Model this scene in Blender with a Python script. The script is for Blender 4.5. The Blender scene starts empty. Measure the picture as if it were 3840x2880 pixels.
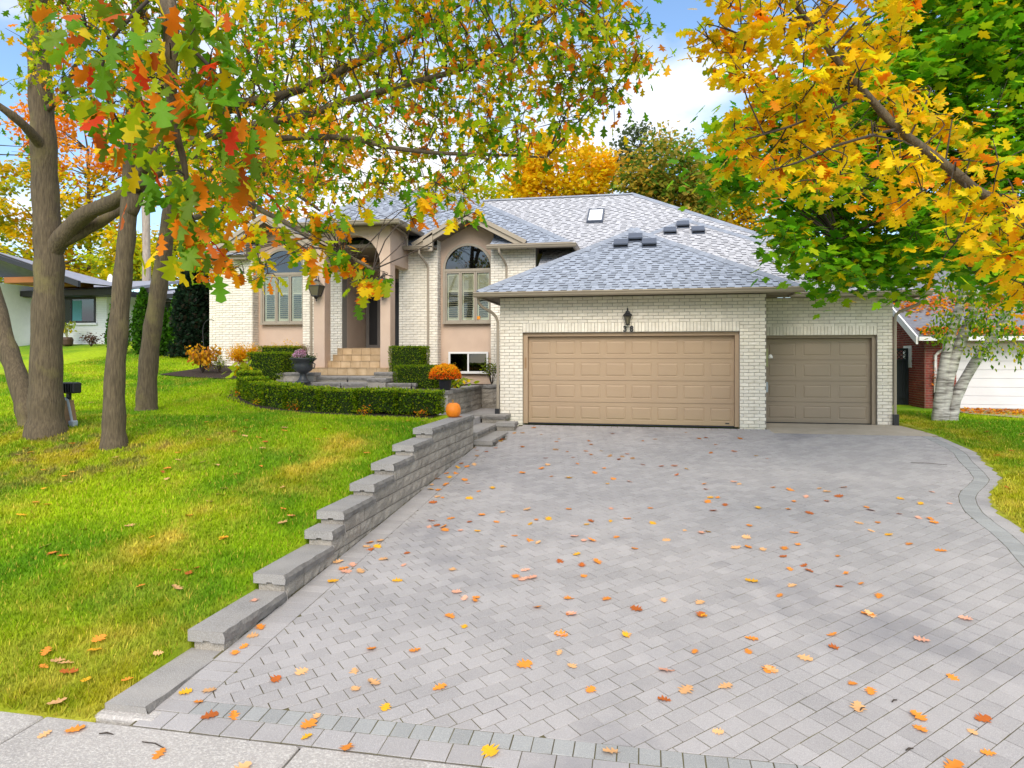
import bpy, math, random
import numpy as np
from mathutils import Vector, Matrix

random.seed(3)
rng = np.random.default_rng(3)
sc = bpy.context.scene
COL = sc.collection
R = math.radians

# ------------------------------------------------------------------ camera, sky, sun, exposure
CAMP = np.array([0.0, -16.55, 1.626])
cd = bpy.data.cameras.new('camera')
cam = bpy.data.objects.new('camera', cd)
COL.objects.link(cam)
cam.location = CAMP
cam.rotation_euler = (R(90), 0, R(11.0))
cd.sensor_width = 36.0
cd.lens = 24.0
cd.shift_y = -0.02604
cd.clip_start = 0.05
cd.clip_end = 2000
sc.camera = cam

SUN_EL, SUN_AZ = 40.0, 174.0        # azimuth measured from +Y towards +X: behind the camera, from the right
w = bpy.data.worlds.new('World')
sc.world = w
w.use_nodes = True
nt = w.node_tree
nt.nodes.clear()
out = nt.nodes.new('ShaderNodeOutputWorld')
bg = nt.nodes.new('ShaderNodeBackground')
bg.inputs['Strength'].default_value = 0.15
sky = nt.nodes.new('ShaderNodeTexSky')
sky.sky_type = 'NISHITA'
sky.sun_disc = False
sky.sun_elevation = R(SUN_EL)
sky.sun_rotation = R(SUN_AZ)
sky.air_density = 1.0
sky.dust_density = 0.8
sky.ozone_density = 1.6
tc = nt.nodes.new('ShaderNodeTexCoord')
sep = nt.nodes.new('ShaderNodeSeparateXYZ')
nt.links.new(tc.outputs['Generated'], sep.inputs[0])
dz = nt.nodes.new('ShaderNodeMath'); dz.operation = 'ADD'; dz.inputs[1].default_value = 0.22
nt.links.new(sep.outputs['Z'], dz.inputs[0])
dzm = nt.nodes.new('ShaderNodeMath'); dzm.operation = 'MAXIMUM'; dzm.inputs[1].default_value = 0.05
nt.links.new(dz.outputs[0], dzm.inputs[0])
cv = nt.nodes.new('ShaderNodeVectorMath'); cv.operation = 'DIVIDE'
cmb = nt.nodes.new('ShaderNodeCombineXYZ')
for k in range(3):
    nt.links.new(dzm.outputs[0], cmb.inputs[k])
nt.links.new(tc.outputs['Generated'], cv.inputs[0]); nt.links.new(cmb.outputs[0], cv.inputs[1])
mp = nt.nodes.new('ShaderNodeMapping')
mp.inputs['Location'].default_value = (2.9, 3.3, 0.5)
mp.inputs['Scale'].default_value = (1.0, 1.0, 1.0)
nt.links.new(cv.outputs[0], mp.inputs[0])
cn = nt.nodes.new('ShaderNodeTexNoise')
cn.inputs['Scale'].default_value = 1.15; cn.inputs['Detail'].default_value = 9; cn.inputs['Roughness'].default_value = 0.52
nt.links.new(mp.outputs[0], cn.inputs['Vector'])
cr = nt.nodes.new('ShaderNodeValToRGB')
cr.color_ramp.elements[0].position = 0.45; cr.color_ramp.elements[0].color = (0, 0, 0, 1)
cr.color_ramp.elements[1].position = 0.61; cr.color_ramp.elements[1].color = (1, 1, 1, 1)
nt.links.new(cn.outputs['Fac'], cr.inputs[0])
skm = nt.nodes.new('ShaderNodeMix'); skm.data_type = 'RGBA'; skm.blend_type = 'MULTIPLY'
skm.inputs[0].default_value = 1.0
skm.inputs[7].default_value = (0.92, 1.0, 1.05, 1)
nt.links.new(sky.outputs[0], skm.inputs[6])
cmx = nt.nodes.new('ShaderNodeMix'); cmx.data_type = 'RGBA'
cmx.inputs[7].default_value = (5.2, 5.2, 5.4, 1)
nt.links.new(cr.outputs[0], cmx.inputs[0]); nt.links.new(skm.outputs[2], cmx.inputs[6])
nt.links.new(cmx.outputs[2], bg.inputs['Color'])
nt.links.new(bg.outputs[0], out.inputs['Surface'])

sl = bpy.data.lights.new('sun', 'SUN')
sun = bpy.data.objects.new('sun', sl)
COL.objects.link(sun)
sl.energy = 2.3
sl.angle = R(42)
sl.color = (1.0, 0.91, 0.77)
sdir = Vector((math.sin(R(SUN_AZ)) * math.cos(R(SUN_EL)), math.cos(R(SUN_AZ)) * math.cos(R(SUN_EL)), math.sin(R(SUN_EL))))
sun.rotation_euler = sdir.to_track_quat('Z', 'Y').to_euler()
sun.location = (10, -20, 30)

vs = sc.view_settings
vs.view_transform = 'Standard'
vs.look = 'None'
vs.exposure = 0.72
vs.gamma = 1.0
sc.cycles.use_denoising = True
sc.cycles.max_bounces = 7
sc.cycles.transparent_max_bounces = 12
sc.cycles.caustics_reflective = False
sc.cycles.caustics_refractive = False
sc.render.film_transparent = False

# ------------------------------------------------------------------ helpers
def tag(o, label=None, cat=None, group=None, kind=None):
    if label: o['label'] = label
    if cat: o['category'] = cat
    if group: o['group'] = group
    if kind: o['kind'] = kind
    return o

def empty(name, loc=(0, 0, 0), parent=None):
    o = bpy.data.objects.new(name, None)
    o.empty_display_size = 0.2
    COL.objects.link(o)
    o.location = loc
    if parent: o.parent = parent
    return o

def keep(o, parent):
    o.parent = parent
    if parent is not None:
        o.matrix_parent_inverse = Matrix.Translation(-Vector(parent.location)) if parent.type == 'EMPTY' else Matrix.Identity(4)
        if parent.type != 'EMPTY' and parent.parent is not None:
            # parent meshes keep their vertices in world space: their net world matrix is the identity
            o.matrix_parent_inverse = Matrix.Identity(4)

def link(name, me, parent=None, smooth=False):
    o = bpy.data.objects.new(name, me)
    COL.objects.link(o)
    if parent is not None:
        keep(o, parent)
    return o

class MB:
    def __init__(s): s.V = []; s.F = []; s.M = []
    def add(s, verts, faces, m=0):
        b = len(s.V)
        s.V.extend([tuple(v) for v in verts])
        for f in faces:
            s.F.append(tuple(i + b for i in f)); s.M.append(m)
        return s
    def box(s, x0, x1, y0, y1, z0, z1, m=0):
        v = [(x0, y0, z0), (x1, y0, z0), (x1, y1, z0), (x0, y1, z0), (x0, y0, z1), (x1, y0, z1), (x1, y1, z1), (x0, y1, z1)]
        return s.add(v, [(0, 3, 2, 1), (4, 5, 6, 7), (0, 1, 5, 4), (1, 2, 6, 5), (2, 3, 7, 6), (3, 0, 4, 7)], m)
    def bbox(s, x0, x1, y0, y1, z0, z1, b=0.01, m=0):
        # box with chamfered edges
        if min(x1 - x0, y1 - y0, z1 - z0) < 2.2 * b:
            return s.box(x0, x1, y0, y1, z0, z1, m)
        rings = []
        for z, i in ((z0, b), (z0 + b, 0), (z1 - b, 0), (z1, b)):
            xa, xb, ya, yb = x0 + i, x1 - i, y0 + i, y1 - i
            c = b if i == 0 else b * 0.6
            rings.append([(xa + c, ya, z), (xb - c, ya, z), (xb, ya + c, z), (xb, yb - c, z), (xb - c, yb, z), (xa + c, yb, z), (xa, yb - c, z), (xa, ya + c, z)])
        v = [p for r in rings for p in r]
        f = [tuple(range(7, -1, -1)), tuple(range(24, 32))]
        for k in range(3):
            for j in range(8):
                a = k * 8 + j; c = k * 8 + (j + 1) % 8
                f.append((a, c, c + 8, a + 8))
        return s.add(v, f, m)
    def prism(s, poly, y0, y1, m=0, axis='y'):
        n = len(poly)
        if axis == 'y': v = [(x, y0, z) for x, z in poly] + [(x, y1, z) for x, z in poly]
        elif axis == 'x': v = [(y0, y, z) for y, z in poly] + [(y1, y, z) for y, z in poly]
        else: v = [(x, y, y0) for x, y in poly] + [(x, y, y1) for x, y in poly]
        f = [tuple(range(n)), tuple(range(2 * n - 1, n - 1, -1))]
        for i in range(n):
            j = (i + 1) % n
            f.append((j, i, i + n, j + n))
        return s.add(v, f, m)
    def tube(s, pts, rad, n=8, m=0, cap=True, jit=0.0):
        pts = [Vector(p) for p in pts]
        if not hasattr(rad, '__len__'): rad = [rad] * len(pts)
        b = len(s.V)
        up = Vector((0.12, 0.2, 1)).normalized()
        for i, p in enumerate(pts):
            d = (pts[min(i + 1, len(pts) - 1)] - pts[max(i - 1, 0)]).normalized()
            a = d.cross(up)
            if a.length < 0.15: a = d.cross(Vector((1, 0, 0)))
            a.normalize(); c = a.cross(d)
            for k in range(n):
                t = 2 * math.pi * k / n
                r = rad[i] * (1 + (random.uniform(-jit, jit) if jit else 0))
                s.V.append(tuple(p + a * (r * math.cos(t)) + c * (r * math.sin(t))))
        for i in range(len(pts) - 1):
            for k in range(n):
                q = b + i * n + k; r2 = b + i * n + (k + 1) % n
                s.F.append((q, q + n, r2 + n, r2)); s.M.append(m)
        if cap:
            s.F.append(tuple(b + k for k in range(n))); s.M.append(m)
            e = b + (len(pts) - 1) * n
            s.F.append(tuple(e + k for k in range(n - 1, -1, -1))); s.M.append(m)
        return s
    def lathe(s, prof, cx, cy, n=24, m=0, cap=True, wob=None):
        b = len(s.V)
        for r, z in prof:
            for k in range(n):
                t = 2 * math.pi * k / n
                rr = r * (wob(t, z) if wob else 1)
                s.V.append((cx + rr * math.cos(t), cy + rr * math.sin(t), z))
        for i in range(len(prof) - 1):
            for k in range(n):
                q = b + i * n + k; r2 = b + i * n + (k + 1) % n
                s.F.append((q, r2, r2 + n, q + n)); s.M.append(m)
        if cap:
            s.F.append(tuple(b + k for k in range(n - 1, -1, -1))); s.M.append(m)
            e = b + (len(prof) - 1) * n
            s.F.append(tuple(e + k for k in range(n))); s.M.append(m)
        return s
    def mesh(s, name, mats, smooth=False):
        me = bpy.data.meshes.new(name)
        me.from_pydata(s.V, [], s.F)
        if not isinstance(mats, (list, tuple)): mats = [mats]
        for q in mats: me.materials.append(q)
        if len(mats) > 1: me.polygons.foreach_set('material_index', s.M)
        if smooth: me.polygons.foreach_set('use_smooth', [True] * len(me.polygons))
        me.update()
        return me
    def build(s, name, mats, parent=None, smooth=False):
        return link(name, s.mesh(name, mats, smooth), parent)

def npmesh(name, V, T, mats, cols=None, smooth=False, mi=None):
    V = np.ascontiguousarray(V, dtype=np.float32); T = np.ascontiguousarray(T, dtype=np.int32)
    me = bpy.data.meshes.new(name)
    k = T.shape[1]
    me.vertices.add(len(V)); me.vertices.foreach_set('co', V.ravel())
    me.loops.add(T.size); me.loops.foreach_set('vertex_index', T.ravel())
    me.polygons.add(len(T)); me.polygons.foreach_set('loop_start', np.arange(0, T.size, k, dtype=np.int32))
    try: me.polygons.foreach_set('loop_total', np.full(len(T), k, dtype=np.int32))
    except Exception: pass
    if not isinstance(mats, (list, tuple)): mats = [mats]
    for q in mats: me.materials.append(q)
    if mi is not None: me.polygons.foreach_set('material_index', np.asarray(mi, dtype=np.int32))
    if smooth: me.polygons.foreach_set('use_smooth', np.ones(len(T), dtype=bool))
    if cols is not None:
        a = me.color_attributes.new('Col', 'FLOAT_COLOR', 'POINT')
        c4 = np.ones((len(V), 4), dtype=np.float32); c4[:, :3] = cols
        a.data.foreach_set('color', c4.ravel())
    me.update(calc_edges=True)
    me.validate()
    return me

# ------------------------------------------------------------------ materials
def node(nt, t, **kw):
    n = nt.nodes.new(t)
    for k, v in kw.items(): setattr(n, k, v)
    return n

def noise_fac(nt, scale, detail=4, rough=0.55, stretch=None, lo=0.3, hi=0.7):
    g = node(nt, 'ShaderNodeNewGeometry')
    src = g.outputs['Position']
    if stretch:
        m = node(nt, 'ShaderNodeMapping'); m.inputs['Scale'].default_value = stretch
        nt.links.new(src, m.inputs[0]); src = m.outputs[0]
    n = node(nt, 'ShaderNodeTexNoise')
    n.inputs['Scale'].default_value = scale; n.inputs['Detail'].default_value = detail; n.inputs['Roughness'].default_value = rough
    nt.links.new(src, n.inputs['Vector'])
    r = node(nt, 'ShaderNodeMapRange')
    r.inputs[1].default_value = lo; r.inputs[2].default_value = hi
    nt.links.new(n.outputs['Fac'], r.inputs[0])
    return r.outputs[0], n.outputs['Fac']

def mixc(nt, fac, a, b, blend='MIX'):
    m = node(nt, 'ShaderNodeMix', data_type='RGBA', blend_type=blend)
    for i, x in ((0, fac), (6, a), (7, b)):
        if isinstance(x, (int, float)): m.inputs[i].default_value = x
        elif isinstance(x, tuple): m.inputs[i].default_value = (x[0], x[1], x[2], 1)
        else: nt.links.new(x, m.inputs[i])
    return m.outputs[2]

def mat(name, col, rough=0.8, col2=None, vscale=3.0, stretch=None, rnd=0.0, bump=0.0, bscale=60.0, bdetail=5, spec=0.3, metal=0.0, grime=None, gscale=0.7, glo=0.5, ghi=0.75, fine=None, fscale=220.0, bstretch=None, attr=False, coat=0.0):
    m = bpy.data.materials.new(name)
    m.use_nodes = True
    nt = m.node_tree
    b = nt.nodes['Principled BSDF']
    b.inputs['Roughness'].default_value = rough
    b.inputs['Specular IOR Level'].default_value = spec
    b.inputs['Metallic'].default_value = metal
    if coat: b.inputs['Coat Weight'].default_value = coat
    if attr:
        a = node(nt, 'ShaderNodeAttribute', attribute_name='Col')
        c = a.outputs['Color']
        if col2:
            f, _ = noise_fac(nt, vscale, stretch=stretch)
            c = mixc(nt, f, c, mixc(nt, 1.0, c, col2, 'MULTIPLY'))
    else:
        c = tuple(col)
        f, _ = noise_fac(nt, vscale, stretch=stretch)
        c = mixc(nt, f, c, tuple(col2) if col2 else tuple(x * 0.86 for x in col))
    if fine:
        f, _ = noise_fac(nt, fscale, 2, 0.7, lo=0.45, hi=0.7)
        c = mixc(nt, f, c, tuple(fine))
    if grime:
        f, _ = noise_fac(nt, gscale, 6, 0.62, lo=glo, hi=ghi)
        c = mixc(nt, f, c, tuple(grime))
    if rnd:
        g = node(nt, 'ShaderNodeNewGeometry'); o = node(nt, 'ShaderNodeObjectInfo')
        s = node(nt, 'ShaderNodeMath', operation='ADD'); nt.links.new(g.outputs['Random Per Island'], s.inputs[0]); nt.links.new(o.outputs['Random'], s.inputs[1])
        fr = node(nt, 'ShaderNodeMath', operation='FRACT'); nt.links.new(s.outputs[0], fr.inputs[0])
        mr = node(nt, 'ShaderNodeMapRange'); mr.inputs[3].default_value = 1 - rnd; mr.inputs[4].default_value = 1 + rnd
        nt.links.new(fr.outputs[0], mr.inputs[0])
        cb = node(nt, 'ShaderNodeCombineColor')
        for k in range(3): nt.links.new(mr.outputs[0], cb.inputs[k])
        c = mixc(nt, 1.0, c, cb.outputs[0], 'MULTIPLY')
    nt.links.new(c, b.inputs['Base Color'])
    if bump:
        _, h = noise_fac(nt, bscale, bdetail, 0.6, stretch=bstretch)
        bp = node(nt, 'ShaderNodeBump'); bp.inputs['Strength'].default_value = bump; bp.inputs['Distance'].default_value = 0.02
        nt.links.new(h, bp.inputs['Height']); nt.links.new(bp.outputs[0], b.inputs['Normal'])
    return m

def leafmat(name, objcol=False, trans=0.42, mottle=None, rough=0.55, mscale=9.0, const=None):
    m = bpy.data.materials.new(name)
    m.use_nodes = True
    nt = m.node_tree
    b = nt.nodes['Principled BSDF']
    b.inputs['Roughness'].default_value = rough
    b.inputs['Specular IOR Level'].default_value = 0.25
    if const:
        c = mixc(nt, noise_fac(nt, 12)[0], const, tuple(x * 0.7 for x in const))
    elif objcol:
        c = node(nt, 'ShaderNodeObjectInfo').outputs['Color']
    else:
        c = node(nt, 'ShaderNodeAttribute', attribute_name='Col').outputs['Color']
    if mottle:
        f, _ = noise_fac(nt, mscale, 3, 0.6, lo=0.52, hi=0.68)
        c = mixc(nt, f, c, mottle)
    nt.links.new(c, b.inputs['Base Color'])
    t = node(nt, 'ShaderNodeBsdfTranslucent'); nt.links.new(c, t.inputs['Color'])
    mx = node(nt, 'ShaderNodeMixShader'); mx.inputs[0].default_value = trans
    nt.links.new(b.outputs[0], mx.inputs[1]); nt.links.new(t.outputs[0], mx.inputs[2])
    nt.links.new(mx.outputs[0], nt.nodes['Material Output'].inputs['Surface'])
    return m

def glassmat(name, tint, refl=0.12):
    m = bpy.data.materials.new(name)
    m.use_nodes = True
    nt = m.node_tree
    nt.nodes.remove(nt.nodes['Principled BSDF'])
    t = node(nt, 'ShaderNodeBsdfTransparent'); t.inputs[0].default_value = (*tint, 1)
    g = node(nt, 'ShaderNodeBsdfGlossy'); g.inputs['Roughness'].default_value = 0.02; g.inputs['Color'].default_value = (0.9, 0.95, 1, 1)
    lw = node(nt, 'ShaderNodeFresnel'); lw.inputs[0].default_value = 1.5
    ad = node(nt, 'ShaderNodeMath', operation='ADD'); ad.inputs[1].default_value = refl
    nt.links.new(lw.outputs[0], ad.inputs[0])
    mx = node(nt, 'ShaderNodeMixShader')
    nt.links.new(ad.outputs[0], mx.inputs[0]); nt.links.new(t.outputs[0], mx.inputs[1]); nt.links.new(g.outputs[0], mx.inputs[2])
    nt.links.new(mx.outputs[0], nt.nodes['Material Output'].inputs['Surface'])
    return m

M = {}
M['brick'] = mat('white_painted_brick', (0.86, 0.81, 0.72), 0.85, col2=(0.77, 0.71, 0.61), vscale=9, rnd=0.07, bump=0.5, bscale=55)
M['mortar'] = mat('mortar', (0.33, 0.305, 0.27), 0.95, vscale=20)
M['stucco'] = mat('stucco', (0.60, 0.455, 0.355), 0.95, col2=(0.55, 0.41, 0.32), vscale=2.5, bump=0.35, bscale=160)
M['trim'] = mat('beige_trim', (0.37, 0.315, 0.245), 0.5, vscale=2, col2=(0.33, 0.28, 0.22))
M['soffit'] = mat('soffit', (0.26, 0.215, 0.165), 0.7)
M['gdoor'] = mat('garage_door_tan', (0.43, 0.31, 0.205), 0.55, vscale=1.2, col2=(0.40, 0.285, 0.19), bump=0.05, bscale=300)
M['gdoor_shade'] = mat('garage_door_tan_shade', (0.34, 0.275, 0.205), 0.55, vscale=1.2, col2=(0.315, 0.255, 0.19), bump=0.05, bscale=300)  # same tan as the double door, with shade put into the colour
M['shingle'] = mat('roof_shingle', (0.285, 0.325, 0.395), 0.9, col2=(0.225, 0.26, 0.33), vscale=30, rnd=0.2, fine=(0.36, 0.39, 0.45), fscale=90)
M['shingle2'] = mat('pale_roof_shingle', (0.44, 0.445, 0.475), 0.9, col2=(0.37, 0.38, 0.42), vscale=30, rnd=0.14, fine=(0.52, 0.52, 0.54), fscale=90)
M['shedge'] = mat('shingle_edge', (0.06, 0.065, 0.085), 0.95)
M['hipcap'] = mat('hip_cap_shingle', (0.27, 0.30, 0.36), 0.9, rnd=0.12, vscale=25)
M['deck'] = mat('roof_deck', (0.10, 0.105, 0.12), 0.95)
M['black'] = mat('black_metal', (0.018, 0.018, 0.022), 0.45, spec=0.5)
M['vent'] = mat('roof_vent_metal', (0.075, 0.09, 0.125), 0.45, spec=0.5)
M['white'] = mat('white_vinyl', (0.80, 0.80, 0.80), 0.5)
M['frame'] = mat('window_frame', (0.34, 0.295, 0.235), 0.5)
M['shutter'] = mat('shutter_cream', (0.80, 0.76, 0.55), 0.6)
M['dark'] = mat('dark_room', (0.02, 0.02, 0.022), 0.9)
M['glass'] = glassmat('window_glass', (0.95, 0.97, 0.96), 0.0)
M['dglass'] = glassmat('dark_glass', (0.10, 0.11, 0.12), 0.06)
M['tile'] = mat('porch_tile', (0.54, 0.40, 0.25), 0.6, col2=(0.38, 0.26, 0.14), vscale=4, rnd=0.12)
M['paver'] = mat('grey_paver', (0.365, 0.345, 0.345), 0.9, col2=(0.29, 0.278, 0.282), vscale=1.3, rnd=0.085, bump=0.25, bscale=120, fine=(0.46, 0.44, 0.435), fscale=160, grime=(0.225, 0.22, 0.235), gscale=0.42, glo=0.56, ghi=0.74)
M['paver2'] = mat('grey_border_paver', (0.31, 0.315, 0.315), 0.9, col2=(0.255, 0.26, 0.262), vscale=1.6, rnd=0.10, bump=0.25, bscale=120, fine=(0.40, 0.40, 0.39), fscale=160)
M['joint'] = mat('joint_sand', (0.075, 0.06, 0.045), 1.0, col2=(0.14, 0.13, 0.05), vscale=2.5)
M['concrete'] = mat('sidewalk_concrete', (0.44, 0.41, 0.39), 0.95, col2=(0.35, 0.33, 0.315), vscale=1.4, bump=0.5, bscale=70, fine=(0.60, 0.575, 0.54), fscale=60, grime=(0.33, 0.31, 0.30), gscale=1.1, glo=0.55, ghi=0.8)
M['block'] = mat('retaining_block', (0.34, 0.305, 0.26), 0.95, col2=(0.215, 0.19, 0.16), vscale=5, rnd=0.13, bump=1.0, bscale=28, fine=(0.44, 0.41, 0.37), fscale=110)
M['cap'] = mat('cap_stone', (0.335, 0.315, 0.295), 0.95, col2=(0.24, 0.228, 0.218), vscale=2.5, rnd=0.07, bump=0.35, bscale=90, fine=(0.41, 0.40, 0.39), fscale=120)
M['capedge'] = mat('cap_split_edge', (0.26, 0.245, 0.23), 0.95, col2=(0.17, 0.16, 0.15), vscale=9, bump=1.0, bscale=45)
M['bark'] = mat('oak_bark', (0.155, 0.12, 0.075), 0.95, col2=(0.075, 0.058, 0.04), vscale=9, stretch=(4.5, 4.5, 0.6), bump=1.0, bscale=12, bstretch=(4.5, 4.5, 0.6), grime=(0.20, 0.17, 0.07), gscale=1.2, glo=0.54, ghi=0.72)
M['twig'] = mat('dark_twig', (0.06, 0.047, 0.038), 0.95)
M['palebark'] = mat('pale_bark', (0.42, 0.36, 0.30), 0.95, col2=(0.28, 0.23, 0.19), vscale=6, stretch=(2, 2, 0.5))
M['mulch'] = mat('mulch', (0.055, 0.038, 0.03), 1.0, col2=(0.03, 0.02, 0.016), vscale=30, bump=1.0, bscale=40)
M['soil'] = M['mulch']
M['grass'] = mat('lawn_ground', (0.2, 0.3, 0.05), 1.0, attr=True, col2=(0.62, 0.62, 0.6), vscale=14, bump=0.8, bscale=45)
M['blade'] = leafmat('grass_blade', trans=0.35, rough=0.7)
M['leaf'] = leafmat('leaf', trans=0.58)
M['nearleaf'] = leafmat('near_oak_leaf', objcol=True, trans=0.5, mottle=None)
M['fallen'] = leafmat('fallen_leaf', objcol=True, trans=0.12, rough=0.75)
M['pumpkin'] = mat('pumpkin_skin', (0.90, 0.26, 0.012), 0.42, col2=(0.80, 0.20, 0.01), vscale=4, spec=0.4)
M['stem'] = mat('pumpkin_stem', (0.42, 0.26, 0.08), 0.9)
M['pot'] = mat('black_plastic_pot', (0.02, 0.02, 0.024), 0.5)
M['urn'] = mat('cast_iron_urn', (0.022, 0.027, 0.033), 0.45, spec=0.5, col2=(0.04, 0.045, 0.05))
M['whitewall'] = mat('white_brick_wall', (0.80, 0.81, 0.85), 0.9, col2=(0.74, 0.755, 0.80), vscale=8)
M['droof'] = mat('slate_grey_roof', (0.30, 0.32, 0.39), 0.9, col2=(0.24, 0.255, 0.31), vscale=5)
M['redbrick'] = mat('red_brick', (0.30, 0.075, 0.055), 0.9, col2=(0.21, 0.05, 0.045), vscale=7, rnd=0.2)
M['redmortar'] = mat('light_mortar', (0.50, 0.43, 0.38), 0.95)
M['wdoor'] = mat('white_door', (0.72, 0.73, 0.75), 0.5, vscale=1)
M['birch'] = mat('birch_bark', (0.72, 0.69, 0.65), 0.85, col2=(0.10, 0.085, 0.08), vscale=4.2, stretch=(0.7, 0.7, 4.0), bump=0.4, bscale=20)
M['wood'] = mat('cedar_beam', (0.34, 0.13, 0.045), 0.7)
M['gate'] = mat('dark_gate', (0.022, 0.028, 0.034), 0.8)
M['greycond'] = mat('grey_conduit', (0.42, 0.48, 0.55), 0.5)
M['sawn'] = mat('sawn_wood', (0.38, 0.23, 0.12), 0.85, col2=(0.28, 0.17, 0.09), vscale=10)
M['lampglass'] = mat('frosted_glass', (0.15, 0.135, 0.09), 0.2)
M['asphalt'] = mat('asphalt', (0.05, 0.05, 0.052), 0.95)

# ------------------------------------------------------------------ ground
KY = [-60, -14.5, -12.47, -11.5, -10.5, -9.45, -9.2, -8.3, -7.6, -6.8, -5.85, -5, -3.5, -2, 0, 1.5, 3, 6, 10, 20, 60, 400]
KZ = [-1.25, -1.05, -.885, -.76, -.6, -.42, -.34, -.18, -.03, .12, .29, .38, .42, .55, .85, 1.02, 1.12, 1.55, 2.0, 2.4, 3, 6]
def lawn_z(X, Y):
    z = np.interp(Y, KY, KZ)
    z = z + np.clip((-X - 11) / 10, 0, 1) * np.clip((Y + 5) / 10, 0, 1) * .4
    z = z + .1 * np.clip((-X - 4) / 3, 0, 1) * np.clip((-3 - Y) / 2, 0, 1) * np.clip((Y + 12.47) / 2, 0, 1)
    return z
SLOPE = 0.07
def drive_z(Y): return np.where(np.asarray(Y) < 0, SLOPE * np.asarray(Y), 0.0)
# right-hand edge of the driveway: inner line of the paved field and outer line of the border
CIN = [(-13.0, 3.3), (-10.5, 3.55), (-9.2, 3.8), (-8.22, 3.97), (-7.78, 4.07), (-7.22, 4.15), (-6.86, 4.17), (-6.36, 4.23), (-5.95, 4.34), (-5.56, 4.48), (-5.24, 4.65), (-4.68, 5.02), (-4.4, 5.18), (-3.89, 5.32), (-3.13, 5.48), (-2.42, 5.68), (-1.96, 5.74), (-1.31, 5.76), (-.65, 5.76)]
def curve_in(y): return np.interp(y, [c[0] for c in CIN], [c[1] for c in CIN])
BW = 0.42
def curve_out(y): return curve_in(y) + BW * (1 - 0.12 * np.clip((np.asarray(y) + 1.5), 0, 1))
def right_z(X, Y):
    z = drive_z(Y) + 0.012
    z = z + np.interp(Y, [-5, 0, 3, 7, 12, 40], [0, 0.0, .04, .06, .2, 1.5])
    return z
def ground_z(X, Y):
    X = np.asarray(X, float); Y = np.asarray(Y, float)
    zl = lawn_z(X, Y)
    zr = right_z(X, Y)
    zd = drive_z(Y) - 0.10
    co = curve_out(np.clip(Y, -13, -.65))
    mid = np.where(X < co - 0.06, zd, zr)
    mid = np.where(Y > -0.3, np.where(X < 6.0, -0.12, zr), mid)
    z = np.where(X < -3.745, zl, mid)
    z = np.where((X >= -3.745) & (X < -3.3) & (Y > -0.6), 0.10, z)
    sw = -0.96 - 0.02 * np.clip(-12.5 - Y, 0, 40)
    z = np.where(Y < -12.475, sw, z)
    # behind the curved hedge the ground drops below the walk, the planter and the house floors
    hy = np.interp(X, [-10.1, -9.7, -9.1, -8.4, -7.6, -6.7, -5.8, -4.9, -4.1, -3.6], [-.2, -.8, -1.45, -2.0, -2.45, -2.75, -2.9, -3.0, -3.05, -3.05])
    z = np.where((X > -10.1) & (X < -3.745) & (Y > hy) & (Y < 12), np.where(X > -6.4, -.1, z - .55), z)
    z = np.where((X > -14.2) & (X <= -10.1) & (Y > 3.9) & (Y < 12), z - .55, z)
    return z

def fbm(X, Y, s, seed=0):
    # cheap smooth value noise
    r = np.random.default_rng(seed)
    G = r.random((64, 64))
    def one(x, y):
        xi = np.floor(x).astype(int); yi = np.floor(y).astype(int)
        fx = x - xi; fy = y - yi
        fx = fx * fx * (3 - 2 * fx); fy = fy * fy * (3 - 2 * fy)
        a = G[xi % 64, yi % 64]; b = G[(xi + 1) % 64, yi % 64]; c = G[xi % 64, (yi + 1) % 64]; d = G[(xi + 1) % 64, (yi + 1) % 64]
        return (a * (1 - fx) + b * fx) * (1 - fy) + (c * (1 - fx) + d * fx) * fy
    t = 0; amp = 1; tot = 0
    for o in range(4):
        t = t + amp * one(X * s * 2 ** o + 17 * o, Y * s * 2 ** o + 5 * o); tot += amp; amp *= 0.55
    return t / tot

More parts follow.
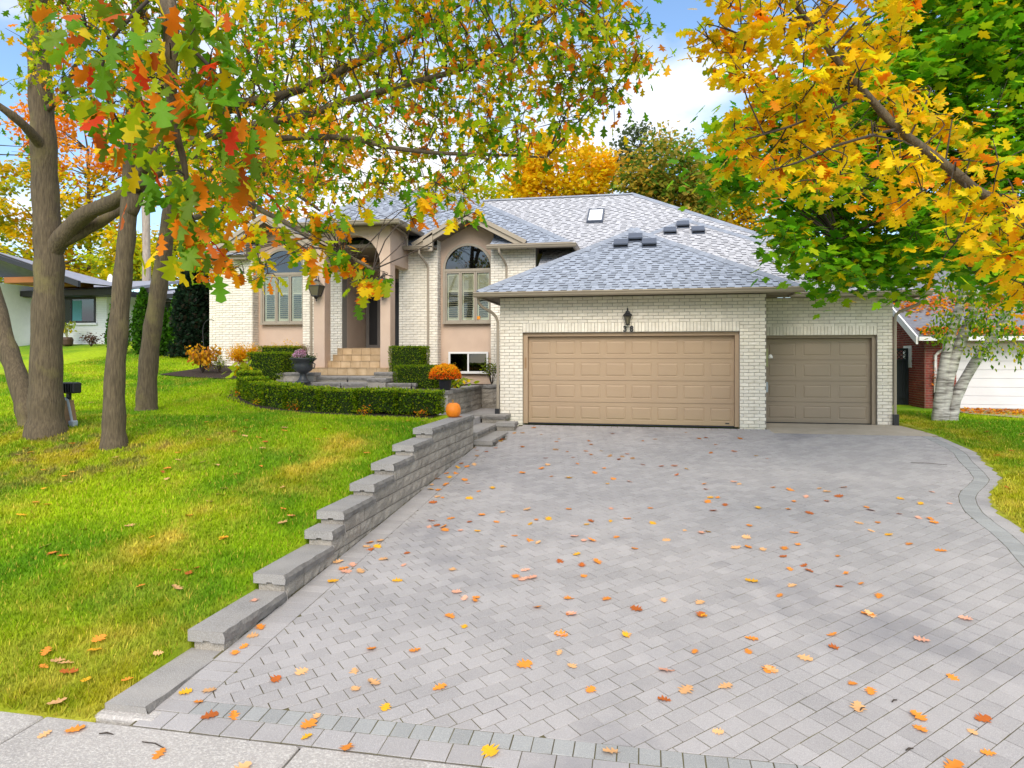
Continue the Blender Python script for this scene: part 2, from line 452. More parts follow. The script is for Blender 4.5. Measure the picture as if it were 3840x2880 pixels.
GREEN = np.array([0.135, 0.31, 0.003]); LIME = np.array([0.37, 0.52, 0.004]); STRAW = np.array([0.66, 0.53, 0.07]); OLIVE = np.array([0.42, 0.38, 0.012]); DIRT = np.array([0.16, 0.10, 0.05])
def lawn_col(X, Y):
    X = np.asarray(X, float); Y = np.asarray(Y, float)
    n1 = fbm(X, Y, 0.55, 1); n2 = fbm(X, Y, 1.6, 2); n3 = fbm(X, Y, 4.0, 3)
    g = np.clip((n1 - .35) / .3, 0, 1)[..., None]
    c = GREEN * (1 - g) + LIME * g
    # olive-to-straw coloured band running beside the wall
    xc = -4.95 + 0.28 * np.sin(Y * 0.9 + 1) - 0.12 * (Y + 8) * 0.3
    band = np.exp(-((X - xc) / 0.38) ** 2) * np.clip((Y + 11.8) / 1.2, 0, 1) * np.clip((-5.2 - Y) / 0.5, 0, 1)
    # dry ground under the oaks and along the foot of the lawn
    oak = np.exp(-(((X + 10) / 2.6) ** 2 + ((Y + 7.4) / 1.6) ** 2)) + 0.8 * np.exp(-(((X + 8.3) / 1.2) ** 2 + ((Y + 7.3) / .8) ** 2))
    low = np.clip((-10.6 - Y) / 1.5, 0, 1) * (X < -3.7)
    edge = np.clip((-4.35 - X) / -0.5, 0, 1) * (X < -3.7) * np.clip((-9 - Y) / 2, 0, 1)
    edge_r = np.exp(-((X - curve_out(np.clip(Y, -13, -.65)) - .25) / .7) ** 2) * (X > 3)
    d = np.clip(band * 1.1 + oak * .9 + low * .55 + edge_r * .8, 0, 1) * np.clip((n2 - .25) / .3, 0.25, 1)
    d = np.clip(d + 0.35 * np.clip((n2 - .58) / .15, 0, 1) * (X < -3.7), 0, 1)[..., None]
    strawy = OLIVE * (1 - np.clip((n3 - .4) / .25, 0, 1)[..., None]) + STRAW * np.clip((n3 - .4) / .25, 0, 1)[..., None]
    c = c * (1 - d) + strawy * d
    dirt = np.clip(oak * 1.3 * np.clip((n3 - .55) / .1, 0, 1), 0, 1)[..., None] * .6
    return c * (1 - dirt) + DIRT * dirt

def axis(segs):
    o = []
    for a, b, n in segs: o += list(np.linspace(a, b, n, endpoint=False))
    return np.array(o + [segs[-1][1]])
gx = np.unique(np.concatenate([axis([(-400, -60, 8), (-60, -28, 16), (-28, -13, 50), (-13, -3.9, 90), (-3.9, -3.75, 2), (-3.74, 3.0, 30), (3.0, 9.0, 75), (9, 20, 30), (20, 60, 12), (60, 400, 6)]), [-3.75, -3.74]]))
gy = np.unique(np.concatenate([axis([(-60, -16, 8), (-16, -12.48, 8), (-12.47, 6, 170), (6, 20, 40), (20, 60, 16), (60, 400, 8)])]))
GX, GY = np.meshgrid(gx, gy, indexing='ij')
GZ = ground_z(GX, GY)
GZ += (fbm(GX, GY, 1.1, 9) - .5) * 0.05 * ((GX < -4.1) | (GX > 6.4))
V = np.stack([GX, GY, GZ], -1).reshape(-1, 3)
nx, ny = len(gx), len(gy)
I = np.arange(nx * ny).reshape(nx, ny)
Q = np.stack([I[:-1, :-1], I[1:, :-1], I[1:, 1:], I[:-1, 1:]], -1).reshape(-1, 4)
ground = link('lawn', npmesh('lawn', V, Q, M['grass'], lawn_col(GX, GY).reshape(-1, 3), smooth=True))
tag(ground, kind='structure')

# ------------------------------------------------------------------ driveway of pavers laid on the diagonal
def clip_half(poly, nx_, ny_, c):
    # keep points with nx*x + ny*y <= c
    o = []
    n = len(poly)
    for i in range(n):
        a = poly[i]; b = poly[(i + 1) % n]
        da = nx_ * a[0] + ny_ * a[1] - c; db = nx_ * b[0] + ny_ * b[1] - c
        if da <= 0: o.append(a)
        if (da < 0 < db) or (db < 0 < da):
            t = da / (da - db); o.append((a[0] + (b[0] - a[0]) * t, a[1] + (b[1] - a[1]) * t))
    return o
def area(p):
    return 0.5 * abs(sum(p[i][0] * p[(i + 1) % len(p)][1] - p[(i + 1) % len(p)][0] * p[i][1] for i in range(len(p))))
def shrink(poly, d):
    cx = sum(p[0] for p in poly) / len(poly); cy = sum(p[1] for p in poly) / len(poly)
    o = []
    n = len(poly)
    for i in range(n):
        a = Vector(poly[i - 1]); p = Vector(poly[i]); b = Vector(poly[(i + 1) % n])
        e1 = (p - a); e2 = (b - p)
        if e1.length < 1e-5 or e2.length < 1e-5: o.append(poly[i]); continue
        e1.normalize(); e2.normalize()
        n1 = Vector((-e1.y, e1.x)); n2 = Vector((-e2.y, e2.x))
        q = n1 + n2
        if q.length < 0.3: o.append((p.x, p.y)); continue
        q = q / max(q.length_squared, 0.4) * 2
        s = 1 if (Vector((cx, cy)) - p).dot(q) > 0 else -1
        o.append((p.x + q.x * d * s * 0.5 * 2 / 2, p.y + q.y * d * s * 0.5 * 2 / 2))
    return o
def paver_geo(poly, zf, lift=0.0, gap=0.0066, bev=0.0035, thick=0.03):
    a = shrink(poly, gap); t = shrink(poly, gap + bev)
    a = [(x + random.uniform(-.0018, .0018), y + random.uniform(-.0018, .0018)) for x, y in a]
    n = len(a)
    tx = random.uniform(-.006, .006); ty = random.uniform(-.006, .006)
    cx = sum(p[0] for p in a) / n; cy = sum(p[1] for p in a) / n
    dz = lambda x, y: (x - cx) * tx + (y - cy) * ty + lift
    v = [(x, y, float(zf(y)) - thick) for x, y in a] + [(x, y, float(zf(y)) + dz(x, y) - bev * .8) for x, y in a] + [(x, y, float(zf(y)) + dz(x, y)) for x, y in t]
    f = [tuple(range(2 * n, 3 * n))]
    for k in range(2):
        for i in range(n):
            j = (i + 1) % n
            f.append((k * n + i, k * n + j, k * n + n + j, k * n + n + i))
    return v, f
def ccw(p):
    s = sum(p[i][0] * p[(i + 1) % len(p)][1] - p[(i + 1) % len(p)][0] * p[i][1] for i in range(len(p)))
    return p if s > 0 else p[::-1]
PV = []      # (polygon, material key)
PL, PW = 0.201, 0.141
c45, s45 = math.cos(R(44)), math.sin(R(44))
for j in range(-80, 90):
    off = (0.5 if j % 2 else 0.0) * PL + random.uniform(-.004, .004)
    for i in range(-70, 70):
        u0 = i * PL + off; v0 = j * PW
        cxp = (u0 + PL / 2) * c45 - (v0 + PW / 2) * s45; cyp = (u0 + PL / 2) * s45 + (v0 + PW / 2) * c45 - 6.0
        if cxp < -3.35 or cxp > 6.2 or cyp < -12.35 or cyp > -0.1: continue
        poly = []
        for a, b in ((0, 0), (PL, 0), (PL, PW), (0, PW)):
            x = (u0 + a) * c45 - (v0 + b) * s45; y = (u0 + a) * s45 + (v0 + b) * c45 - 6.0
            poly.append((x, y))
        p = clip_half(poly, -1, 0, 3.13); p = clip_half(p, 0, -1, 12.145) if len(p) > 2 else p
        top = -0.42 if cxp < 2.75 else -0.66
        p = clip_half(p, 0, 1, top) if len(p) > 2 else p
        if len(p) > 2:
            yq = min(max(cyp, -12.9), -.66)
            x0 = float(curve_in(yq)); k = float(curve_in(yq + .05) - curve_in(yq - .05)) / .1
            p = clip_half(p, 1, -k, x0 - k * yq)
        # keep clear of the entry steps
        if len(p) > 2 and area(p) > 0.0012:
            cx_ = sum(q[0] for q in p) / len(p); cy_ = sum(q[1] for q in p) / len(p)
            if cx_ < -3.02 and cy_ > -2.95: continue
            PV.append((ccw(p), 'paver'))
# edge course along the retaining wall, soldier course and wide course at the street
y = -12.30
while y < -2.95:
    h = 0.138
    PV.append(([(-3.415, y), (-3.13, y), (-3.13, y + h), (-3.415, y + h)], 'paver')); y += h
x = -3.13
while x < 3.3:
    PV.append(([(x, -12.302), (x + .1345, -12.302), (x + .1345, -12.145), (x, -12.145)], 'paver2')); x += .1345
x = -3.42
while x < 3.3:
    wd = random.choice((.215, .225, .22)); PV.append(([(x, -12.487), (x + wd, -12.487), (x + wd, -12.302), (x, -12.302)], 'paver')); x += wd
x = -2.9
while x < 2.75:
    PV.append(([(x, -.42), (x + .142, -.42), (x + .142, -.20), (x, -.20)], 'paver')); x += .142
# double border along the curve
def curve_pts(off):
    ys = np.linspace(-12.9, -.66, 400); xs = curve_in(ys)
    dx = np.gradient(xs, ys); nl = np.sqrt(1 + dx ** 2)
    return xs + off / nl, ys - off * dx / nl
def border(o0, o1, step, key):
    xa, ya = curve_pts(o0); xb, yb = curve_pts(o1)
    L = np.concatenate([[0], np.cumsum(np.hypot(np.diff(xa), np.diff(ya)))])
    s = 0
    while s + step < L[-1]:
        q = []
        for (X_, Y_), t in (((xa, ya), s), ((xb, yb), s), ((xb, yb), s + step), ((xa, ya), s + step)):
            q.append((float(np.interp(t, L, X_)), float(np.interp(t, L, Y_))))
        if min(p[1] for p in q) > -12.15 and max(p[1] for p in q) < -.62: PV.append((ccw(q), key))
        s += step
border(0.0, 0.205, 0.105, 'paver2')
border(0.205, 0.42, 0.135, 'paver')

drv = MB()
dpoly = [(-3.44, -12.49), (3.25, -12.49)] + [(float(curve_in(y) + .44), float(y)) for y in np.linspace(-12.45, -.66, 60)] + [(5.9, -0.66), (2.75, -0.66), (2.75, -.18), (-3.0, -.18), (-3.0, -2.9), (-3.44, -2.9)]
drv.add([(x, y, float(drive_z(y)) - 0.0042) for x, y in dpoly], [tuple(range(len(dpoly)))])
driveway = tag(drv.build('driveway', M['joint']), kind='structure')
def screen(p):
    x, y, z = p[0] - CAMP[0], p[1] - CAMP[1], p[2] - CAMP[2]
    c, s = math.cos(R(11)), math.sin(R(11))
    xr = x * c + y * s; zf = -x * s + y * c
    return xr / max(zf, .01), z / max(zf, .01), zf
def inview(p, m=0.02):
    a, b, zf = screen(p)
    return zf > 0.3 and abs(a) < 0.75 + m and -0.602 - m < b < 0.524 + m
scored = []
for k, (p, key) in enumerate(PV):
    cx = sum(q[0] for q in p) / len(p); cy = sum(q[1] for q in p) / len(p)
    d = math.hypot(cx, cy + 16.55)
    scored.append((area(p) / d ** 2 / d if inview((cx, cy, SLOPE * cy)) else 0, k))
scored.sort(reverse=True)
solo = {k for s, k in scored[:300]}
zs = lambda y: drive_z(y)
rest = MB()
for k, (p, key) in enumerate(PV):
    lift = random.uniform(-.0010, .0016)
    v, f = paver_geo(p, zs, lift)
    if k in solo:
        MB().add(v, f).build('paver', M[key], driveway)
    else:
        rest.add(v, f, 0 if key == 'paver' else 1)
tag(rest.build('paving', [M['paver'], M['paver2']], driveway), kind='stuff')

# concrete apron in front of the small garage door
ap = MB(); ap.add([(2.76, -.655, -.046), (6.15, -.655, -.046), (6.02, -.03, -.004), (5.95, 1.28, .0), (2.76, 1.28, 0.0), (2.76, -.655, -.1), (6.15, -.655, -.1), (6.02, -.03, -.1), (5.95, 1.28, -.1), (2.76, 1.28, -.1)],
    [(0, 1, 2, 3, 4), (1, 0, 5, 6), (2, 1, 6, 7), (3, 2, 7, 8)])
tag(ap.build('garage_apron', mat('apron_concrete', (0.46, 0.40, 0.32), 0.95, col2=(0.38, 0.33, 0.26), vscale=3, bump=.4, bscale=60)), kind='structure')

# ------------------------------------------------------------------ sidewalk
sw = MB()
sw.box(-40, 30, -15.2, -12.49, -1.15, -0.905)
sidewalk = tag(sw.build('sidewalk', M['joint']), kind='structure')
xj = -4.105 - 1.93 * 18
while xj < 28:
    b = MB(); b.bbox(xj + .008, xj + 1.922, -14.2, -12.492, -1.0, -0.876, 0.012)
    b.build('sidewalk_slab', M['concrete'], sidewalk)
    xj += 1.93
st = MB(); st.box(-60, 60, -40, -15.25, -1.4, -1.02)
tag(st.build('street', M['asphalt']), kind='structure')

# ------------------------------------------------------------------ retaining wall with stepped caps
def rough_block(name, x0, x1, y0, y1, z0, z1, parent, key='block', amp=0.012, faces='x'):
    # split-face block: the visible faces are a little bulged and uneven
    n1, n2 = 4, 3
    mb = MB()
    ax = 0.008
    b = MB()
    g = []
    if faces == 'x':      # rough face towards +X
        for i in range(n1 + 1):
            for j in range(n2 + 1):
                e = (i in (0, n1)) or (j in (0, n2))
                g.append((x1 - (0.010 if e else 0) + (0 if e else random.uniform(-amp, amp)), y0 + (y1 - y0) * i / n1, z0 + (z1 - z0) * j / n2))
        fs = [(i * (n2 + 1) + j, (i + 1) * (n2 + 1) + j, (i + 1) * (n2 + 1) + j + 1, i * (n2 + 1) + j + 1) for i in range(n1) for j in range(n2)]
        b.add(g, fs)
        b.add([(x0, y0, z0), (x0, y1, z0), (x0, y1, z1), (x0, y0, z1), (x1 - .010, y0, z0), (x1 - .010, y1, z0), (x1 - .010, y1, z1), (x1 - .010, y0, z1)],
              [(0, 1, 2, 3), (3, 2, 6, 7), (0, 4, 5, 1), (0, 3, 7, 4), (1, 5, 6, 2)])
    else:                 # rough face towards -Y
        for i in range(n1 + 1):
            for j in range(n2 + 1):
                e = (i in (0, n1)) or (j in (0, n2))
                g.append((x0 + (x1 - x0) * i / n1, y0 + (0.010 if e else 0) - (0 if e else random.uniform(-amp, amp)), z0 + (z1 - z0) * j / n2))
        fs = [(i * (n2 + 1) + j, (i + 1) * (n2 + 1) + j, (i + 1) * (n2 + 1) + j + 1, i * (n2 + 1) + j + 1) for i in range(n1) for j in range(n2)]
        b.add(g, fs)
        b.add([(x0, y0 + .01, z0), (x1, y0 + .01, z0), (x1, y0 + .01, z1), (x0, y0 + .01, z1), (x0, y1, z0), (x1, y1, z0), (x1, y1, z1), (x0, y1, z1)],
              [(4, 7, 6, 5), (3, 2, 6, 7), (0, 4, 5, 1), (0, 3, 7, 4), (1, 5, 6, 2)])
    return b.build(name, M[key], parent)
def cap_stone(x0, x1, y0, y1, z0, z1, parent, rough='x', notch=False):
    # sawn top, chipped split edge on the visible long side
    b = MB()
    n = max(3, int((y1 - y0) / .09)) if rough == 'x' else max(3, int((x1 - x0) / .09))
    A = []; Bm = []; Cm = []
    for i in range(n + 1):
        t = i / n; e = 0.0 if 0 < i < n else 0.006
        r1 = random.uniform(-.010, .006); r2 = random.uniform(-.008, .012); r3 = random.uniform(-.010, .008)
        if rough == 'x':
            yy = y0 + e + (y1 - y0 - 2 * e) * t
            A.append((x1 - .018 + r1, yy, z1)); Bm.append((x1 + r2 - e, yy, (z0 + z1) / 2 + .01)); Cm.append((x1 - .006 + r3 - e, yy, z0))
        else:
            xx = x0 + e + (x1 - x0 - 2 * e) * t
            A.append((xx, y0 + .018 - r1, z1)); Bm.append((xx, y0 - r2 + e, (z0 + z1) / 2 + .01)); Cm.append((xx, y0 + .006 - r3 + e, z0))
    v = A + Bm + Cm
    m = n + 1
    f = []
    for k in range(2):
        for i in range(n):
            f.append((k * m + i, (k + 1) * m + i, (k + 1) * m + i + 1, k * m + i + 1))
    b.add(v, f, 1)
    if rough == 'x':
        b.add(A + [(x0, y1, z1), (x0, y0, z1)], [tuple(range(n + 3))], 0)
        # sawn ends, the near one with the locating notch underneath
        if notch:
            xm = (x0 + x1) / 2
            pts = [(x0, z1), (x1 - .018, z1), (x1, (z0 + z1) / 2), (x1 - .006, z0), (xm + .035, z0), (xm + .028, z0 + .014), (xm - .028, z0 + .014), (xm - .035, z0), (x0, z0)]
            b.add([(x, y0 + .003, z) for x, z in pts], [tuple(range(len(pts)))[::-1]], 0)
        else:
            b.add([(x0, y0 + .003, z0), (x1, y0 + .003, z0), (x1 - .01, y0 + .003, z1), (x0, y0 + .003, z1)], [(0, 1, 2, 3)], 0)
        b.add([(x0, y0, z0), (x0, y1, z0), (x0, y1, z1), (x0, y0, z1), (x1, y1, z0), (x1 - .012, y1, z1)], [(0, 3, 2, 1), (1, 2, 5, 4)], 0)
    else:
        b.add(A + [(x1, y1, z1), (x0, y1, z1)], [tuple(range(n + 3))], 0)
        b.add([(x0, y0, z0), (x0, y1, z0), (x0, y1, z1), (x0, y0 + .012, z1), (x1, y0, z0), (x1, y1, z0), (x1, y1, z1), (x1, y0 + .012, z1)], [(0, 3, 2, 1), (4, 5, 6, 7), (1, 2, 6, 5)], 0)
    return b.build('cap_stone', [M['cap'], M['capedge']], parent)

rw = empty('retaining_wall', (-3.6, -12.35, -.9))
tag(rw, 'grey block retaining wall with stepped cap stones between lawn and driveway', 'wall')
XF = -3.42
steps = [(-5.85, -3.03, .46), (-6.78, -5.85, .305), (-7.60, -6.78, .15), (-8.30, -7.60, -.005), (-9.20, -8.30, -.155), (-9.49, -9.20, -.31), (-10.51, -9.49, -.475), (-11.48, -10.51, -.645), (-12.37, -11.48, -.815)]
CH = 0.155
for i, (ya, yb, zt) in enumerate(steps):
    yend = yb + (0.06 if i > 0 else 0)
    L = yb - ya
    n = max(1, round(L / .95)) if L > .5 else 1
    cuts = [ya + (yb - ya) * k / n for k in range(n + 1)]
    for k in range(n):
        y1 = cuts[k + 1] + (0.05 if (k == n - 1 and i > 0) else -0.004)
        cap_stone(-3.74, XF + .022, cuts[k], y1, zt - .095, zt, rw, 'x', notch=(k == 0))
# courses of blocks: each course runs from the step where it emerges to the upper end
top_z = steps[0][2] - .097
for c in range(10):
    z1 = top_z - c * CH
    z0 = z1 - CH + .004
    # the course exists where cap bottom of that station >= z1 and above driveway
    ystart = None
    for (ya, yb, zt) in steps:
        if zt - .09 >= z1 - .03: ystart = ya + .03 if ystart is None else min(ystart, ya + .03)
    if ystart is None: continue
    y = ystart; yend = -3.035
    while y < yend - .05:
        L = random.choice((.2, .26, .3, .36, .42))
        y2 = min(y + L, yend)
        if yend - y2 < .1: y2 = yend
        zb = max(z0, float(drive_z((y + y2) / 2)) - .06)
        if z1 - zb > .035:
            inset = random.uniform(-.003, .004) - c * 0.0
            o = rough_block('wall_block', -3.70, XF + inset, y + .004, y2 - .004, zb, z1 - .006, rw)
        y = y2
mb = MB()     # backing that closes the joints
for (ya, yb, zt) in steps:
    mb.box(-3.69, XF - .03, ya + .05, min(yb + .02, -3.06), float(drive_z(ya)) - .3, zt - .098)
mb.build('backing', M['joint'], rw)
fo = MB(); fo.bbox(-3.78, -3.30, -12.44, -12.30, -.95, -.862, .02)
fo.build('footing_stone', M['concrete'], rw)

# steps from the driveway up to the walk
es = empty('entry_steps', (-3.3, -1.6, -.1))
tag(es, 'low grey block steps rising from the driveway beside the garage corner', 'steps')
def slab(x0, x1, y0, y1, z1, zb, parent, rough):
    cap_stone(x0, x1, y0, y1, z1 - .085, z1, parent, rough)
    b = MB(); b.box(x0 + .02, x1 - .025, y0 + .025, y1 - .01, zb, z1 - .086)
    o = b.build('riser', M['block'], parent)
slab(-3.45, -3.05, -2.92, -1.95, -.085, -.35, es, 'x'); slab(-3.45, -3.05, -1.945, -1.0, -.085, -.3, es, 'x')
slab(-3.85, -3.40, -2.80, -1.6, .065, -.3, es, 'x'); slab(-3.85, -3.40, -1.595, -.75, .065, -.3, es, 'x')
slab(-3.42, -2.96, -.98, -.50, .10, -.2, es, 'x')
slab(-4.45, -3.86, -.62, -.1, .235, -.1, es, 'y'); slab(-3.855, -3.24, -.62, -.03, .235, -.1, es, 'y')

walk = MB(); walk.box(-4.6, -3.53, -.12, 2.2, 0.0, .225)
walk.box(-4.42, -3.72, -3.03, -.60, -.3, .055); walk.box(-4.42, -3.87, -1.46, -.62, -.2, .21); walk.box(-9.6, -4.43, -3.0, -1.47, -.1, .36); walk.box(-10.0, -6.21, -1.47, 0.2, .2, .50); walk.box(-10.0, -6.21, .2, .75, .2, .72)
tag(walk.build('front_walk', M['paver']), kind='structure')

pw = empty('planter_wall', (-4.45, .3, .22))
tag(pw, 'low grey block planter wall holding the bed beside the garage', 'wall')
for c in range(4):
    z0 = .20 + c * .145; y = -1.45
    while y < 1.75:
        y2 = min(y + random.choice((.3, .36, .42)), 1.78)
        if 1.78 - y2 < .12: y2 = 1.78
        rough_block('wall_block', -4.68, -4.42, y + .002, y2 - .002, z0, z0 + .141, pw); y = y2
    x = -4.42
    while x < -3.56:
        x2 = min(x + random.choice((.28, .34)), -3.54)
        if -3.54 - x2 < .12: x2 = -3.54
        rough_block('wall_block', x + .002, x2 - .002, 1.76, 1.95, z0, z0 + .141, pw, faces='y'); x = x2
    x = -6.2
    while x < -4.45:
        x2 = min(x + random.choice((.3, .36, .42)), -4.43)
        if -4.43 - x2 < .12: x2 = -4.43
        rough_block('wall_block', x + .002, x2 - .002, -1.46, -1.2, z0, z0 + .141, pw, faces='y'); x = x2
for y0, y1 in ((-1.15, -.2), (-.195, .8), (.805, 1.72)): cap_stone(-4.72, -4.39, y0, y1, .782, .865, pw, 'x')
for x0, x1 in ((-6.2, -5.3), (-5.295, -4.39)): cap_stone(x0, x1, -1.49, -1.155, .782, .865, pw, 'y')
cap_stone(-4.39, -3.54, 1.73, 2.0, .782, .865, pw, 'y')
bed = MB(); bed.box(-6.2, -4.66, -1.2, 4.1, .3, .80); bed.box(-4.7, -3.54, 1.93, 4.1, .3, .80)
tag(bed.build('planting_bed', M['mulch']), kind='structure')

# ------------------------------------------------------------------ the house
house = empty('house', (-5, 2, 0))
tag(house, 'white brick bungalow with grey shingle hip roofs and a double and single garage', 'house')
CO = 0.0793
BRICKS = []      # (matrix, wall part)
def brick_variants():
    o = []
    for k in range(4):
        j = lambda a: random.uniform(-a, a)
        v = [(-.5, 0, -.5), (.5, 0, -.5), (.5, 0, .5), (-.5, 0, .5)]
        v += [(-.5 + j(.006), -.7, -.49 + j(.02)), (.5 + j(.006), -.7, -.49 + j(.02)), (.5 + j(.006), -.7, .49 + j(.02)), (-.5 + j(.006), -.7, .49 + j(.02))]
        v += [(-.47, -1 + j(.25), -.36), (j(.2), -1.1 + j(.3), -.38 + j(.1)), (.47, -1 + j(.25), -.36), (.47, -1 + j(.25), .36), (j(.2), -1.1 + j(.3), .38 + j(.1)), (-.47, -1 + j(.25), .36)]
        f = [(0, 1, 5, 4), (1, 2, 6, 5), (2, 3, 7, 6), (3, 0, 4, 7), (4, 5, 10, 9, 8), (5, 6, 11, 10), (6, 7, 13, 12, 11), (7, 4, 8, 13), (8, 9, 12, 13), (9, 10, 11, 12)]
        o.append((v, f))
    return o
BVAR = brick_variants()
BMESH = [MB().add(v, f).mesh('brick', M['brick']) for v, f in BVAR]
RMESH = [MB().add(v, f).mesh('brick', M['redbrick']) for v, f in BVAR]
def wall_bricks(store, part, ox, oy, ang, L, z0, z1, openings=(), course=CO, bl=.24, soldiers=(), jt=.009, depth=.016):
    # running bond on a wall starting at (ox, oy), running along ang; outward is to the right of the run
    n = int(round((z1 - z0) / course))
    rot = Matrix.Rotation(ang, 4, 'Z')
    for c in range(n):
        za = z0 + c * course; zc = za + course / 2
        u = -(.5 if c % 2 else 0) * bl
        spans = []
        while u < L:
            a, b = max(u, 0), min(u + bl, L)
            u += bl
            if b - a < .03: continue
            segs = [(a, b)]
            for (u0, u1, q0, q1) in openings:
                if q0 < zc < q1:
                    ns = []
                    for s0, s1 in segs:
                        if u1 <= s0 or u0 >= s1: ns.append((s0, s1)); continue
                        if s0 < u0: ns.append((s0, u0))
                        if u1 < s1: ns.append((u1, s1))
                    segs = ns
            spans += [s for s in segs if s[1] - s[0] > .03]
        for s0, s1 in spans:
            m = Matrix.Translation((ox, oy, 0)) @ rot @ Matrix.Translation(((s0 + s1) / 2, 0, zc)) @ Matrix.Diagonal((s1 - s0 - jt, depth, course - jt, 1))
            store.append((m, part))
    for (u0, u1, q0, q1) in soldiers:
        k = int(round((u1 - u0) / course)); wd = (u1 - u0) / k
        for i in range(k):
            m = Matrix.Translation((ox, oy, 0)) @ rot @ Matrix.Translation((u0 + wd * (i + .5), 0, (q0 + q1) / 2)) @ Matrix.Diagonal((wd - jt, depth, q1 - q0 - jt, 1))
            store.append((m, part))
def core(name, boxes, m, parent=house):
    b = MB()
    for q in boxes: b.box(*q)
    return b.build(name, M[m], parent)

# garage: front with the double door, the set-back bay with the single door
GZ0 = -.10
gw = core('garage_wall', [(-3.52, -2.945, 0, .25, GZ0, 3.1), (2.16, 2.745, 0, .25, GZ0, 3.1), (-2.945, 2.16, 0, .25, 2.232, 3.1), (-3.52, -3.27, .25, 4.6, GZ0, 3.1), (2.495, 2.745, .25, 1.55, GZ0, 3.1)], 'mortar')
wall_bricks(BRICKS, gw, -3.52, 0, 0, 6.265, GZ0 + .02, 3.11, [(.575, 5.68, -1, 2.232), (.575, 5.68, 2.232, 2.465)], soldiers=[(.575, 5.68, 2.234, 2.463)])
gw2 = core('garage_wall', [(2.745, 2.96, 1.3, 1.55, GZ0, 3.1), (5.50, 5.85, 1.3, 1.55, GZ0, 3.1), (2.96, 5.50, 1.3, 1.55, 2.165, 3.1), (5.60, 5.85, 1.55, 9, GZ0, 3.1)], 'mortar')
wall_bricks(BRICKS, gw2, 2.745, 1.3, 0, 3.105, GZ0 + .02, 3.11, [(.215, 2.755, -1, 2.165), (.215, 2.755, 2.165, 2.40)], soldiers=[(.215, 2.755, 2.167, 2.398)])
# brick pieces of the main facade
FY = 3.75
fa = core('facade_wall', [(-7.55, -6.306, FY, FY + .35, .8, 5.1), (-4.606, -3.218, FY, FY + .35, .6, 5.1)], 'mortar')
wall_bricks(BRICKS, fa, -7.55, FY, 0, 1.244, .83, 4.96)
wall_bricks(BRICKS, fa, -4.606, FY, 0, 1.388, .60, 4.96)
wall_bricks(BRICKS, fa, -6.306, FY, R(90), .35, .83, 5.3, bl=.24)
fb = core('facade_wall', [(-13.91, -12.6, FY, FY + .35, .7, 5.0), (-10.81, -9.45, FY, FY + .35, .8, 5.1), (-14.30, -13.91, FY + .2, FY + .5, .7, 5.0)], 'mortar')
wall_bricks(BRICKS, fb, -13.91, FY, 0, 1.31, .95, 4.84)
wall_bricks(BRICKS, fb, -10.81, FY, 0, 1.36, .95, 4.96)
wall_bricks(BRICKS, fb, -12.6, FY, R(90), .35, .95, 5.3)
wall_bricks(BRICKS, fb, -14.30, FY + .2, 0, .39, .95, 4.84)

def brick_size(m):
    p = m.translation
    a, b, zf = screen(p)
    if not inview(p, -.01): return 0
    return m.to_scale().x * m.to_scale().z / zf ** 2
order = sorted(range(len(BRICKS)), key=lambda i: -brick_size(BRICKS[i][0]))
soloB = set(order[:300])
def emit(store, solo, meshes, variants, matx, parent, nm='brickwork'):
    V = []; F = []
    for i, (m, part) in enumerate(store):
        k = i % len(variants)
        if i in solo:
            o = bpy.data.objects.new('brick', meshes[k]); COL.objects.link(o)
            o.parent = part; o.matrix_basis = m
        else:
            b = len(V); vv, ff = variants[k]
            V += [tuple(m @ Vector(q)) for q in vv]
            F += [tuple(j + b for j in f) for f in ff]
    me = bpy.data.meshes.new(nm); me.from_pydata(V, [], F); me.materials.append(matx)
    tag(link(nm, me, parent), kind='stuff')
emit(BRICKS, soloB, BMESH, BVAR, M['brick'], house)

# stucco: gable recesses, porch, side wall over the garage roof
sb = MB()
sb.prism([(-6.31, .6), (-4.6, .6), (-4.6, 5.55), (-5.3, 5.93), (-6.31, 5.40)], FY + .35, FY + .5)
sb.build('stucco_panel', M['stucco'], house)
sb = MB(); sb.prism([(-12.6, .8), (-10.80, .8), (-10.80, 5.45), (-11.93, 6.08), (-12.6, 5.72)], FY + .35, FY + .5)
sb.build('stucco_panel', M['stucco'], house)
sb = MB(); sb.box(-3.45, -3.22, FY + .35, 9.5, .3, 5.0); sb.build('stucco_side_wall', M['stucco'], house)
sb = MB(); sb.box(-9.62, -9.45, FY + .36, 5.7, 1.4, 5.0); sb.box(-7.55, -7.40, FY + .36, 5.7, 1.4, 5.0)
sb.build('porch_side_wall', M['stucco'], house)
bk = MB(); bk.box(-14.2, -3.3, 9.2, 9.4, .3, 5.0); bk.box(-14.3, -14.1, FY + .5, 9.3, .3, 5.0)
bk.build('rear_wall', M['stucco'], house)

# portico: two square columns carrying an arch
def arch_piece(x0, x1, z0, z1, cx, r, zs, y0, y1, n=20):
    b = MB()
    pts = [(cx - r * math.cos(math.pi * k / n), zs + r * math.sin(math.pi * k / n)) for k in range(n + 1)]
    poly = [(x0, zs), (pts[0][0], zs)] + pts[1:-1] + [(pts[-1][0], zs), (x1, zs), (x1, z1), (x0, z1)]
    # split into quads column by column so that the faces stay clean
    for k in range(n):
        (xa, za), (xb, zb) = pts[k], pts[k + 1]
        b.add([(xa, y0, za), (xb, y0, zb), (xb, y0, z1), (xa, y0, z1), (xa, y1, za), (xb, y1, zb), (xb, y1, z1), (xa, y1, z1)],
              [(0, 1, 2, 3), (4, 7, 6, 5), (0, 4, 5, 1), (3, 2, 6, 7)])
    return b
CX, AR, ZS = -8.42, .868, 4.345
pa = arch_piece(-9.64, -7.24, ZS, 5.44, CX, AR, ZS, 2.2, 2.6)
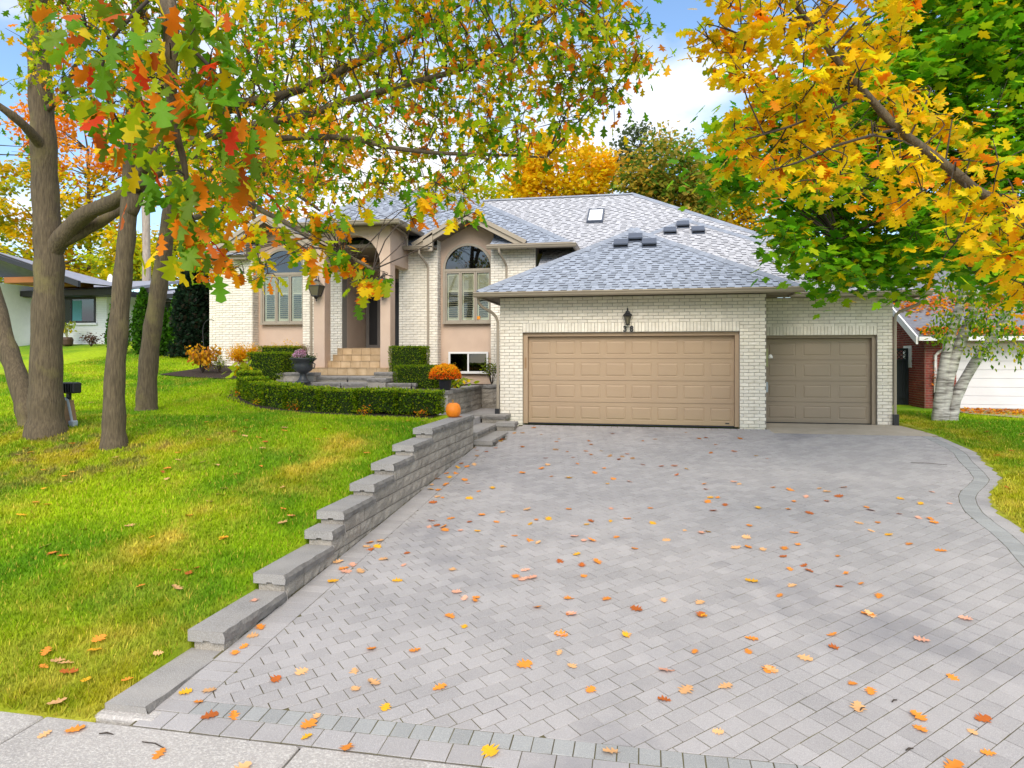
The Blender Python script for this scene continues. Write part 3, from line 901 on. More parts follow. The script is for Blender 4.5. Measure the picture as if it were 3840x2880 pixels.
pa.box(-9.64, CX - AR, 2.2, 2.6, ZS + .0, 5.44); pa.box(CX + AR, -7.24, 2.2, 2.6, ZS + .0, 5.44)
pa.box(-9.64, -9.40, 2.6, FY, ZS + .02, 5.44); pa.box(-7.50, -7.24, 2.6, FY, ZS + .02, 5.44)
pa.build('portico_arch', M['stucco'], house, smooth=False)
for xa, xb in ((-9.64, CX - AR), (CX + AR, -7.24)):
    cb = MB(); cb.bbox(xa, xb, 2.2, 2.6, 1.315, ZS, .012); cb.build('column', M['stucco'], house)
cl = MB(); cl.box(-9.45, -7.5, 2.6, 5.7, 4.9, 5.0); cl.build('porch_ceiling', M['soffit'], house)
# porch steps faced with tiles
ps = MB()
RS = [(2.1, 1.095, 1.315), (2.4, 1.315, 1.515), (2.7, 1.515, 1.708), (3.0, 1.708, 1.908)]
for k, (y, za, zb) in enumerate(RS):
    xa, xb = (-9.75, -6.95) if k == 0 else ((-9.36, -7.5) if k == 1 else (-9.27, -7.56))
    ps.box(xa, xb, y + .02, 5.7, za - (.5 if k == 0 else 0) , zb - .02)
stp = ps.build('porch_steps', M['mortar'], house)
for k, (y, za, zb) in enumerate(RS):
    xa, xb = (-9.75, -6.95) if k == 0 else ((-9.36, -7.5) if k == 1 else (-9.27, -7.56))
    x = xa - (.12 if k % 2 else 0)
    while x < xb - .02:
        x0 = max(x, xa); x1 = min(x + .305, xb)
        t = MB(); t.bbox(x0 + .003, x1 - .003, y, y + .02, za + .004, zb - .022, .004)
        t.bbox(x0 + .003, x1 - .003, y - .012, y + .30, zb - .019, zb + .001, .005)
        t.build('tile', M['tile'], stp); x += .305
# grey block steps in front of the porch
gs = empty('path_steps', (-8.2, 1.2, .7))
tag(gs, 'dark grey block steps leading up to the tiled porch', 'steps')
for (ya, yb, zt) in ((1.15, 2.09, 1.09), (.72, 1.15, .94)):
    x = -10.1
    while x < -6.0:
        slab(x, min(x + 1.0, -5.95), ya, yb, zt, zt - .3, gs, 'y'); x += 1.005
for (xa, xb, ya, zt) in ((-7.25, -6.7, 1.0, 1.22), (-7.3, -6.75, .62, 1.06), (-10.2, -9.0, 1.0, 1.2)):
    slab(xa, xb, ya, ya + .4, zt, zt - .25, gs, 'y')
# front door in the dark porch
fd = empty('front_door_dummy'); bpy.data.objects.remove(fd)
bw = MB(); bw.box(-9.5, -7.5, 5.62, 5.75, 1.9, 5.0); bw.build('porch_back_wall', M['stucco'], house)
dr = MB()
for a, b in ((-9.42, -9.30), (-9.0, -8.90), (-7.72, -7.6)): dr.box(a, b, 5.55, 5.62, 1.91, 4.3)
dr.box(-9.30, -7.72, 5.55, 5.62, 4.18, 4.3); dr.box(-9.30, -9.0, 5.56, 5.62, 1.91, 2.05); dr.box(-8.90, -7.72, 5.56, 5.62, 1.91, 2.02)
door = dr.build('front_door', mat('door_frame', (0.20, 0.18, 0.17), .6), house)
MB().box(-9.30, -9.0, 5.58, 5.60, 2.05, 4.18).build('pane', M['black'], door)
MB().box(-8.90, -7.72, 5.58, 5.60, 2.02, 4.18).build('door_leaf', M['black'], door)

# ---- roofs
roof = MB()
def quadslab(b, pts, t, m=0):
    p = [Vector(q) for q in pts]
    n = (p[1] - p[0]).cross(p[2] - p[0]).normalized()
    if n.z < 0: n = -n
    k = len(p)
    v = [tuple(q) for q in p] + [tuple(q - n * t) for q in p]
    f = [tuple(range(k)), tuple(range(2 * k - 1, k - 1, -1))] + [((i + 1) % k, i, i + k, (i + 1) % k + k) for i in range(k)]
    b.add(v, f, m)
E1 = (-3.97, 3.38, -.5, 3.20, .557); PK1 = (-.295, 3.175, 5.247)
E2 = (-3.84, 6.40, .8, 3.20, .549); PK2 = (1.28, 5.92, 6.01)
quadslab(roof, [(-3.97, -.5, 3.2), (3.38, -.5, 3.2), PK1], .04)
quadslab(roof, [(3.38, -.5, 3.2), (3.38, 3.2, 3.2), (-.295, 6.2, 5.247), PK1], .04)
quadslab(roof, [(-3.97, 4.6, 3.2), (-3.97, -.5, 3.2), PK1, (-.295, 5.5, 5.247)], .04)
quadslab(roof, [(-3.84, .8, 3.2), (6.40, .8, 3.2), PK2], .04)
quadslab(roof, [(6.40, .8, 3.2), (6.40, 10, 3.2), (1.28, 9.0, 6.01), PK2], .04)
RY, RZ = 9.0, 7.64
quadslab(roof, [(-3.1, 3.1, RZ - .6 * 5.9), (5.3, 3.3, RZ - .6 * 5.7), (-.41, RY, RZ), (-3.1, RY, RZ)], .04)
quadslab(roof, [(-8, 6, RZ - 1.8), (-3.1, 6, RZ - 1.8), (-3.1, RY, RZ), (-8, RY, RZ)], .04)
quadslab(roof, [(-5.5, 4.4, RZ - .6 * 4.6), (-3.1, 4.4, RZ - .6 * 4.6), (-3.1, 6, RZ - 1.8), (-5.5, 6, RZ - 1.8)], .04)
quadslab(roof, [(5.3, 3.3, RZ - .6 * 5.7), (5.9, 14.5, 4.2), (-.41, RY, RZ)], .04)
quadslab(roof, [(-9, RY, RZ), (-.41, RY, RZ), (5.5, 15, 4.05), (-9, 15, 4.05)], .04)
EA = (-14.75, 3.3, 4.93); EB = (-2.04, 3.3, 4.93); T4 = 5.2
RA = (-14.75 + T4, 3.3 + T4, 4.93 + .6 * T4); RB = (-2.04 - T4, 3.3 + T4, 4.93 + .6 * T4)
YC = 4.15; ZC = 4.93 + .6 * (YC - 3.3)
quadslab(roof, [(-14.75 + .85, YC, ZC), (-2.04 - .85, YC, ZC), RB, RA], .04)
LOW = [(-14.75, -12.65), (-10.75, -9.62), (-7.26, -6.40), (-4.55, -2.04)]
for xa, xb in LOW:
    ta = .85 if xa < -14 else 0; tb = .85 if xb > -3 else 0
    quadslab(roof, [(xa, 3.3, 4.93), (xb, 3.3, 4.93), (xb - tb, YC, ZC), (xa + ta, YC, ZC)], .04)
quadslab(roof, [EB, (-2.04, 13.7, 4.93), RB], .04)
quadslab(roof, [(-14.75, 13.7, 4.93), EA, RA], .04)
quadslab(roof, [RA, RB, (-2.04, 13.7, 4.93), (-14.75, 13.7, 4.93)], .04)
PE0, PE1, PP = (-9.97, 1.72, 5.50), (-6.85, 1.72, 5.50), (-8.41, 3.28, 6.43)
quadslab(roof, [PE0, PE1, PP], .04)
quadslab(roof, [PE1, (-6.85, 4.3, 5.50), (-8.41, 5.8, 6.43), PP], .04)
quadslab(roof, [(-9.97, 4.3, 5.50), PE0, PP, (-8.41, 5.8, 6.43)], .04)
# two cross gables
def gable(ax, az, xl, zl, xr, zr, yf, yb):
    quadslab(roof, [(xl, yf, zl), (ax, yf, az), (ax, yb, az), (xl, yb - (az - zl) / .6, zl)], .05)
    quadslab(roof, [(ax, yf, az), (xr, yf, zr), (xr, yb - (az - zr) / .6, zr), (ax, yb, az)], .05)
gable(-5.26, 6.05, -6.99, 5.10, -3.43, 5.08, 3.35, 5.25)
gable(-11.93, 6.22, -13.62, 5.22, -10.2, 5.20, 3.35, 5.5)
roofo = roof.build('roof', M['deck'], house)

PALE = [0]
SH = []      # (verts, faces(top), side faces)
def clip_poly(poly, clip):
    # convex clip polygon, ccw
    out_ = poly
    n = len(clip)
    for i in range(n):
        a = clip[i]; b = clip[(i + 1) % n]
        ex, ey = b[0] - a[0], b[1] - a[1]
        out_ = clip_half(out_, ey, -ex, ey * a[0] - ex * a[1]) if len(out_) > 2 else out_
    return out_
def shingles(e0, u_dir, v_dir, clip, lift=.004, expo=.143):
    e0 = Vector(e0); U = Vector(u_dir).normalized(); Vd = Vector(v_dir).normalized(); N = U.cross(Vd).normalized()
    if N.z < 0: N = -N
    clip = ccw(clip)
    umin = min(c[0] for c in clip); umax = max(c[0] for c in clip); vmax = max(c[1] for c in clip)
    row = 0; v0 = -.02
    while v0 < vmax:
        u = umin - random.uniform(0, .3); thick = random.random() < .5
        while u < umax:
            wd = random.uniform(.11, .21) if thick else random.uniform(.10, .19)
            t = .021 if thick else .006
            p = clip_poly([(u, v0), (u + wd - .002, v0), (u + wd - .002, v0 + expo + .03), (u, v0 + expo + .03)], clip)
            if len(p) > 2 and area(p) > .0008:
                h = lambda v: lift + t * max(0.15, 1 - (v - v0) / (expo + .03))
                top = [e0 + U * a + Vd * b + N * h(b) for a, b in p]
                bot = [e0 + U * a + Vd * b + N * 0 for a, b in p]
                SH.append((top, bot, PALE[0]))
            u += wd; thick = not thick
        v0 += expo; row += 1
def slope_v(p): 
    return (0, 1, p)
def front_slope(x0, x1, y, z, p, px, py):
    # triangle clip in (u, v) on a slope facing the street
    k = math.sqrt(1 + p * p)
    shingles((x0, y, z), (1, 0, 0), (0, 1, p), [(-.02, -.02), (x1 - x0 + .02, -.02), (px - x0, (py - y) * k)])
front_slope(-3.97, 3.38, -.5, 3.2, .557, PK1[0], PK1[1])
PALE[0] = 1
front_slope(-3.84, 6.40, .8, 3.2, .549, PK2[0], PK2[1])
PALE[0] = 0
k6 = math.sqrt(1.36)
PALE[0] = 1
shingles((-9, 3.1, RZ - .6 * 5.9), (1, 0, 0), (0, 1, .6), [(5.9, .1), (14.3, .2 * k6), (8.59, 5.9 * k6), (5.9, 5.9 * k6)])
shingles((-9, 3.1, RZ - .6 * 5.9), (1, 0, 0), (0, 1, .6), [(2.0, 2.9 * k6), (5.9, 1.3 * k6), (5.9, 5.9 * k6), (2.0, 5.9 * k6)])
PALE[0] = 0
v4 = .85 * k6
shingles(EA, (1, 0, 0), (0, 1, .6), [(.85, v4), (12.71 - .85, v4), (12.71 - T4, T4 * k6), (T4, T4 * k6)])
for xa, xb in LOW:
    ta = .85 if xa < -14 else 0; tb = .85 if xb > -3 else 0
    shingles(EA, (1, 0, 0), (0, 1, .6), [(xa + 14.75, -.02), (xb + 14.75, -.02), (xb + 14.75 - tb, v4), (xa + 14.75 + ta, v4)])
front_slope(-9.97, -6.85, 1.72, 5.50, .596, -8.41, 3.28)
def sh_size(s):
    c = sum((Vector(q) for q in s[0]), Vector()) / len(s[0])
    if not inview(c, -.01): return 0
    a, b, zf = screen(c)
    pts = [screen(q) for q in s[0]]
    A_ = area([(q[0], q[1]) for q in pts])
    return A_ if len(s[0]) == 4 else A_ * .5
order = sorted(range(len(SH)), key=lambda i: -sh_size(SH[i]))
soloS = set(order[:300])
rest = MB()
for i, (top, bot, pl) in enumerate(SH):
    k = len(top)
    v = top + bot
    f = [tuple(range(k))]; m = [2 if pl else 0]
    for a in range(k):
        b2 = (a + 1) % k
        f.append((b2, a, a + k, b2 + k)); m.append(1)
    tgt = MB() if i in soloS else rest
    b = len(tgt.V)
    tgt.V += [tuple(q) for q in v]; tgt.F += [tuple(j + b for j in q) for q in f]; tgt.M += m
    if i in soloS: tgt.build('shingle', [M['shingle'], M['shedge'], M['shingle2']], roofo)
tag(rest.build('shingle_field', [M['shingle'], M['shedge'], M['shingle2']], roofo), kind='stuff')

# hip and ridge caps
CAPM = MB().add([(0, -.14, -.065), (0, 0, .018), (0, .14, -.065), (.29, -.14, -.072), (.29, 0, .010), (.29, .14, -.072), (0, -.14, -.085), (0, 0, -.004), (0, .14, -.085)],
                [(0, 1, 4, 3), (1, 2, 5, 4), (0, 6, 7, 1), (1, 7, 8, 2)]).mesh('cap_shingle', M['hipcap'])
def caps(a, b):
    a = Vector(a); b = Vector(b); d = (b - a); L = d.length; d.normalize()
    y = Vector((0, 0, 1)).cross(d).normalized(); z = d.cross(y)
    s = 0
    while s < L - .05:
        m = Matrix((d, y, z)).transposed().to_4x4(); m.translation = a + d * s + z * .035
        o = bpy.data.objects.new('cap_shingle', CAPM); COL.objects.link(o); o.parent = roofo; o.matrix_basis = m
        s += .165
caps((-3.97, -.5, 3.2), PK1); caps((3.38, -.5, 3.2), PK1)
caps((6.40, .8, 3.2), PK2); caps((-1.2, 3.44, 4.65), PK2)
caps((-2.04, 3.3, 4.93), RB); caps((5.3, 3.3, RZ - .6 * 5.7), (-.41, RY, RZ)); caps((-.41, RY, RZ), (-6.5, RY, RZ))
caps(PE1, PP); caps(PE0, PP); caps(EA, RA)

# soffits, fascia, gutters
tr = MB()
def gut_x(x0, x1, yb, z, ends=True):
    # gutter running along X; its back is at yb and it sticks out towards the street
    pr = [(yb, z), (yb - .055, z - .002), (yb - .085, z + .03), (yb - .105, z + .085), (yb - .120, z + .088), (yb - .120, z + .115), (yb - .105, z + .115), (yb, z + .115)]
    g = MB(); g.prism(pr, x0, x1, axis='x'); return g
def gut_y(y0, y1, xb, z, sgn=1):
    pr = [(xb, z), (xb + sgn * .055, z - .002), (xb + sgn * .085, z + .03), (xb + sgn * .105, z + .085), (xb + sgn * .12, z + .088), (xb + sgn * .12, z + .115), (xb + sgn * .105, z + .115), (xb, z + .115)]
    g = MB(); g.prism(pr, y0, y1, axis='y'); return g
def gutter(g): return g.build('gutter', M['trim'], house)
gutter(gut_x(-4.06, 3.46, -.50, 3.075)); gutter(gut_y(-.50, .75, 3.36, 3.075, 1)); gutter(gut_y(-.50, 4.5, -3.95, 3.075, -1))
gutter(gut_x(3.42, 6.50, .78, 3.06)); gutter(gut_y(.78, 9, 6.38, 3.06, 1))
gutter(gut_x(-7.46, -6.44, 3.30, 4.90)); gutter(gut_x(-4.62, -1.95, 3.30, 4.84)); gutter(gut_y(3.30, 9, -2.06, 4.84, 1))
gutter(gut_x(-14.82, -13.45, 3.30, 4.86)); gutter(gut_x(-10.75, -9.85, 3.30, 4.90))
gutter(gut_x(-10.05, -6.77, 1.72, 5.40)); gutter(gut_y(1.72, 3.9, -6.87, 5.40, 1)); gutter(gut_y(1.72, 3.9, -9.95, 5.40, -1))
sf = MB()
sf.box(-3.97, 3.38, -.5, -.002, 3.11, 3.15); sf.box(-3.97, -3.524, 0, 4.5, 3.11, 3.15); sf.box(2.75, 3.38, 0, .78, 3.112, 3.15)
sf.box(2.75, 6.38, .78, 1.298, 3.105, 3.145); sf.box(5.855, 6.38, 1.3, 9, 3.105, 3.145)
sf.box(-7.5, -6.3, 3.3, 3.748, 4.965, 5.0); sf.box(-4.6, -2.05, 3.3, 3.748, 4.965, 5.0); sf.box(-3.215, -2.05, 3.748, 9, 4.965, 5.0)
sf.box(-14.74, -12.6, 3.3, 3.748, 4.90, 4.94); sf.box(-14.74, -14.31, 3.75, 9, 4.90, 4.94); sf.box(-10.8, -9.66, 3.3, 3.748, 4.965, 5.0)
sf.box(-9.95, -6.87, 1.72, 2.198, 5.445, 5.48); sf.box(-7.238, -6.87, 2.2, 3.9, 5.445, 5.48); sf.box(-9.95, -9.642, 2.2, 3.9, 5.445, 5.48)
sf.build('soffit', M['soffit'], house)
# gable rake boards and their soffits
def rake(ax, az, xe, ze, yf):
    b = MB(); d = Vector((xe - ax, 0, ze - az)); L = d.length; d.normalize(); n = Vector((-d.z, 0, d.x))
    if n.z < 0: n = -n
    def strip(o0, o1, y0, y1, m=0):
        a = Vector((ax, 0, az)); e = Vector((xe, 0, ze))
        # plumb cut at the apex
        q = [a - Vector((0, 0, 1)) * (o0 / n.z) * 0 + n * -o0, e - n * o0, e - n * o1, a - n * o1]
        q[0] = Vector((ax, 0, az - o0 / n.z)); q[3] = Vector((ax, 0, az - o1 / n.z))
        b.prism([(p.x, p.z) for p in q], y0, y1, m)
    strip(-.01, .11, yf - .05, yf - .005); strip(.08, .24, yf, yf + .04)
    b.build('rake_board', M['trim'], house)
    b2 = b; b = MB()
    s = MB(); a = Vector((ax, 0, az)); 
    q = [(ax, az - .235 / n.z), (xe, ze - .235 * n.z), (xe, ze - .215 * n.z), (ax, az - .215 / n.z)]
    s.prism(q, yf + .04, FY + .349); s.build('rake_soffit', M['soffit'], house)
rake(-5.26, 6.05, -6.99, 5.10, 3.35); rake(-5.26, 6.05, -3.43, 5.08, 3.35)
rake(-11.93, 6.22, -13.62, 5.22, 3.35); rake(-11.93, 6.22, -10.2, 5.20, 3.35)
eb = MB(); eb.prism([(-6.62, 4.86), (-6.32, 4.86), (-6.32, 5.42), (-6.62, 5.22)], 3.30, 3.42)
eb.build('rake_return', M['trim'], house)
eb = MB(); eb.prism([(-13.2, 4.80), (-12.62, 4.80), (-12.62, 5.5), (-13.2, 5.2)], 3.40, 3.70)
eb.build('rake_return', M['trim'], house)
# downspouts
def spout(pts, r=.036):
    b = MB(); b.tube(pts, r, 6); o = b.build('downspout', M['trim'], house); return o
spout([(-6.72, 3.24, 4.92), (-6.72, 3.24, 4.78), (-6.60, 3.66, 4.48), (-6.585, 3.70, 4.40), (-6.585, 3.70, 1.15)])
spout([(-4.25, 3.24, 4.86), (-4.24, 3.26, 4.75), (-4.12, 3.64, 4.45), (-4.11, 3.70, 4.38), (-4.11, 3.70, 3.0)])
spout([(-10.52, 3.24, 4.92), (-10.52, 3.24, 4.8), (-10.50, 3.68, 4.4), (-10.50, 3.70, 4.3), (-10.50, 3.70, .9)])
d3 = spout([(-3.98, -.42, 3.08), (-3.97, -.40, 2.96), (-3.90, -.32, 2.86), (-3.68, -.14, 2.72), (-3.60, -.08, 2.62), (-3.565, -.05, 2.50), (-3.565, -.05, .32)])
MB().box(-3.62, -3.51, -.14, -.01, .20, .36).build('boot', M['black'], d3)
d4 = spout([(6.40, .86, 3.06), (6.38, .88, 2.96), (6.28, 1.0, 2.86), (5.98, 1.22, 2.72), (5.90, 1.25, 2.64), (5.885, 1.25, 2.5), (5.885, 1.25, .22)])
MB().box(5.84, 5.95, 1.18, 1.30, -.08, .26).build('boot', M['black'], d4)
spout([(-7.10, 1.98, 5.42), (-7.10, 3.05, 5.36), (-7.08, 3.18, 5.2), (-7.08, 3.18, 5.0)], .03)

# roof vents and skylight
def roof_vent(x, y, z, p):
    root = empty('roof_vent'); bpy.data.objects.remove(root)
    k = Vector((0, 1, p)).normalized(); n = Vector((0, -p, 1)).normalized(); o = Vector((x, y, z))
    def bx(u0, u1, v0, v1, n0, n1):
        b = MB(); pts = []
        for c in (n0, n1):
            for (a, d) in ((u0, v0), (u1, v0), (u1, v1), (u0, v1)): pts.append(o + Vector((a, 0, 0)) + k * d + n * c)
        b.add(pts, [(0, 3, 2, 1), (4, 5, 6, 7), (0, 1, 5, 4), (1, 2, 6, 5), (2, 3, 7, 6), (3, 0, 4, 7)]); return b
    base = bx(-.19, .19, -.05, .42, .012, .028).build('roof_vent', M['vent'], house)
    bx(-.15, .15, .06, .34, .028, .085).build('vent_throat', M['black'], base)
    hood = bx(-.19, .19, .0, .38, .085, .125); hood.build('vent_hood', M['vent'], base)
    sk = MB()
    for u0, u1 in ((-.19, -.175), (.175, .19)):
        for q in (bx(u0, u1, .0, .38, .028, .085),): sk.add(q.V, q.F)
    sk.build('vent_side', M['vent'], base)
for x, y in ((-.63, 1.92), (-.25, 2.31), (.12, 1.91)): roof_vent(x, y, 3.2 + .557 * (y + .5), .557)
for x, y in ((1.17, 5.22), (.76, 4.73), (1.59, 4.71)): roof_vent(x, y, 3.2 + .549 * (y - .8), .549)
k = Vector((0, 1, .6)).normalized(); n = Vector((0, -.6, 1)).normalized(); o = Vector((-1.92, 6.45, RZ - .6 * (9 - 6.45)))
def bx(u0, u1, v0, v1, n0, n1):
    pts = []
    for c in (n0, n1):
        for (a, d) in ((u0, v0), (u1, v0), (u1, v1), (u0, v1)): pts.append(o + Vector((a, 0, 0)) + k * d + n * c)
    return pts, [(0, 3, 2, 1), (4, 5, 6, 7), (0, 1, 5, 4), (1, 2, 6, 5), (2, 3, 7, 6), (3, 0, 4, 7)]
sky_f = MB()
for q in ((0, .55, 0, .06, 0, .11), (0, .55, 1.16, 1.22, 0, .11), (0, .05, .06, 1.16, 0, .11), (.50, .55, .06, 1.16, 0, .11)): sky_f.add(*bx(*q))
skl = sky_f.build('skylight', M['vent'], house)
MB().add(*bx(.05, .50, .06, 1.16, .02, .09)).build('skylight_dome', mat('skylight_acrylic', (0.9, 0.91, 0.93), .15, vscale=.5, col2=(0.88, 0.89, 0.92)), skl)

# ---- garage doors: sections with raised panels
def garage_door(x0, x1, z0, z1, y, cols, key, fw, label):
    b = MB()
    b.box(x0 - fw, x0, y - .10, y + .06, z0, z1 + .1); b.box(x1, x1 + fw, y - .10, y + .06, z0, z1 + .1); b.box(x0, x1, y - .10, y + .06, z1 + .015, z1 + .1)
    b.box(x0 - .02, x1 + .02, y + .05, y + .09, z0, z1 + .05)
    dor = b.build('garage_door', M[key], house); dor['label'] = label
    H = (z1 - z0) / 4
    for r in range(4):
        s = MB(); za, zb = z0 + r * H + .004, z0 + (r + 1) * H - .004
        if r == 0: za += .012
        s.box(x0 + .004, x1 - .004, y + .008, y + .05, za, zb)
        # face with openings for the raised panels
        cw = (x1 - x0) / cols; mx = cw * .105; mz = H * .2
        xs = [x0 + .004]; 
        for c in range(cols): xs += [x0 + c * cw + mx, x0 + (c + 1) * cw - mx]
        xs.append(x1 - .004)
        pz0, pz1 = za + mz * .9, zb - mz * .9
        s.box(xs[0], xs[-1], y, y + .008, za, pz0); s.box(xs[0], xs[-1], y, y + .008, pz1, zb)
        for i in range(0, len(xs), 2): s.box(xs[i], xs[i + 1], y, y + .008, pz0, pz1)
        sec = s.build('door_section', M[key], dor)
        for c in range(cols):
            a, d = xs[1 + 2 * c], xs[2 + 2 * c]
            g = .045
            v = [(a, y, pz0), (d, y, pz0), (d, y, pz1), (a, y, pz1), (a + .012, y + .0075, pz0 + .012), (d - .012, y + .0075, pz0 + .012), (d - .012, y + .0075, pz1 - .012), (a + .012, y + .0075, pz1 - .012),
                 (a + g, y - .004, pz0 + g), (d - g, y - .004, pz0 + g), (d - g, y - .004, pz1 - g), (a + g, y - .004, pz1 - g)]
            f = [(8, 9, 10, 11)]
            for q in range(2):
                for i in range(4):
                    j = (i + 1) % 4; f.append((q * 4 + i, q * 4 + j, q * 4 + 4 + j, q * 4 + 4 + i))
            MB().add(v, f).build('raised_panel', M[key], dor)
    MB().box(x0, x1, y - .004, y + .03, z0 - .02, z0 + .012).build('weather_seal', M['black'], dor)
    return dor
gd = garage_door(-2.835, 2.065, .0, 2.125, .17, 8, 'gdoor', .11, 'wide tan double garage door with four rows of raised panels')
MB().box(1.86, 1.95, .158, .168, .06, .085).build('maker_plate', M['black'], gd)
MB().box(-2.90, -2.87, .05, .075, 1.36, 1.62).build('cover_plate', M['sawn'], gd)
garage_door(2.95, 5.41, -.005, 2.085, 1.46, 3, 'gdoor_shade', .095, 'single garage door, its tan darkened for shade, with three columns of raised panels')

# ---- windows
def arch_window(cx, r, zsill, ztr, y, name_label, cut=None):
    n = 22
    fw = .075
    b = MB()
    for k_ in range(n):
        t0, t1 = math.pi * k_ / n, math.pi * (k_ + 1) / n
        p = [(cx + (r) * math.cos(t0), ztr + r * math.sin(t0)), (cx + r * math.cos(t1), ztr + r * math.sin(t1)), (cx + (r - fw) * math.cos(t1), ztr + (r - fw) * math.sin(t1)), (cx + (r - fw) * math.cos(t0), ztr + (r - fw) * math.sin(t0))]
        b.prism(p, y - .075, y + .02)
    b.box(cx - r, cx - r + fw, y - .075, y + .02, zsill + .06, ztr); b.box(cx + r - fw, cx + r, y - .075, y + .02, zsill + .06, ztr)
    b.box(cx - r - .01, cx + r + .01, y - .09, y + .02, zsill, zsill + .06)
    b.box(cx - r + fw, cx + r - fw, y - .07, y + .02, ztr - .07, ztr + .012)
    win = b.build('arched_window', M['frame'], house); win['label'] = name_label
    wi = (2 * (r - fw)) / 3
    xs = [cx - r + fw + wi * i for i in range(4)]
    for i in range(3):
        a, d = xs[i], xs[i + 1]
        f = MB(); e = .05
        f.box(a + .004, a + e, y - .055, y + .0, zsill + .06, ztr - .072); f.box(d - e, d - .004, y - .055, y, zsill + .06, ztr - .072)
        f.box(a + e, d - e, y - .055, y, zsill + .06, zsill + .115); f.box(a + e, d - e, y - .055, y, ztr - .12, ztr - .072)
        f.build('casement_frame', M['frame'], win)
        MB().box(a + e, d - e, y - .03, y - .026, zsill + .115, ztr - .12).build('pane', M['glass'], win)
        # plantation shutter behind the glass
        s = MB(); zb, ztp = zsill + .12, ztr - .125
        s.box(a + e + .003, a + e + .045, y + .01, y + .035, zb, ztp); s.box(d - e - .045, d - e - .003, y + .01, y + .035, zb, ztp)
        s.box(a + e + .045, d - e - .045, y + .01, y + .035, zb, zb + .06); s.box(a + e + .045, d - e - .045, y + .01, y + .035, ztp - .06, ztp)
        zm = zb + .62 * (ztp - zb)
        s.box(a + e + .045, d - e - .045, y + .01, y + .035, zm - .03, zm + .03)
        z = zb + .075
        while z < ztp - .07:
            if abs(z - zm) > .045:
                op = .012 if z < zm else .028
                x0, x1 = a + e + .046, d - e - .046
                s.add([(x0, y + .004, z + op), (x1, y + .004, z + op), (x1, y + .045, z - op), (x0, y + .045, z - op), (x0, y + .007, z + op + .006), (x1, y + .007, z + op + .006), (x1, y + .048, z - op + .006), (x0, y + .048, z - op + .006)],
                      [(0, 3, 2, 1), (4, 5, 6, 7), (0, 1, 5, 4), (2, 3, 7, 6)])
            z += .068
        tag(s.build('shutter', M['shutter'], win), kind='stuff')
    # arched light with sunburst bars
    g = MB(); rr = r - fw
    pts = [(cx + rr * math.cos(math.pi * q / n), y - .028, ztr + .012 + rr * math.sin(math.pi * q / n)) for q in range(n + 1)]
    g.add(pts, [tuple(range(n + 1))]); g.build('arch_pane', M['dglass'], win)
    sbm = MB(); hub = rr * .34
    for deg in (30, 60, 90, 120, 150):
        t = R(deg); d_ = Vector((math.cos(t), 0, math.sin(t))); c0 = Vector((cx, y - .012, ztr + .012))
        sbm.tube([c0 + d_ * hub, c0 + d_ * rr], .008, 5)
    for q in range(10):
        t0, t1 = math.pi * q / 10, math.pi * (q + 1) / 10
        sbm.tube([(cx + hub * math.cos(t0), y - .012, ztr + .012 + hub * math.sin(t0)), (cx + hub * math.cos(t1), y - .012, ztr + .012 + hub * math.sin(t1))], .009, 5)
    sbm.build('sunburst_bars', M['shutter'], win)
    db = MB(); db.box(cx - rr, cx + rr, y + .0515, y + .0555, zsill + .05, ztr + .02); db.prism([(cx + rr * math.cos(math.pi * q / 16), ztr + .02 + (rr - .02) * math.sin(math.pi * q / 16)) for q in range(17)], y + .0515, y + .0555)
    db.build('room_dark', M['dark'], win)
    return win
WY = FY + .29
arch_window(-5.39, .80, 2.665, 4.365, WY, 'arched window with cream shutters above the low cellar window')
arch_window(-11.64, .80, 2.70, 4.39, WY, 'arched window with cream shutters left of the portico')
MB().box(-5.10, -5.0, WY - .034, WY - .031, 2.80, 2.90).build('alarm_sticker', mat('sticker', (0.75, 0.28, 0.02), .6), house)
# recess behind each stucco panel is closed: low cellar window
cw = MB()
cw.box(-6.02, -5.96, WY - .04, WY + .01, 1.175, 1.80); cw.box(-4.80, -4.745, WY - .04, WY + .01, 1.175, 1.80); cw.box(-5.96, -4.80, WY - .04, WY + .01, 1.74, 1.80); cw.box(-6.04, -4.72, WY - .06, WY + .01, 1.12, 1.195); cw.box(-5.41, -5.36, WY - .03, WY + .01, 1.195, 1.74)
cwo = cw.build('cellar_window', M['white'], house)
MB().box(-5.96, -5.41, WY - .012, WY - .008, 1.195, 1.74).build('pane', M['dglass'], cwo)
MB().box(-5.36, -4.80, WY - .012, WY - .008, 1.195, 1.74).build('pane', M['dglass'], cwo)
MB().box(-5.96, -4.80, WY + .0, WY + .009, 1.2, 1.74).build('blind', mat('tan_blind', (0.16, 0.125, 0.075), .8), cwo)
# meter boxes on the side of the garage pier
MB().bbox(2.745, 2.86, .42, .66, 1.40, 1.83, .01).build('meter_box', mat('meter_green', (0.34, 0.36, 0.18), .6), house)
MB().lathe([(.0, 1.60), (.05, 1.605), (.055, 1.64), (.03, 1.69), (.0, 1.70)], 2.93, .54, 12).build('meter_dial', M['white'], house)
MB().bbox(2.745, 2.86, .42, .60, .80, 1.04, .01).build('utility_box', M['greycond'], house)
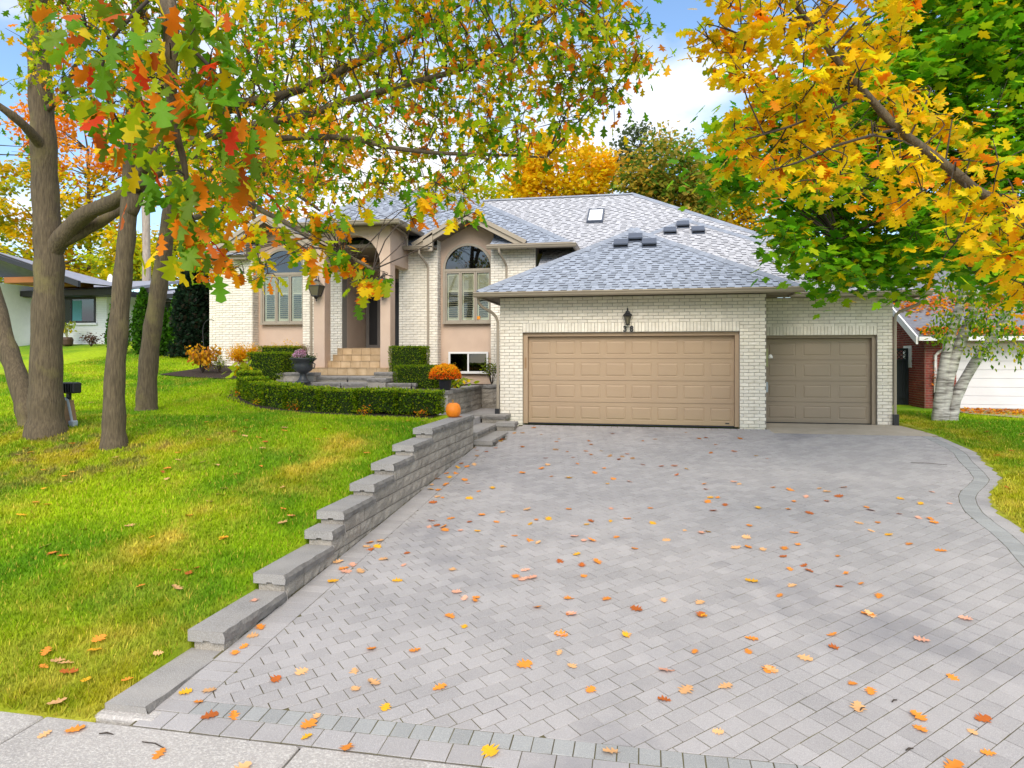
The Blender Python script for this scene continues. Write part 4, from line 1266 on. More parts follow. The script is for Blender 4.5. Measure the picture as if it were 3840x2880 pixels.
# house number
def digit(ch, x, z):
    cu = bpy.data.curves.new('digit', 'FONT'); cu.body = ch; cu.size = .185; cu.extrude = .006; cu.offset = .007; cu.align_x = 'CENTER'
    tmp = bpy.data.objects.new('tmp', cu); COL.objects.link(tmp)
    bpy.context.view_layer.update()
    me = bpy.data.meshes.new_from_object(tmp.evaluated_get(bpy.context.evaluated_depsgraph_get()))
    bpy.data.objects.remove(tmp)
    me.materials.clear(); me.materials.append(M['black'])
    o = bpy.data.objects.new('number_digit', me); COL.objects.link(o); keep(o, house)
    o.matrix_basis = Matrix.Translation((x, -.032, z)) @ Matrix.Rotation(R(90), 4, 'X')
digit('3', -.46, 2.245); digit('8', -.308, 2.245)

# ------------------------------------------------------------------ leaf machinery
def leaf_template(half, zfold=.18, droop=.12, c=.5):
    # half outline from stalk to tip -> vertices and fan triangles, folded along the midrib
    v = [(0, c, 0)]
    right = [(x, y) for x, y in half]
    left = [(-x, y) for x, y in half[-2:0:-1]]
    ring = right + left
    for x, y in ring: v.append((x, y, -zfold * abs(x) - droop * (y - .2) ** 2))
    n = len(ring)
    t = [(0, 1 + i, 1 + (i + 1) % n) for i in range(n)]
    V = np.array(v, float)
    V[0, 2] = -droop * (c - .2) ** 2
    return V, np.array(t)
OAK = leaf_template([(0, 0), (.03, .08), (.17, .15), (.12, .30), (.34, .40), (.13, .50), (.38, .68), (.15, .73), (.20, .92), (0, 1.0)])
OAK2 = leaf_template([(0, 0), (.10, .16), (.09, .28), (.33, .44), (.12, .54), (.30, .78), (.1, .8), (0, 1.0)])
MAPLE = leaf_template([(0, .0), (.22, .02), (.18, .18), (.50, .30), (.36, .42), (.48, .62), (.22, .58), (.18, .82), (0, 1.0)], .1, .1, .38)
SIMPLE = leaf_template([(0, 0), (.26, .35), (.2, .7), (0, 1)], .2, .1)
DIAM = (np.array([(0, 0, 0), (.38, .45, -.06), (0, 1, -.02), (-.36, .5, -.05)], float), np.array([(0, 1, 2), (0, 2, 3)]))
def unit(a): return a / np.maximum(np.linalg.norm(a, axis=-1, keepdims=True), 1e-9)
def leaf_frames(n, el=(-75, 5), tilt=55, rg=rng, az=None):
    a = rg.uniform(0, 2 * np.pi, n) if az is None else az
    e = np.radians(rg.uniform(el[0], el[1], n))
    A = np.stack([np.cos(a) * np.cos(e), np.sin(a) * np.cos(e), np.sin(e)], -1)
    up = np.tile([0, 0, 1.0], (n, 1)) + rg.normal(0, .02, (n, 3))
    N = unit(up - A * np.sum(up * A, -1, keepdims=True))
    Bv = np.cross(A, N)
    r = np.radians(rg.normal(0, tilt / 2, n))[:, None]
    N2 = N * np.cos(r) + Bv * np.sin(r)
    return A, np.cross(A, N2), N2
def leaf_mesh(P, size, A, Bv, N, tmpl, cols):
    V, T = tmpl
    n, k = len(P), len(V)
    s = np.asarray(size)[:, None, None]
    W = P[:, None, :] + s * (V[None, :, 0:1] * Bv[:, None, :] + V[None, :, 1:2] * A[:, None, :] + V[None, :, 2:3] * N[:, None, :])
    TT = (T[None] + (np.arange(n) * k)[:, None, None]).reshape(-1, 3)
    CC = np.repeat(cols[:, None, :], k, 1).reshape(-1, 3)
    return W.reshape(-1, 3), TT, CC
def palette(n, cols, wts, rg=rng, jit=.16):
    cols = np.array(cols, float); wts = np.array(wts, float); wts /= wts.sum()
    c = cols[rg.choice(len(cols), n, p=wts)]
    return np.clip(c * (1 + rg.normal(0, jit, (n, 1))) * (1 + rg.normal(0, .05, (n, 3))), 0.003, 1)
def merge(parts):
    V = []; T = []; C = []; o = 0
    for v, t, c in parts:
        V.append(v); T.append(t + o); C.append(c); o += len(v)
    return np.concatenate(V), np.concatenate(T), np.concatenate(C)
GRN = (.12, .30, .006); LIM = (.42, .52, .008); YEL_ = (.86, .60, .006); GOLD = (.90, .44, .006); ORG = (.85, .24, .008); RED = (.75, .06, .012); DKG = (.045, .16, .006); BRN = (.42, .15, .02)

# ------------------------------------------------------------------ trees near the camera
OAK_MID = [(-6.07,-7.61,7.20),(-8.60,-7.77,5.83),(-8.40,-8.35,5.97),(-9.21,-6.93,6.71),(-8.42,-7.35,7.30),(-0.33,-9.31,4.45),(-0.86,-9.79,5.07),(-8.83,-6.98,7.16),(-7.74,-7.41,5.72),(-4.79,-8.87,5.05),(-9.35,-7.17,7.56),(-4.86,-7.92,6.30),(-1.34,-9.41,4.13),(-3.64,-7.60,5.55),(-2.23,-7.69,6.26),(-1.74,-8.80,6.08),(-1.86,-7.98,5.09),(-6.11,-7.71,5.04),(-3.83,-9.08,4.52),(-2.49,-7.60,5.01),(-1.20,-9.17,5.43),(-2.46,-8.66,6.66),(-6.93,-8.51,6.93),(-7.28,-7.06,6.62),(-3.85,-7.67,4.20),(-6.88,-7.79,6.87),(-2.78,-9.44,5.51),(-2.37,-8.38,5.17),(-4.65,-8.83,5.55),(-2.47,-9.41,6.09),(-6.92,-8.03,7.02),(-8.42,-8.17,7.73),(-2.77,-8.98,6.10),(-5.12,-8.70,5.77),(-3.93,-9.01,5.13),(-6.03,-8.47,4.30),(-3.80,-8.20,6.65),(-10.25,-6.67,6.44),(-0.86,-9.55,4.06),(-5.74,-7.44,7.20),(-3.56,-8.65,4.27),(-7.76,-6.80,4.95),(-6.74,-8.03,5.65),(-6.64,-7.46,6.91),(-0.32,-8.09,5.34),(-1.47,-8.53,6.42),(-1.64,-9.45,4.78),(-1.62,-8.20,5.79),(-8.93,-6.71,8.62),(-2.95,-7.62,5.48),(-5.07,-7.45,4.37),(-5.32,-7.25,7.40),(-5.65,-7.80,5.88),(-0.71,-8.20,5.42),(-4.04,-8.19,5.32),(-7.97,-7.11,8.31),(-7.98,-7.23,6.26),(-3.51,-8.30,5.94),(-2.99,-8.43,5.23),(-4.12,-7.39,5.86),(-2.48,-7.70,4.15),(-7.24,-6.94,5.96),(-0.98,-9.79,5.49),(-7.06,-7.44,7.72),(-2.81,-7.75,6.81),(-0.24,-8.04,6.11),(-5.65,-7.06,6.09),(-4.44,-8.46,7.02),(-6.35,-7.97,7.12),(-1.95,-9.59,5.85),(-2.05,-9.53,4.93),(-0.89,-9.38,4.81),(-3.41,-9.09,5.83),(-6.95,-8.09,6.42),(-5.29,-8.45,7.13),(-3.87,-8.98,3.69),(-1.26,-8.93,5.10),(-0.12,-8.29,5.58),(-5.73,-8.53,5.57),(-3.76,-8.72,6.83),(-1.90,-8.30,4.69),(-3.07,-7.83,4.66),(-8.02,-7.61,5.90),(-1.34,-8.08,4.97),(-3.58,-8.09,4.98),(-6.09,-8.39,4.68),(-4.07,-8.26,5.82),(-2.43,-8.36,4.33),(-3.01,-9.28,6.38),(-0.41,-9.18,6.12),(-0.34,-8.36,6.24),(-4.15,-7.83,4.16),(-5.27,-8.88,4.10),(-1.61,-9.58,3.70),(-0.63,-9.40,5.24),(-9.75,-6.90,8.21),(-3.13,-7.57,4.08),(-4.68,-7.84,4.69),(-6.89,-7.01,8.05),(-5.97,-8.08,5.42),(-0.74,-10.07,5.61),(-1.72,-7.93,6.28),(-2.42,-9.31,5.42),(-3.02,-8.97,5.38),(-2.31,-9.15,3.60),(-9.10,-7.70,6.71),(-3.80,-8.79,6.19),(-5.39,-7.17,5.30),(-7.44,-8.18,6.12),(-5.58,-7.26,4.34),(-1.91,-8.40,6.72),(-0.51,-9.42,5.50),(-6.30,-7.03,7.05),(-9.30,-7.62,7.20),(-5.10,-8.16,6.43),(-4.92,-8.82,4.29),(-4.64,-7.49,4.54),(-3.14,-8.66,3.75),(-2.90,-9.01,4.62),(-8.96,-7.18,7.70),(-1.71,-9.76,5.40),(-0.62,-8.86,6.12),(-0.70,-8.41,4.68),(-8.37,-7.49,5.66),(-4.42,-8.21,6.60),(-6.82,-8.54,4.63),(-2.88,-8.23,4.20),(-1.98,-9.06,5.30),(-5.05,-8.22,7.18),(-5.02,-7.59,5.47),(-3.03,-8.11,5.70),(-10.32,-6.75,8.77),(-2.42,-9.50,4.36),(-0.12,-9.07,4.72),(-7.03,-7.87,6.06),(-7.07,-7.81,5.18),(-5.60,-7.72,5.20),(-3.53,-7.60,4.46),(-0.77,-9.13,4.71),(-6.08,-7.15,4.38),(-1.21,-8.34,6.62),(-7.07,-8.35,6.58),(-4.01,-8.68,5.94),(-3.76,-8.49,4.65),(-4.70,-8.45,4.37),(-3.16,-8.88,4.38),(-0.40,-9.54,4.98),(-5.83,-8.43,5.98),(-8.52,-7.66,7.89),(-3.35,-8.35,6.64),(-2.23,-9.24,5.58),(-7.55,-8.06,5.11),(-2.23,-7.77,5.28),(-0.88,-8.23,6.11),(-1.76,-8.72,5.41),(-0.93,-8.94,4.57),(-1.78,-9.63,4.03),(-4.87,-8.56,4.59),(-1.26,-9.74,3.73),(-4.62,-7.47,7.37),(-7.97,-8.31,6.34),(-10.00,-7.19,8.12),(-4.44,-8.49,5.61),(-6.06,-8.51,4.94),(-1.42,-9.25,4.85),(-8.74,-7.02,8.02),(-3.27,-9.31,5.25),(-5.38,-8.84,3.80),(-0.19,-8.49,6.39),(-2.26,-8.16,3.74),(-1.90,-9.50,6.13),(-4.75,-8.14,6.49),(-2.54,-8.40,4.61),(-1.31,-9.13,6.31),(-0.92,-9.90,4.81),(-2.45,-9.30,5.68),(-4.05,-7.47,7.41),(-6.39,-6.97,5.76),(-2.58,-7.99,5.95),(-0.50,-9.30,4.65),(-1.62,-9.23,4.09),(-3.56,-8.03,6.53)]
SPRIG = [(-3.42,-10.92,2.48),(-3.25,-11.07,2.36),(-3.23,-11.01,2.73),(-3.29,-10.73,2.68),(-3.31,-10.49,2.64),(-2.93,-11.00,2.51),(-2.89,-10.93,2.61),(-2.88,-10.75,2.76),(-2.90,-10.60,2.56),(-2.77,-10.65,2.50),(-2.65,-10.68,2.57),(-2.68,-10.55,2.46),(-2.53,-10.65,2.35),(-2.48,-10.71,2.27),(-2.30,-10.88,2.31),(-2.80,-10.48,2.98),(-2.69,-10.35,3.08),(-2.89,-10.62,3.03),(-3.02,-10.78,2.93),(-3.06,-11.01,2.91),(-2.06,-10.74,2.92),(-1.92,-10.72,2.99),(-1.97,-10.23,3.18),(-1.70,-10.53,2.98),(-1.66,-10.36,2.94),(-3.62,-10.59,2.89),(-3.53,-10.96,2.71),(-2.89,-10.45,2.71),(-2.96,-10.69,2.87)]
LEFTLOW = [(-4.26,-9.84,2.54),(-4.52,-9.89,2.71),(-4.63,-9.91,2.65),(-4.43,-9.87,2.59),(-4.77,-9.94,2.77),(-4.69,-9.92,2.57),(-4.12,-9.81,2.49)]
NEAR = [(-3.06,-13.38,3.48),(-2.68,-13.51,3.43),(-2.44,-13.46,3.40),(-2.26,-13.32,3.43),(-2.88,-13.44,3.24),(-2.53,-13.58,3.21),(-2.32,-13.54,3.19),(-2.17,-13.41,3.21),(-2.40,-13.65,2.98),(-2.22,-13.62,2.97),(-2.09,-13.39,3.06),(-2.16,-13.51,2.97),(-2.96,-13.36,3.09),(-2.83,-13.33,2.91),(-2.72,-13.31,2.78),(-2.45,-13.46,2.88),(-2.12,-13.40,2.87),(-2.09,-13.29,2.81),(-2.79,-13.32,3.01),(-2.39,-13.45,2.58),(-2.28,-13.43,2.50),(-2.41,-13.45,2.45),(-2.37,-13.34,2.34),(-2.27,-13.32,2.39),(-2.40,-13.35,2.20),(-2.30,-13.33,2.24),(-2.30,-13.02,2.72),(-2.27,-12.92,2.63),(-2.21,-12.90,2.84)]
YEL = [(2.91,-9.70,2.77),(0.71,-10.83,3.98),(1.42,-10.15,4.63),(1.18,-10.97,4.56),(1.65,-10.04,4.27),(1.71,-10.15,3.53),(2.93,-10.62,2.43),(1.96,-10.71,3.06),(1.86,-10.54,3.26),(2.05,-10.13,3.89),(0.95,-10.49,3.57),(2.67,-10.69,3.11),(1.17,-10.04,4.14),(1.75,-10.19,3.91),(2.12,-10.24,4.28),(1.83,-10.54,4.13),(2.92,-10.45,2.85),(2.60,-10.06,3.17),(2.78,-10.60,2.43),(2.83,-10.74,2.59),(1.41,-10.88,3.47),(1.41,-9.97,3.68),(0.88,-10.32,4.92),(1.05,-10.84,4.41),(2.02,-9.99,3.67),(1.83,-9.88,4.54),(1.66,-10.94,4.37),(1.26,-11.02,3.69),(1.48,-10.35,3.35),(2.00,-10.15,4.97),(0.93,-10.51,4.22),(0.87,-11.08,4.19),(1.68,-10.53,4.85),(2.09,-10.81,2.90),(2.14,-10.38,4.58),(0.74,-10.37,3.40),(2.33,-10.61,2.81),(1.48,-10.88,3.04),(2.22,-10.48,4.76),(2.41,-10.07,3.47),(0.76,-10.50,4.36),(1.50,-10.51,4.54),(0.68,-10.83,4.46),(2.42,-10.09,3.72),(1.19,-11.01,3.90),(1.22,-10.50,3.80),(1.13,-10.18,3.50),(1.28,-11.00,2.98),(1.88,-10.29,4.46),(0.58,-10.95,4.57),(2.23,-9.85,4.66),(2.72,-10.09,3.39),(1.20,-10.19,4.44),(3.04,-9.67,3.13),(0.89,-10.49,3.79),(1.01,-10.95,3.05),(1.37,-11.01,4.11),(2.37,-9.88,4.01),(2.07,-10.11,3.00),(1.91,-9.96,3.09),(0.52,-10.67,4.28),(3.00,-10.35,2.22),(1.22,-10.74,3.24),(1.55,-10.35,4.94),(3.09,-9.77,2.78),(2.60,-10.02,3.60),(2.77,-10.21,2.47),(1.05,-10.56,4.73),(2.74,-10.03,2.93),(0.94,-10.43,3.28),(2.12,-10.41,3.61),(2.37,-10.67,2.51),(0.70,-10.90,3.44),(0.81,-11.05,3.76),(1.63,-10.85,3.84)]
GREEN_C = [(4.67,-6.19,4.57),(4.93,-4.84,4.94),(6.00,-4.56,2.80),(5.69,-5.25,3.80),(5.76,-6.01,5.28),(5.08,-6.17,3.29),(5.03,-5.21,6.19),(1.66,-4.70,4.85),(7.68,-3.60,3.60),(1.82,-6.29,4.10),(2.04,-6.57,5.21),(4.06,-4.61,5.30),(1.53,-6.27,4.92),(2.88,-4.70,5.72),(2.45,-5.66,4.78),(5.90,-4.77,3.14),(6.03,-3.90,7.12),(4.76,-5.49,7.59),(6.63,-4.84,4.11),(5.45,-5.97,6.59),(6.08,-3.95,5.18),(6.47,-4.88,3.40),(4.85,-4.03,6.52),(6.05,-5.07,6.15),(5.41,-3.76,3.46),(4.22,-3.89,7.97),(5.89,-5.79,3.60),(6.52,-4.23,3.08),(4.69,-3.79,7.62),(5.14,-5.11,3.31),(5.20,-4.92,3.85),(5.76,-5.23,4.24),(2.79,-5.71,4.63),(2.37,-6.20,3.09),(5.00,-5.97,4.05),(4.51,-4.22,4.34),(4.41,-5.92,5.75),(6.56,-4.56,6.54),(5.34,-5.18,4.58),(6.55,-4.41,4.78),(5.98,-5.14,5.74),(3.72,-4.93,6.60),(3.31,-5.53,5.32),(3.22,-4.66,3.89),(4.53,-4.76,6.70),(4.77,-3.94,3.95),(5.65,-4.23,6.06),(3.04,-6.42,5.30),(4.68,-6.23,4.95),(4.88,-5.42,4.53),(5.66,-5.31,5.53),(4.46,-6.14,6.15),(3.75,-4.44,4.13),(5.00,-3.67,3.39),(3.70,-4.64,4.80),(4.78,-3.86,8.13),(7.48,-3.74,6.69),(5.09,-4.29,3.92),(6.20,-5.77,4.85),(6.61,-5.36,4.39),(6.36,-4.29,3.58),(5.96,-6.01,7.04),(3.05,-5.03,2.99),(3.78,-5.28,5.91),(3.67,-4.69,2.88),(5.85,-4.09,7.96),(2.74,-5.22,3.74),(3.24,-5.81,3.03),(4.41,-4.31,4.66),(5.75,-4.19,7.44),(6.56,-3.27,6.63),(7.22,-4.35,3.98),(6.11,-5.87,6.63),(3.79,-5.68,7.55),(2.81,-4.34,5.56),(3.83,-4.66,3.48),(3.87,-5.08,3.00),(3.25,-4.12,6.43),(5.32,-4.47,7.19),(5.44,-5.00,6.07),(5.80,-5.21,6.51),(5.68,-5.80,4.79),(6.87,-4.69,2.93),(4.61,-5.56,5.16),(5.58,-4.52,6.60),(5.27,-3.91,7.45),(4.30,-5.49,5.67),(6.77,-4.57,6.92),(3.32,-6.39,3.95),(2.87,-4.57,6.09),(4.68,-4.17,5.33),(2.80,-5.20,4.43),(4.15,-4.28,4.00),(5.95,-4.13,4.15),(2.62,-6.29,4.90),(2.37,-5.18,4.04),(4.71,-4.48,4.46),(3.64,-6.01,5.88),(7.40,-3.86,7.01),(1.47,-6.60,4.07),(4.82,-4.44,7.48),(7.30,-3.17,6.63),(1.72,-6.76,4.96),(3.54,-4.63,3.58),(6.56,-5.44,7.35),(3.59,-6.44,3.35),(6.03,-3.49,2.98),(5.13,-4.27,4.61),(6.33,-4.74,5.37),(6.21,-5.00,4.05),(5.59,-5.38,7.20),(2.29,-5.52,3.38),(2.97,-6.31,3.98),(3.63,-4.96,6.30),(5.94,-3.94,3.33),(4.08,-5.47,5.48),(7.20,-4.42,5.00),(6.12,-5.13,6.63),(7.29,-3.83,6.28),(4.13,-3.83,5.91),(3.71,-6.03,7.08),(2.74,-5.81,3.25),(5.47,-5.76,4.48),(5.25,-5.98,5.92),(4.22,-6.26,7.00),(2.24,-6.19,4.20),(5.95,-5.79,4.69),(1.29,-5.47,5.07),(3.37,-5.12,5.13),(5.78,-4.32,8.18),(5.17,-4.53,4.28),(1.11,-6.79,4.25),(4.22,-5.02,6.43),(7.15,-3.43,7.94),(2.13,-5.91,4.95),(5.13,-5.12,7.25),(2.96,-5.91,3.14),(3.77,-5.24,4.81),(4.25,-4.90,3.29),(3.80,-5.22,6.79),(5.46,-5.20,5.23),(5.88,-5.98,4.15),(2.02,-5.33,4.87),(4.99,-3.57,5.14),(3.09,-5.69,4.51),(5.22,-4.11,6.11),(4.90,-4.98,7.32),(6.28,-5.67,3.50),(2.79,-4.50,2.91),(6.05,-3.66,3.88),(4.96,-3.96,3.67),(5.75,-5.73,7.20),(5.06,-3.66,5.74),(2.85,-5.03,4.11),(6.54,-5.04,5.43),(6.31,-4.67,4.42),(5.57,-5.66,5.12),(3.45,-4.09,5.96),(4.28,-5.46,7.63),(3.80,-6.17,5.57),(3.73,-6.17,4.51),(4.17,-6.20,3.80),(6.39,-5.64,4.06),(5.29,-6.07,7.20),(6.45,-5.61,6.57),(6.06,-4.17,7.37),(4.42,-6.19,2.78),(4.65,-3.67,5.78),(2.04,-6.37,3.52),(4.33,-6.03,6.00)]
BIRCH = [(7.23,1.66,3.43),(7.73,1.76,3.17),(8.24,1.86,2.98),(8.75,1.96,2.85),(7.61,1.74,3.69),(8.62,1.93,3.30),(8.11,1.84,2.53),(8.68,1.95,2.21),(9.00,2.01,1.88),(7.21,1.76,2.66),(7.08,1.74,2.14),(8.10,1.93,1.76),(7.73,1.76,2.33),(8.42,2.00,3.51),(9.05,2.12,3.51)]
PATH={
 'T1':[(-10.24,-6.42,0.23),(-10.24,-6.42,0.70),(-10.24,-6.42,1.35),(-10.22,-6.41,2.28),(-10.19,-6.41,3.21),(-10.22,-6.41,3.76),(-10.26,-6.42,4.60),(-10.21,-6.51,5.50),(-10.26,-6.52,6.42),(-10.17,-6.61,7.29),(-10.06,-6.69,8.60),(-9.91,-6.76,10.34)],
 'T1b':[(-10.16,-6.40,3.44),(-9.88,-6.45,3.70),(-9.33,-6.55,4.05),(-8.58,-6.71,4.23),(-7.92,-6.88,4.55),(-7.28,-7.17,4.94),(-6.16,-7.56,5.18),(-5.41,-7.82,5.23),(-4.62,-8.08,5.21),(-3.67,-8.40,5.34),(-3.12,-8.60,5.43),(-2.57,-8.70,5.61),(-2.05,-8.80,5.81)],
 'T1c':[(-9.88,-6.45,3.63),(-9.53,-6.28,3.86),(-9.15,-6.10,4.16),(-8.88,-5.85,4.58),(-8.45,-5.56,5.40)],
 'T1d':[(-10.19,-6.51,5.22),(-10.09,-7.00,5.47),(-10.20,-7.33,5.67),(-10.43,-7.57,5.89)],
 'T1e':[(-10.19,-6.51,5.87),(-9.65,-6.71,6.03),(-9.18,-6.92,6.39),(-8.81,-7.06,6.87)],
 'T2':[(-8.39,-6.98,0.22),(-8.39,-6.98,0.68),(-8.38,-6.97,1.37),(-8.31,-6.96,2.23),(-8.24,-6.95,3.09),(-8.18,-6.93,3.73),(-8.15,-6.93,4.29),(-8.12,-6.92,4.98),(-8.09,-6.92,5.75),(-8.03,-6.90,6.74),(-7.86,-7.08,8.12)],
 'T2b':[(-8.16,-6.93,3.95),(-8.00,-6.90,4.38),(-7.97,-6.79,5.01),(-7.89,-6.67,5.74),(-7.70,-6.54,6.44),(-7.42,-6.38,7.33),(-7.25,-6.35,8.48)],
 'T2c':[(-8.09,-6.92,4.42),(-7.25,-7.36,4.79),(-6.29,-7.69,4.80),(-5.29,-8.00,4.82),(-4.37,-8.23,4.83),(-3.73,-8.41,4.89),(-3.09,-8.59,4.93),(-2.07,-8.80,5.02),(-1.45,-8.89,5.23),(-1.09,-8.92,5.45),(-0.78,-8.96,5.66)],
 'T2d':[(-8.15,-6.93,4.29),(-7.14,-7.44,4.44),(-5.95,-7.93,4.55),(-4.72,-8.30,4.51),(-3.60,-8.69,4.33),(-2.98,-8.88,4.12),(-2.35,-8.96,3.99),(-1.62,-9.02,3.91),(-1.07,-9.02,3.85)],
 'T3':[(-10.74,-3.36,0.45),(-10.73,-3.36,0.98),(-10.67,-3.34,1.86),(-10.54,-3.32,2.74),(-10.41,-3.29,3.62),(-10.22,-3.36,4.48),(-10.00,-3.42,5.44),(-9.74,-3.47,6.56),(-9.53,-3.53,7.84),(-9.38,-3.60,9.22),(-9.26,-3.68,10.85)],
 'T3b':[(-10.09,-3.43,4.98),(-9.01,-4.04,5.24),(-7.88,-4.64,5.44),(-6.74,-5.23,5.02),(-5.86,-5.87,4.44),(-5.14,-6.34,3.99)],
 'T3c':[(-10.21,-3.36,4.59),(-8.39,-4.73,4.36),(-6.69,-6.14,4.23),(-5.44,-7.42,3.74),(-4.18,-8.81,3.20),(-3.36,-9.87,2.81),(-2.74,-10.56,2.58),(-2.38,-10.80,2.41)],
 'T4':[(-11.20,-5.79,0.41),(-11.29,-5.81,0.68),(-11.57,-5.76,1.33),(-11.86,-5.71,1.93),(-12.15,-5.67,2.74),(-12.60,-5.65,3.88),(-13.15,-5.66,5.18),(-13.76,-5.68,6.77)],
 'NB':[(-8.03,-6.90,6.74),(-6.12,-9.08,6.74),(-4.42,-11.09,5.72),(-3.08,-12.67,4.36),(-2.62,-13.19,3.70),(-2.45,-13.36,3.34),(-2.42,-13.40,3.10),(-2.44,-13.36,2.88),(-2.38,-13.35,2.64),(-2.39,-13.30,2.42)],
 'NB2':[(-2.62,-13.19,3.70),(-2.72,-13.31,3.48),(-2.86,-13.34,3.30),(-2.92,-13.30,3.11),(-2.87,-13.24,2.93)],
 'NB3':[(-2.45,-13.36,3.34),(-2.29,-13.33,3.20),(-2.21,-13.21,3.06),(-2.24,-13.01,2.91),(-2.24,-12.91,2.75)],
 'Y':[(4.19,-9.83,2.62),(3.52,-9.96,2.74),(3.08,-10.09,2.88),(2.76,-10.21,2.99),(2.44,-10.32,3.22),(2.04,-10.45,3.50),(1.79,-10.50,3.78),(1.56,-10.54,4.05),(1.27,-10.65,4.40),(1.06,-10.74,4.68)],
 'Y2':[(1.79,-10.50,3.78),(1.41,-10.77,3.57),(1.08,-10.94,3.41),(0.76,-11.10,3.29)],
 'Y3':[(2.04,-10.45,3.50),(1.49,-10.86,3.28),(1.14,-11.03,3.11),(0.92,-11.07,3.05)],
 'Y4':[(1.27,-10.65,4.40),(1.00,-10.85,4.26),(0.75,-10.90,4.18)],
 'G':[(8.00,-3.99,0.53),(7.92,-4.01,2.22),(7.64,-4.16,4.30),(7.04,-4.38,5.93),(6.37,-4.62,6.92),(5.71,-4.85,7.68)],
 'G2':[(7.68,-4.16,4.09),(6.43,-4.50,4.86),(5.36,-4.81,5.32),(4.32,-5.12,5.12),(3.80,-5.32,5.01)],
 'G3':[(7.64,-4.16,4.30),(6.11,-4.77,4.47),(5.02,-5.18,4.34),(3.77,-5.63,3.81),(2.78,-5.92,3.33)],
 'G4':[(6.37,-4.62,6.92),(5.71,-4.85,6.34),(5.42,-5.00,7.02)],
 'B1':[(7.25,2.18,0.17),(7.35,2.20,0.70),(7.54,2.23,1.56),(7.90,2.30,2.42),(8.16,2.36,3.22),(8.36,2.39,4.02),(8.49,2.42,5.21)],
 'B2':[(7.19,2.17,0.17),(7.25,2.18,0.90),(7.41,2.21,1.89),(7.64,2.25,2.69),(7.77,2.28,3.35),(7.45,2.22,4.02),(7.32,2.19,4.88)],
 'B3':[(7.51,2.23,0.17),(7.64,2.25,0.70),(8.03,2.33,1.43),(8.49,2.42,2.09),(8.82,2.48,2.62),(9.27,2.57,3.35),(9.66,2.65,4.22)],
 'PALE':[(-22.94,11.59,2.75),(-22.92,11.59,5.88),(-22.97,11.58,9.63),(-23.04,11.57,14.63),(-23.04,11.57,18.38)],
}
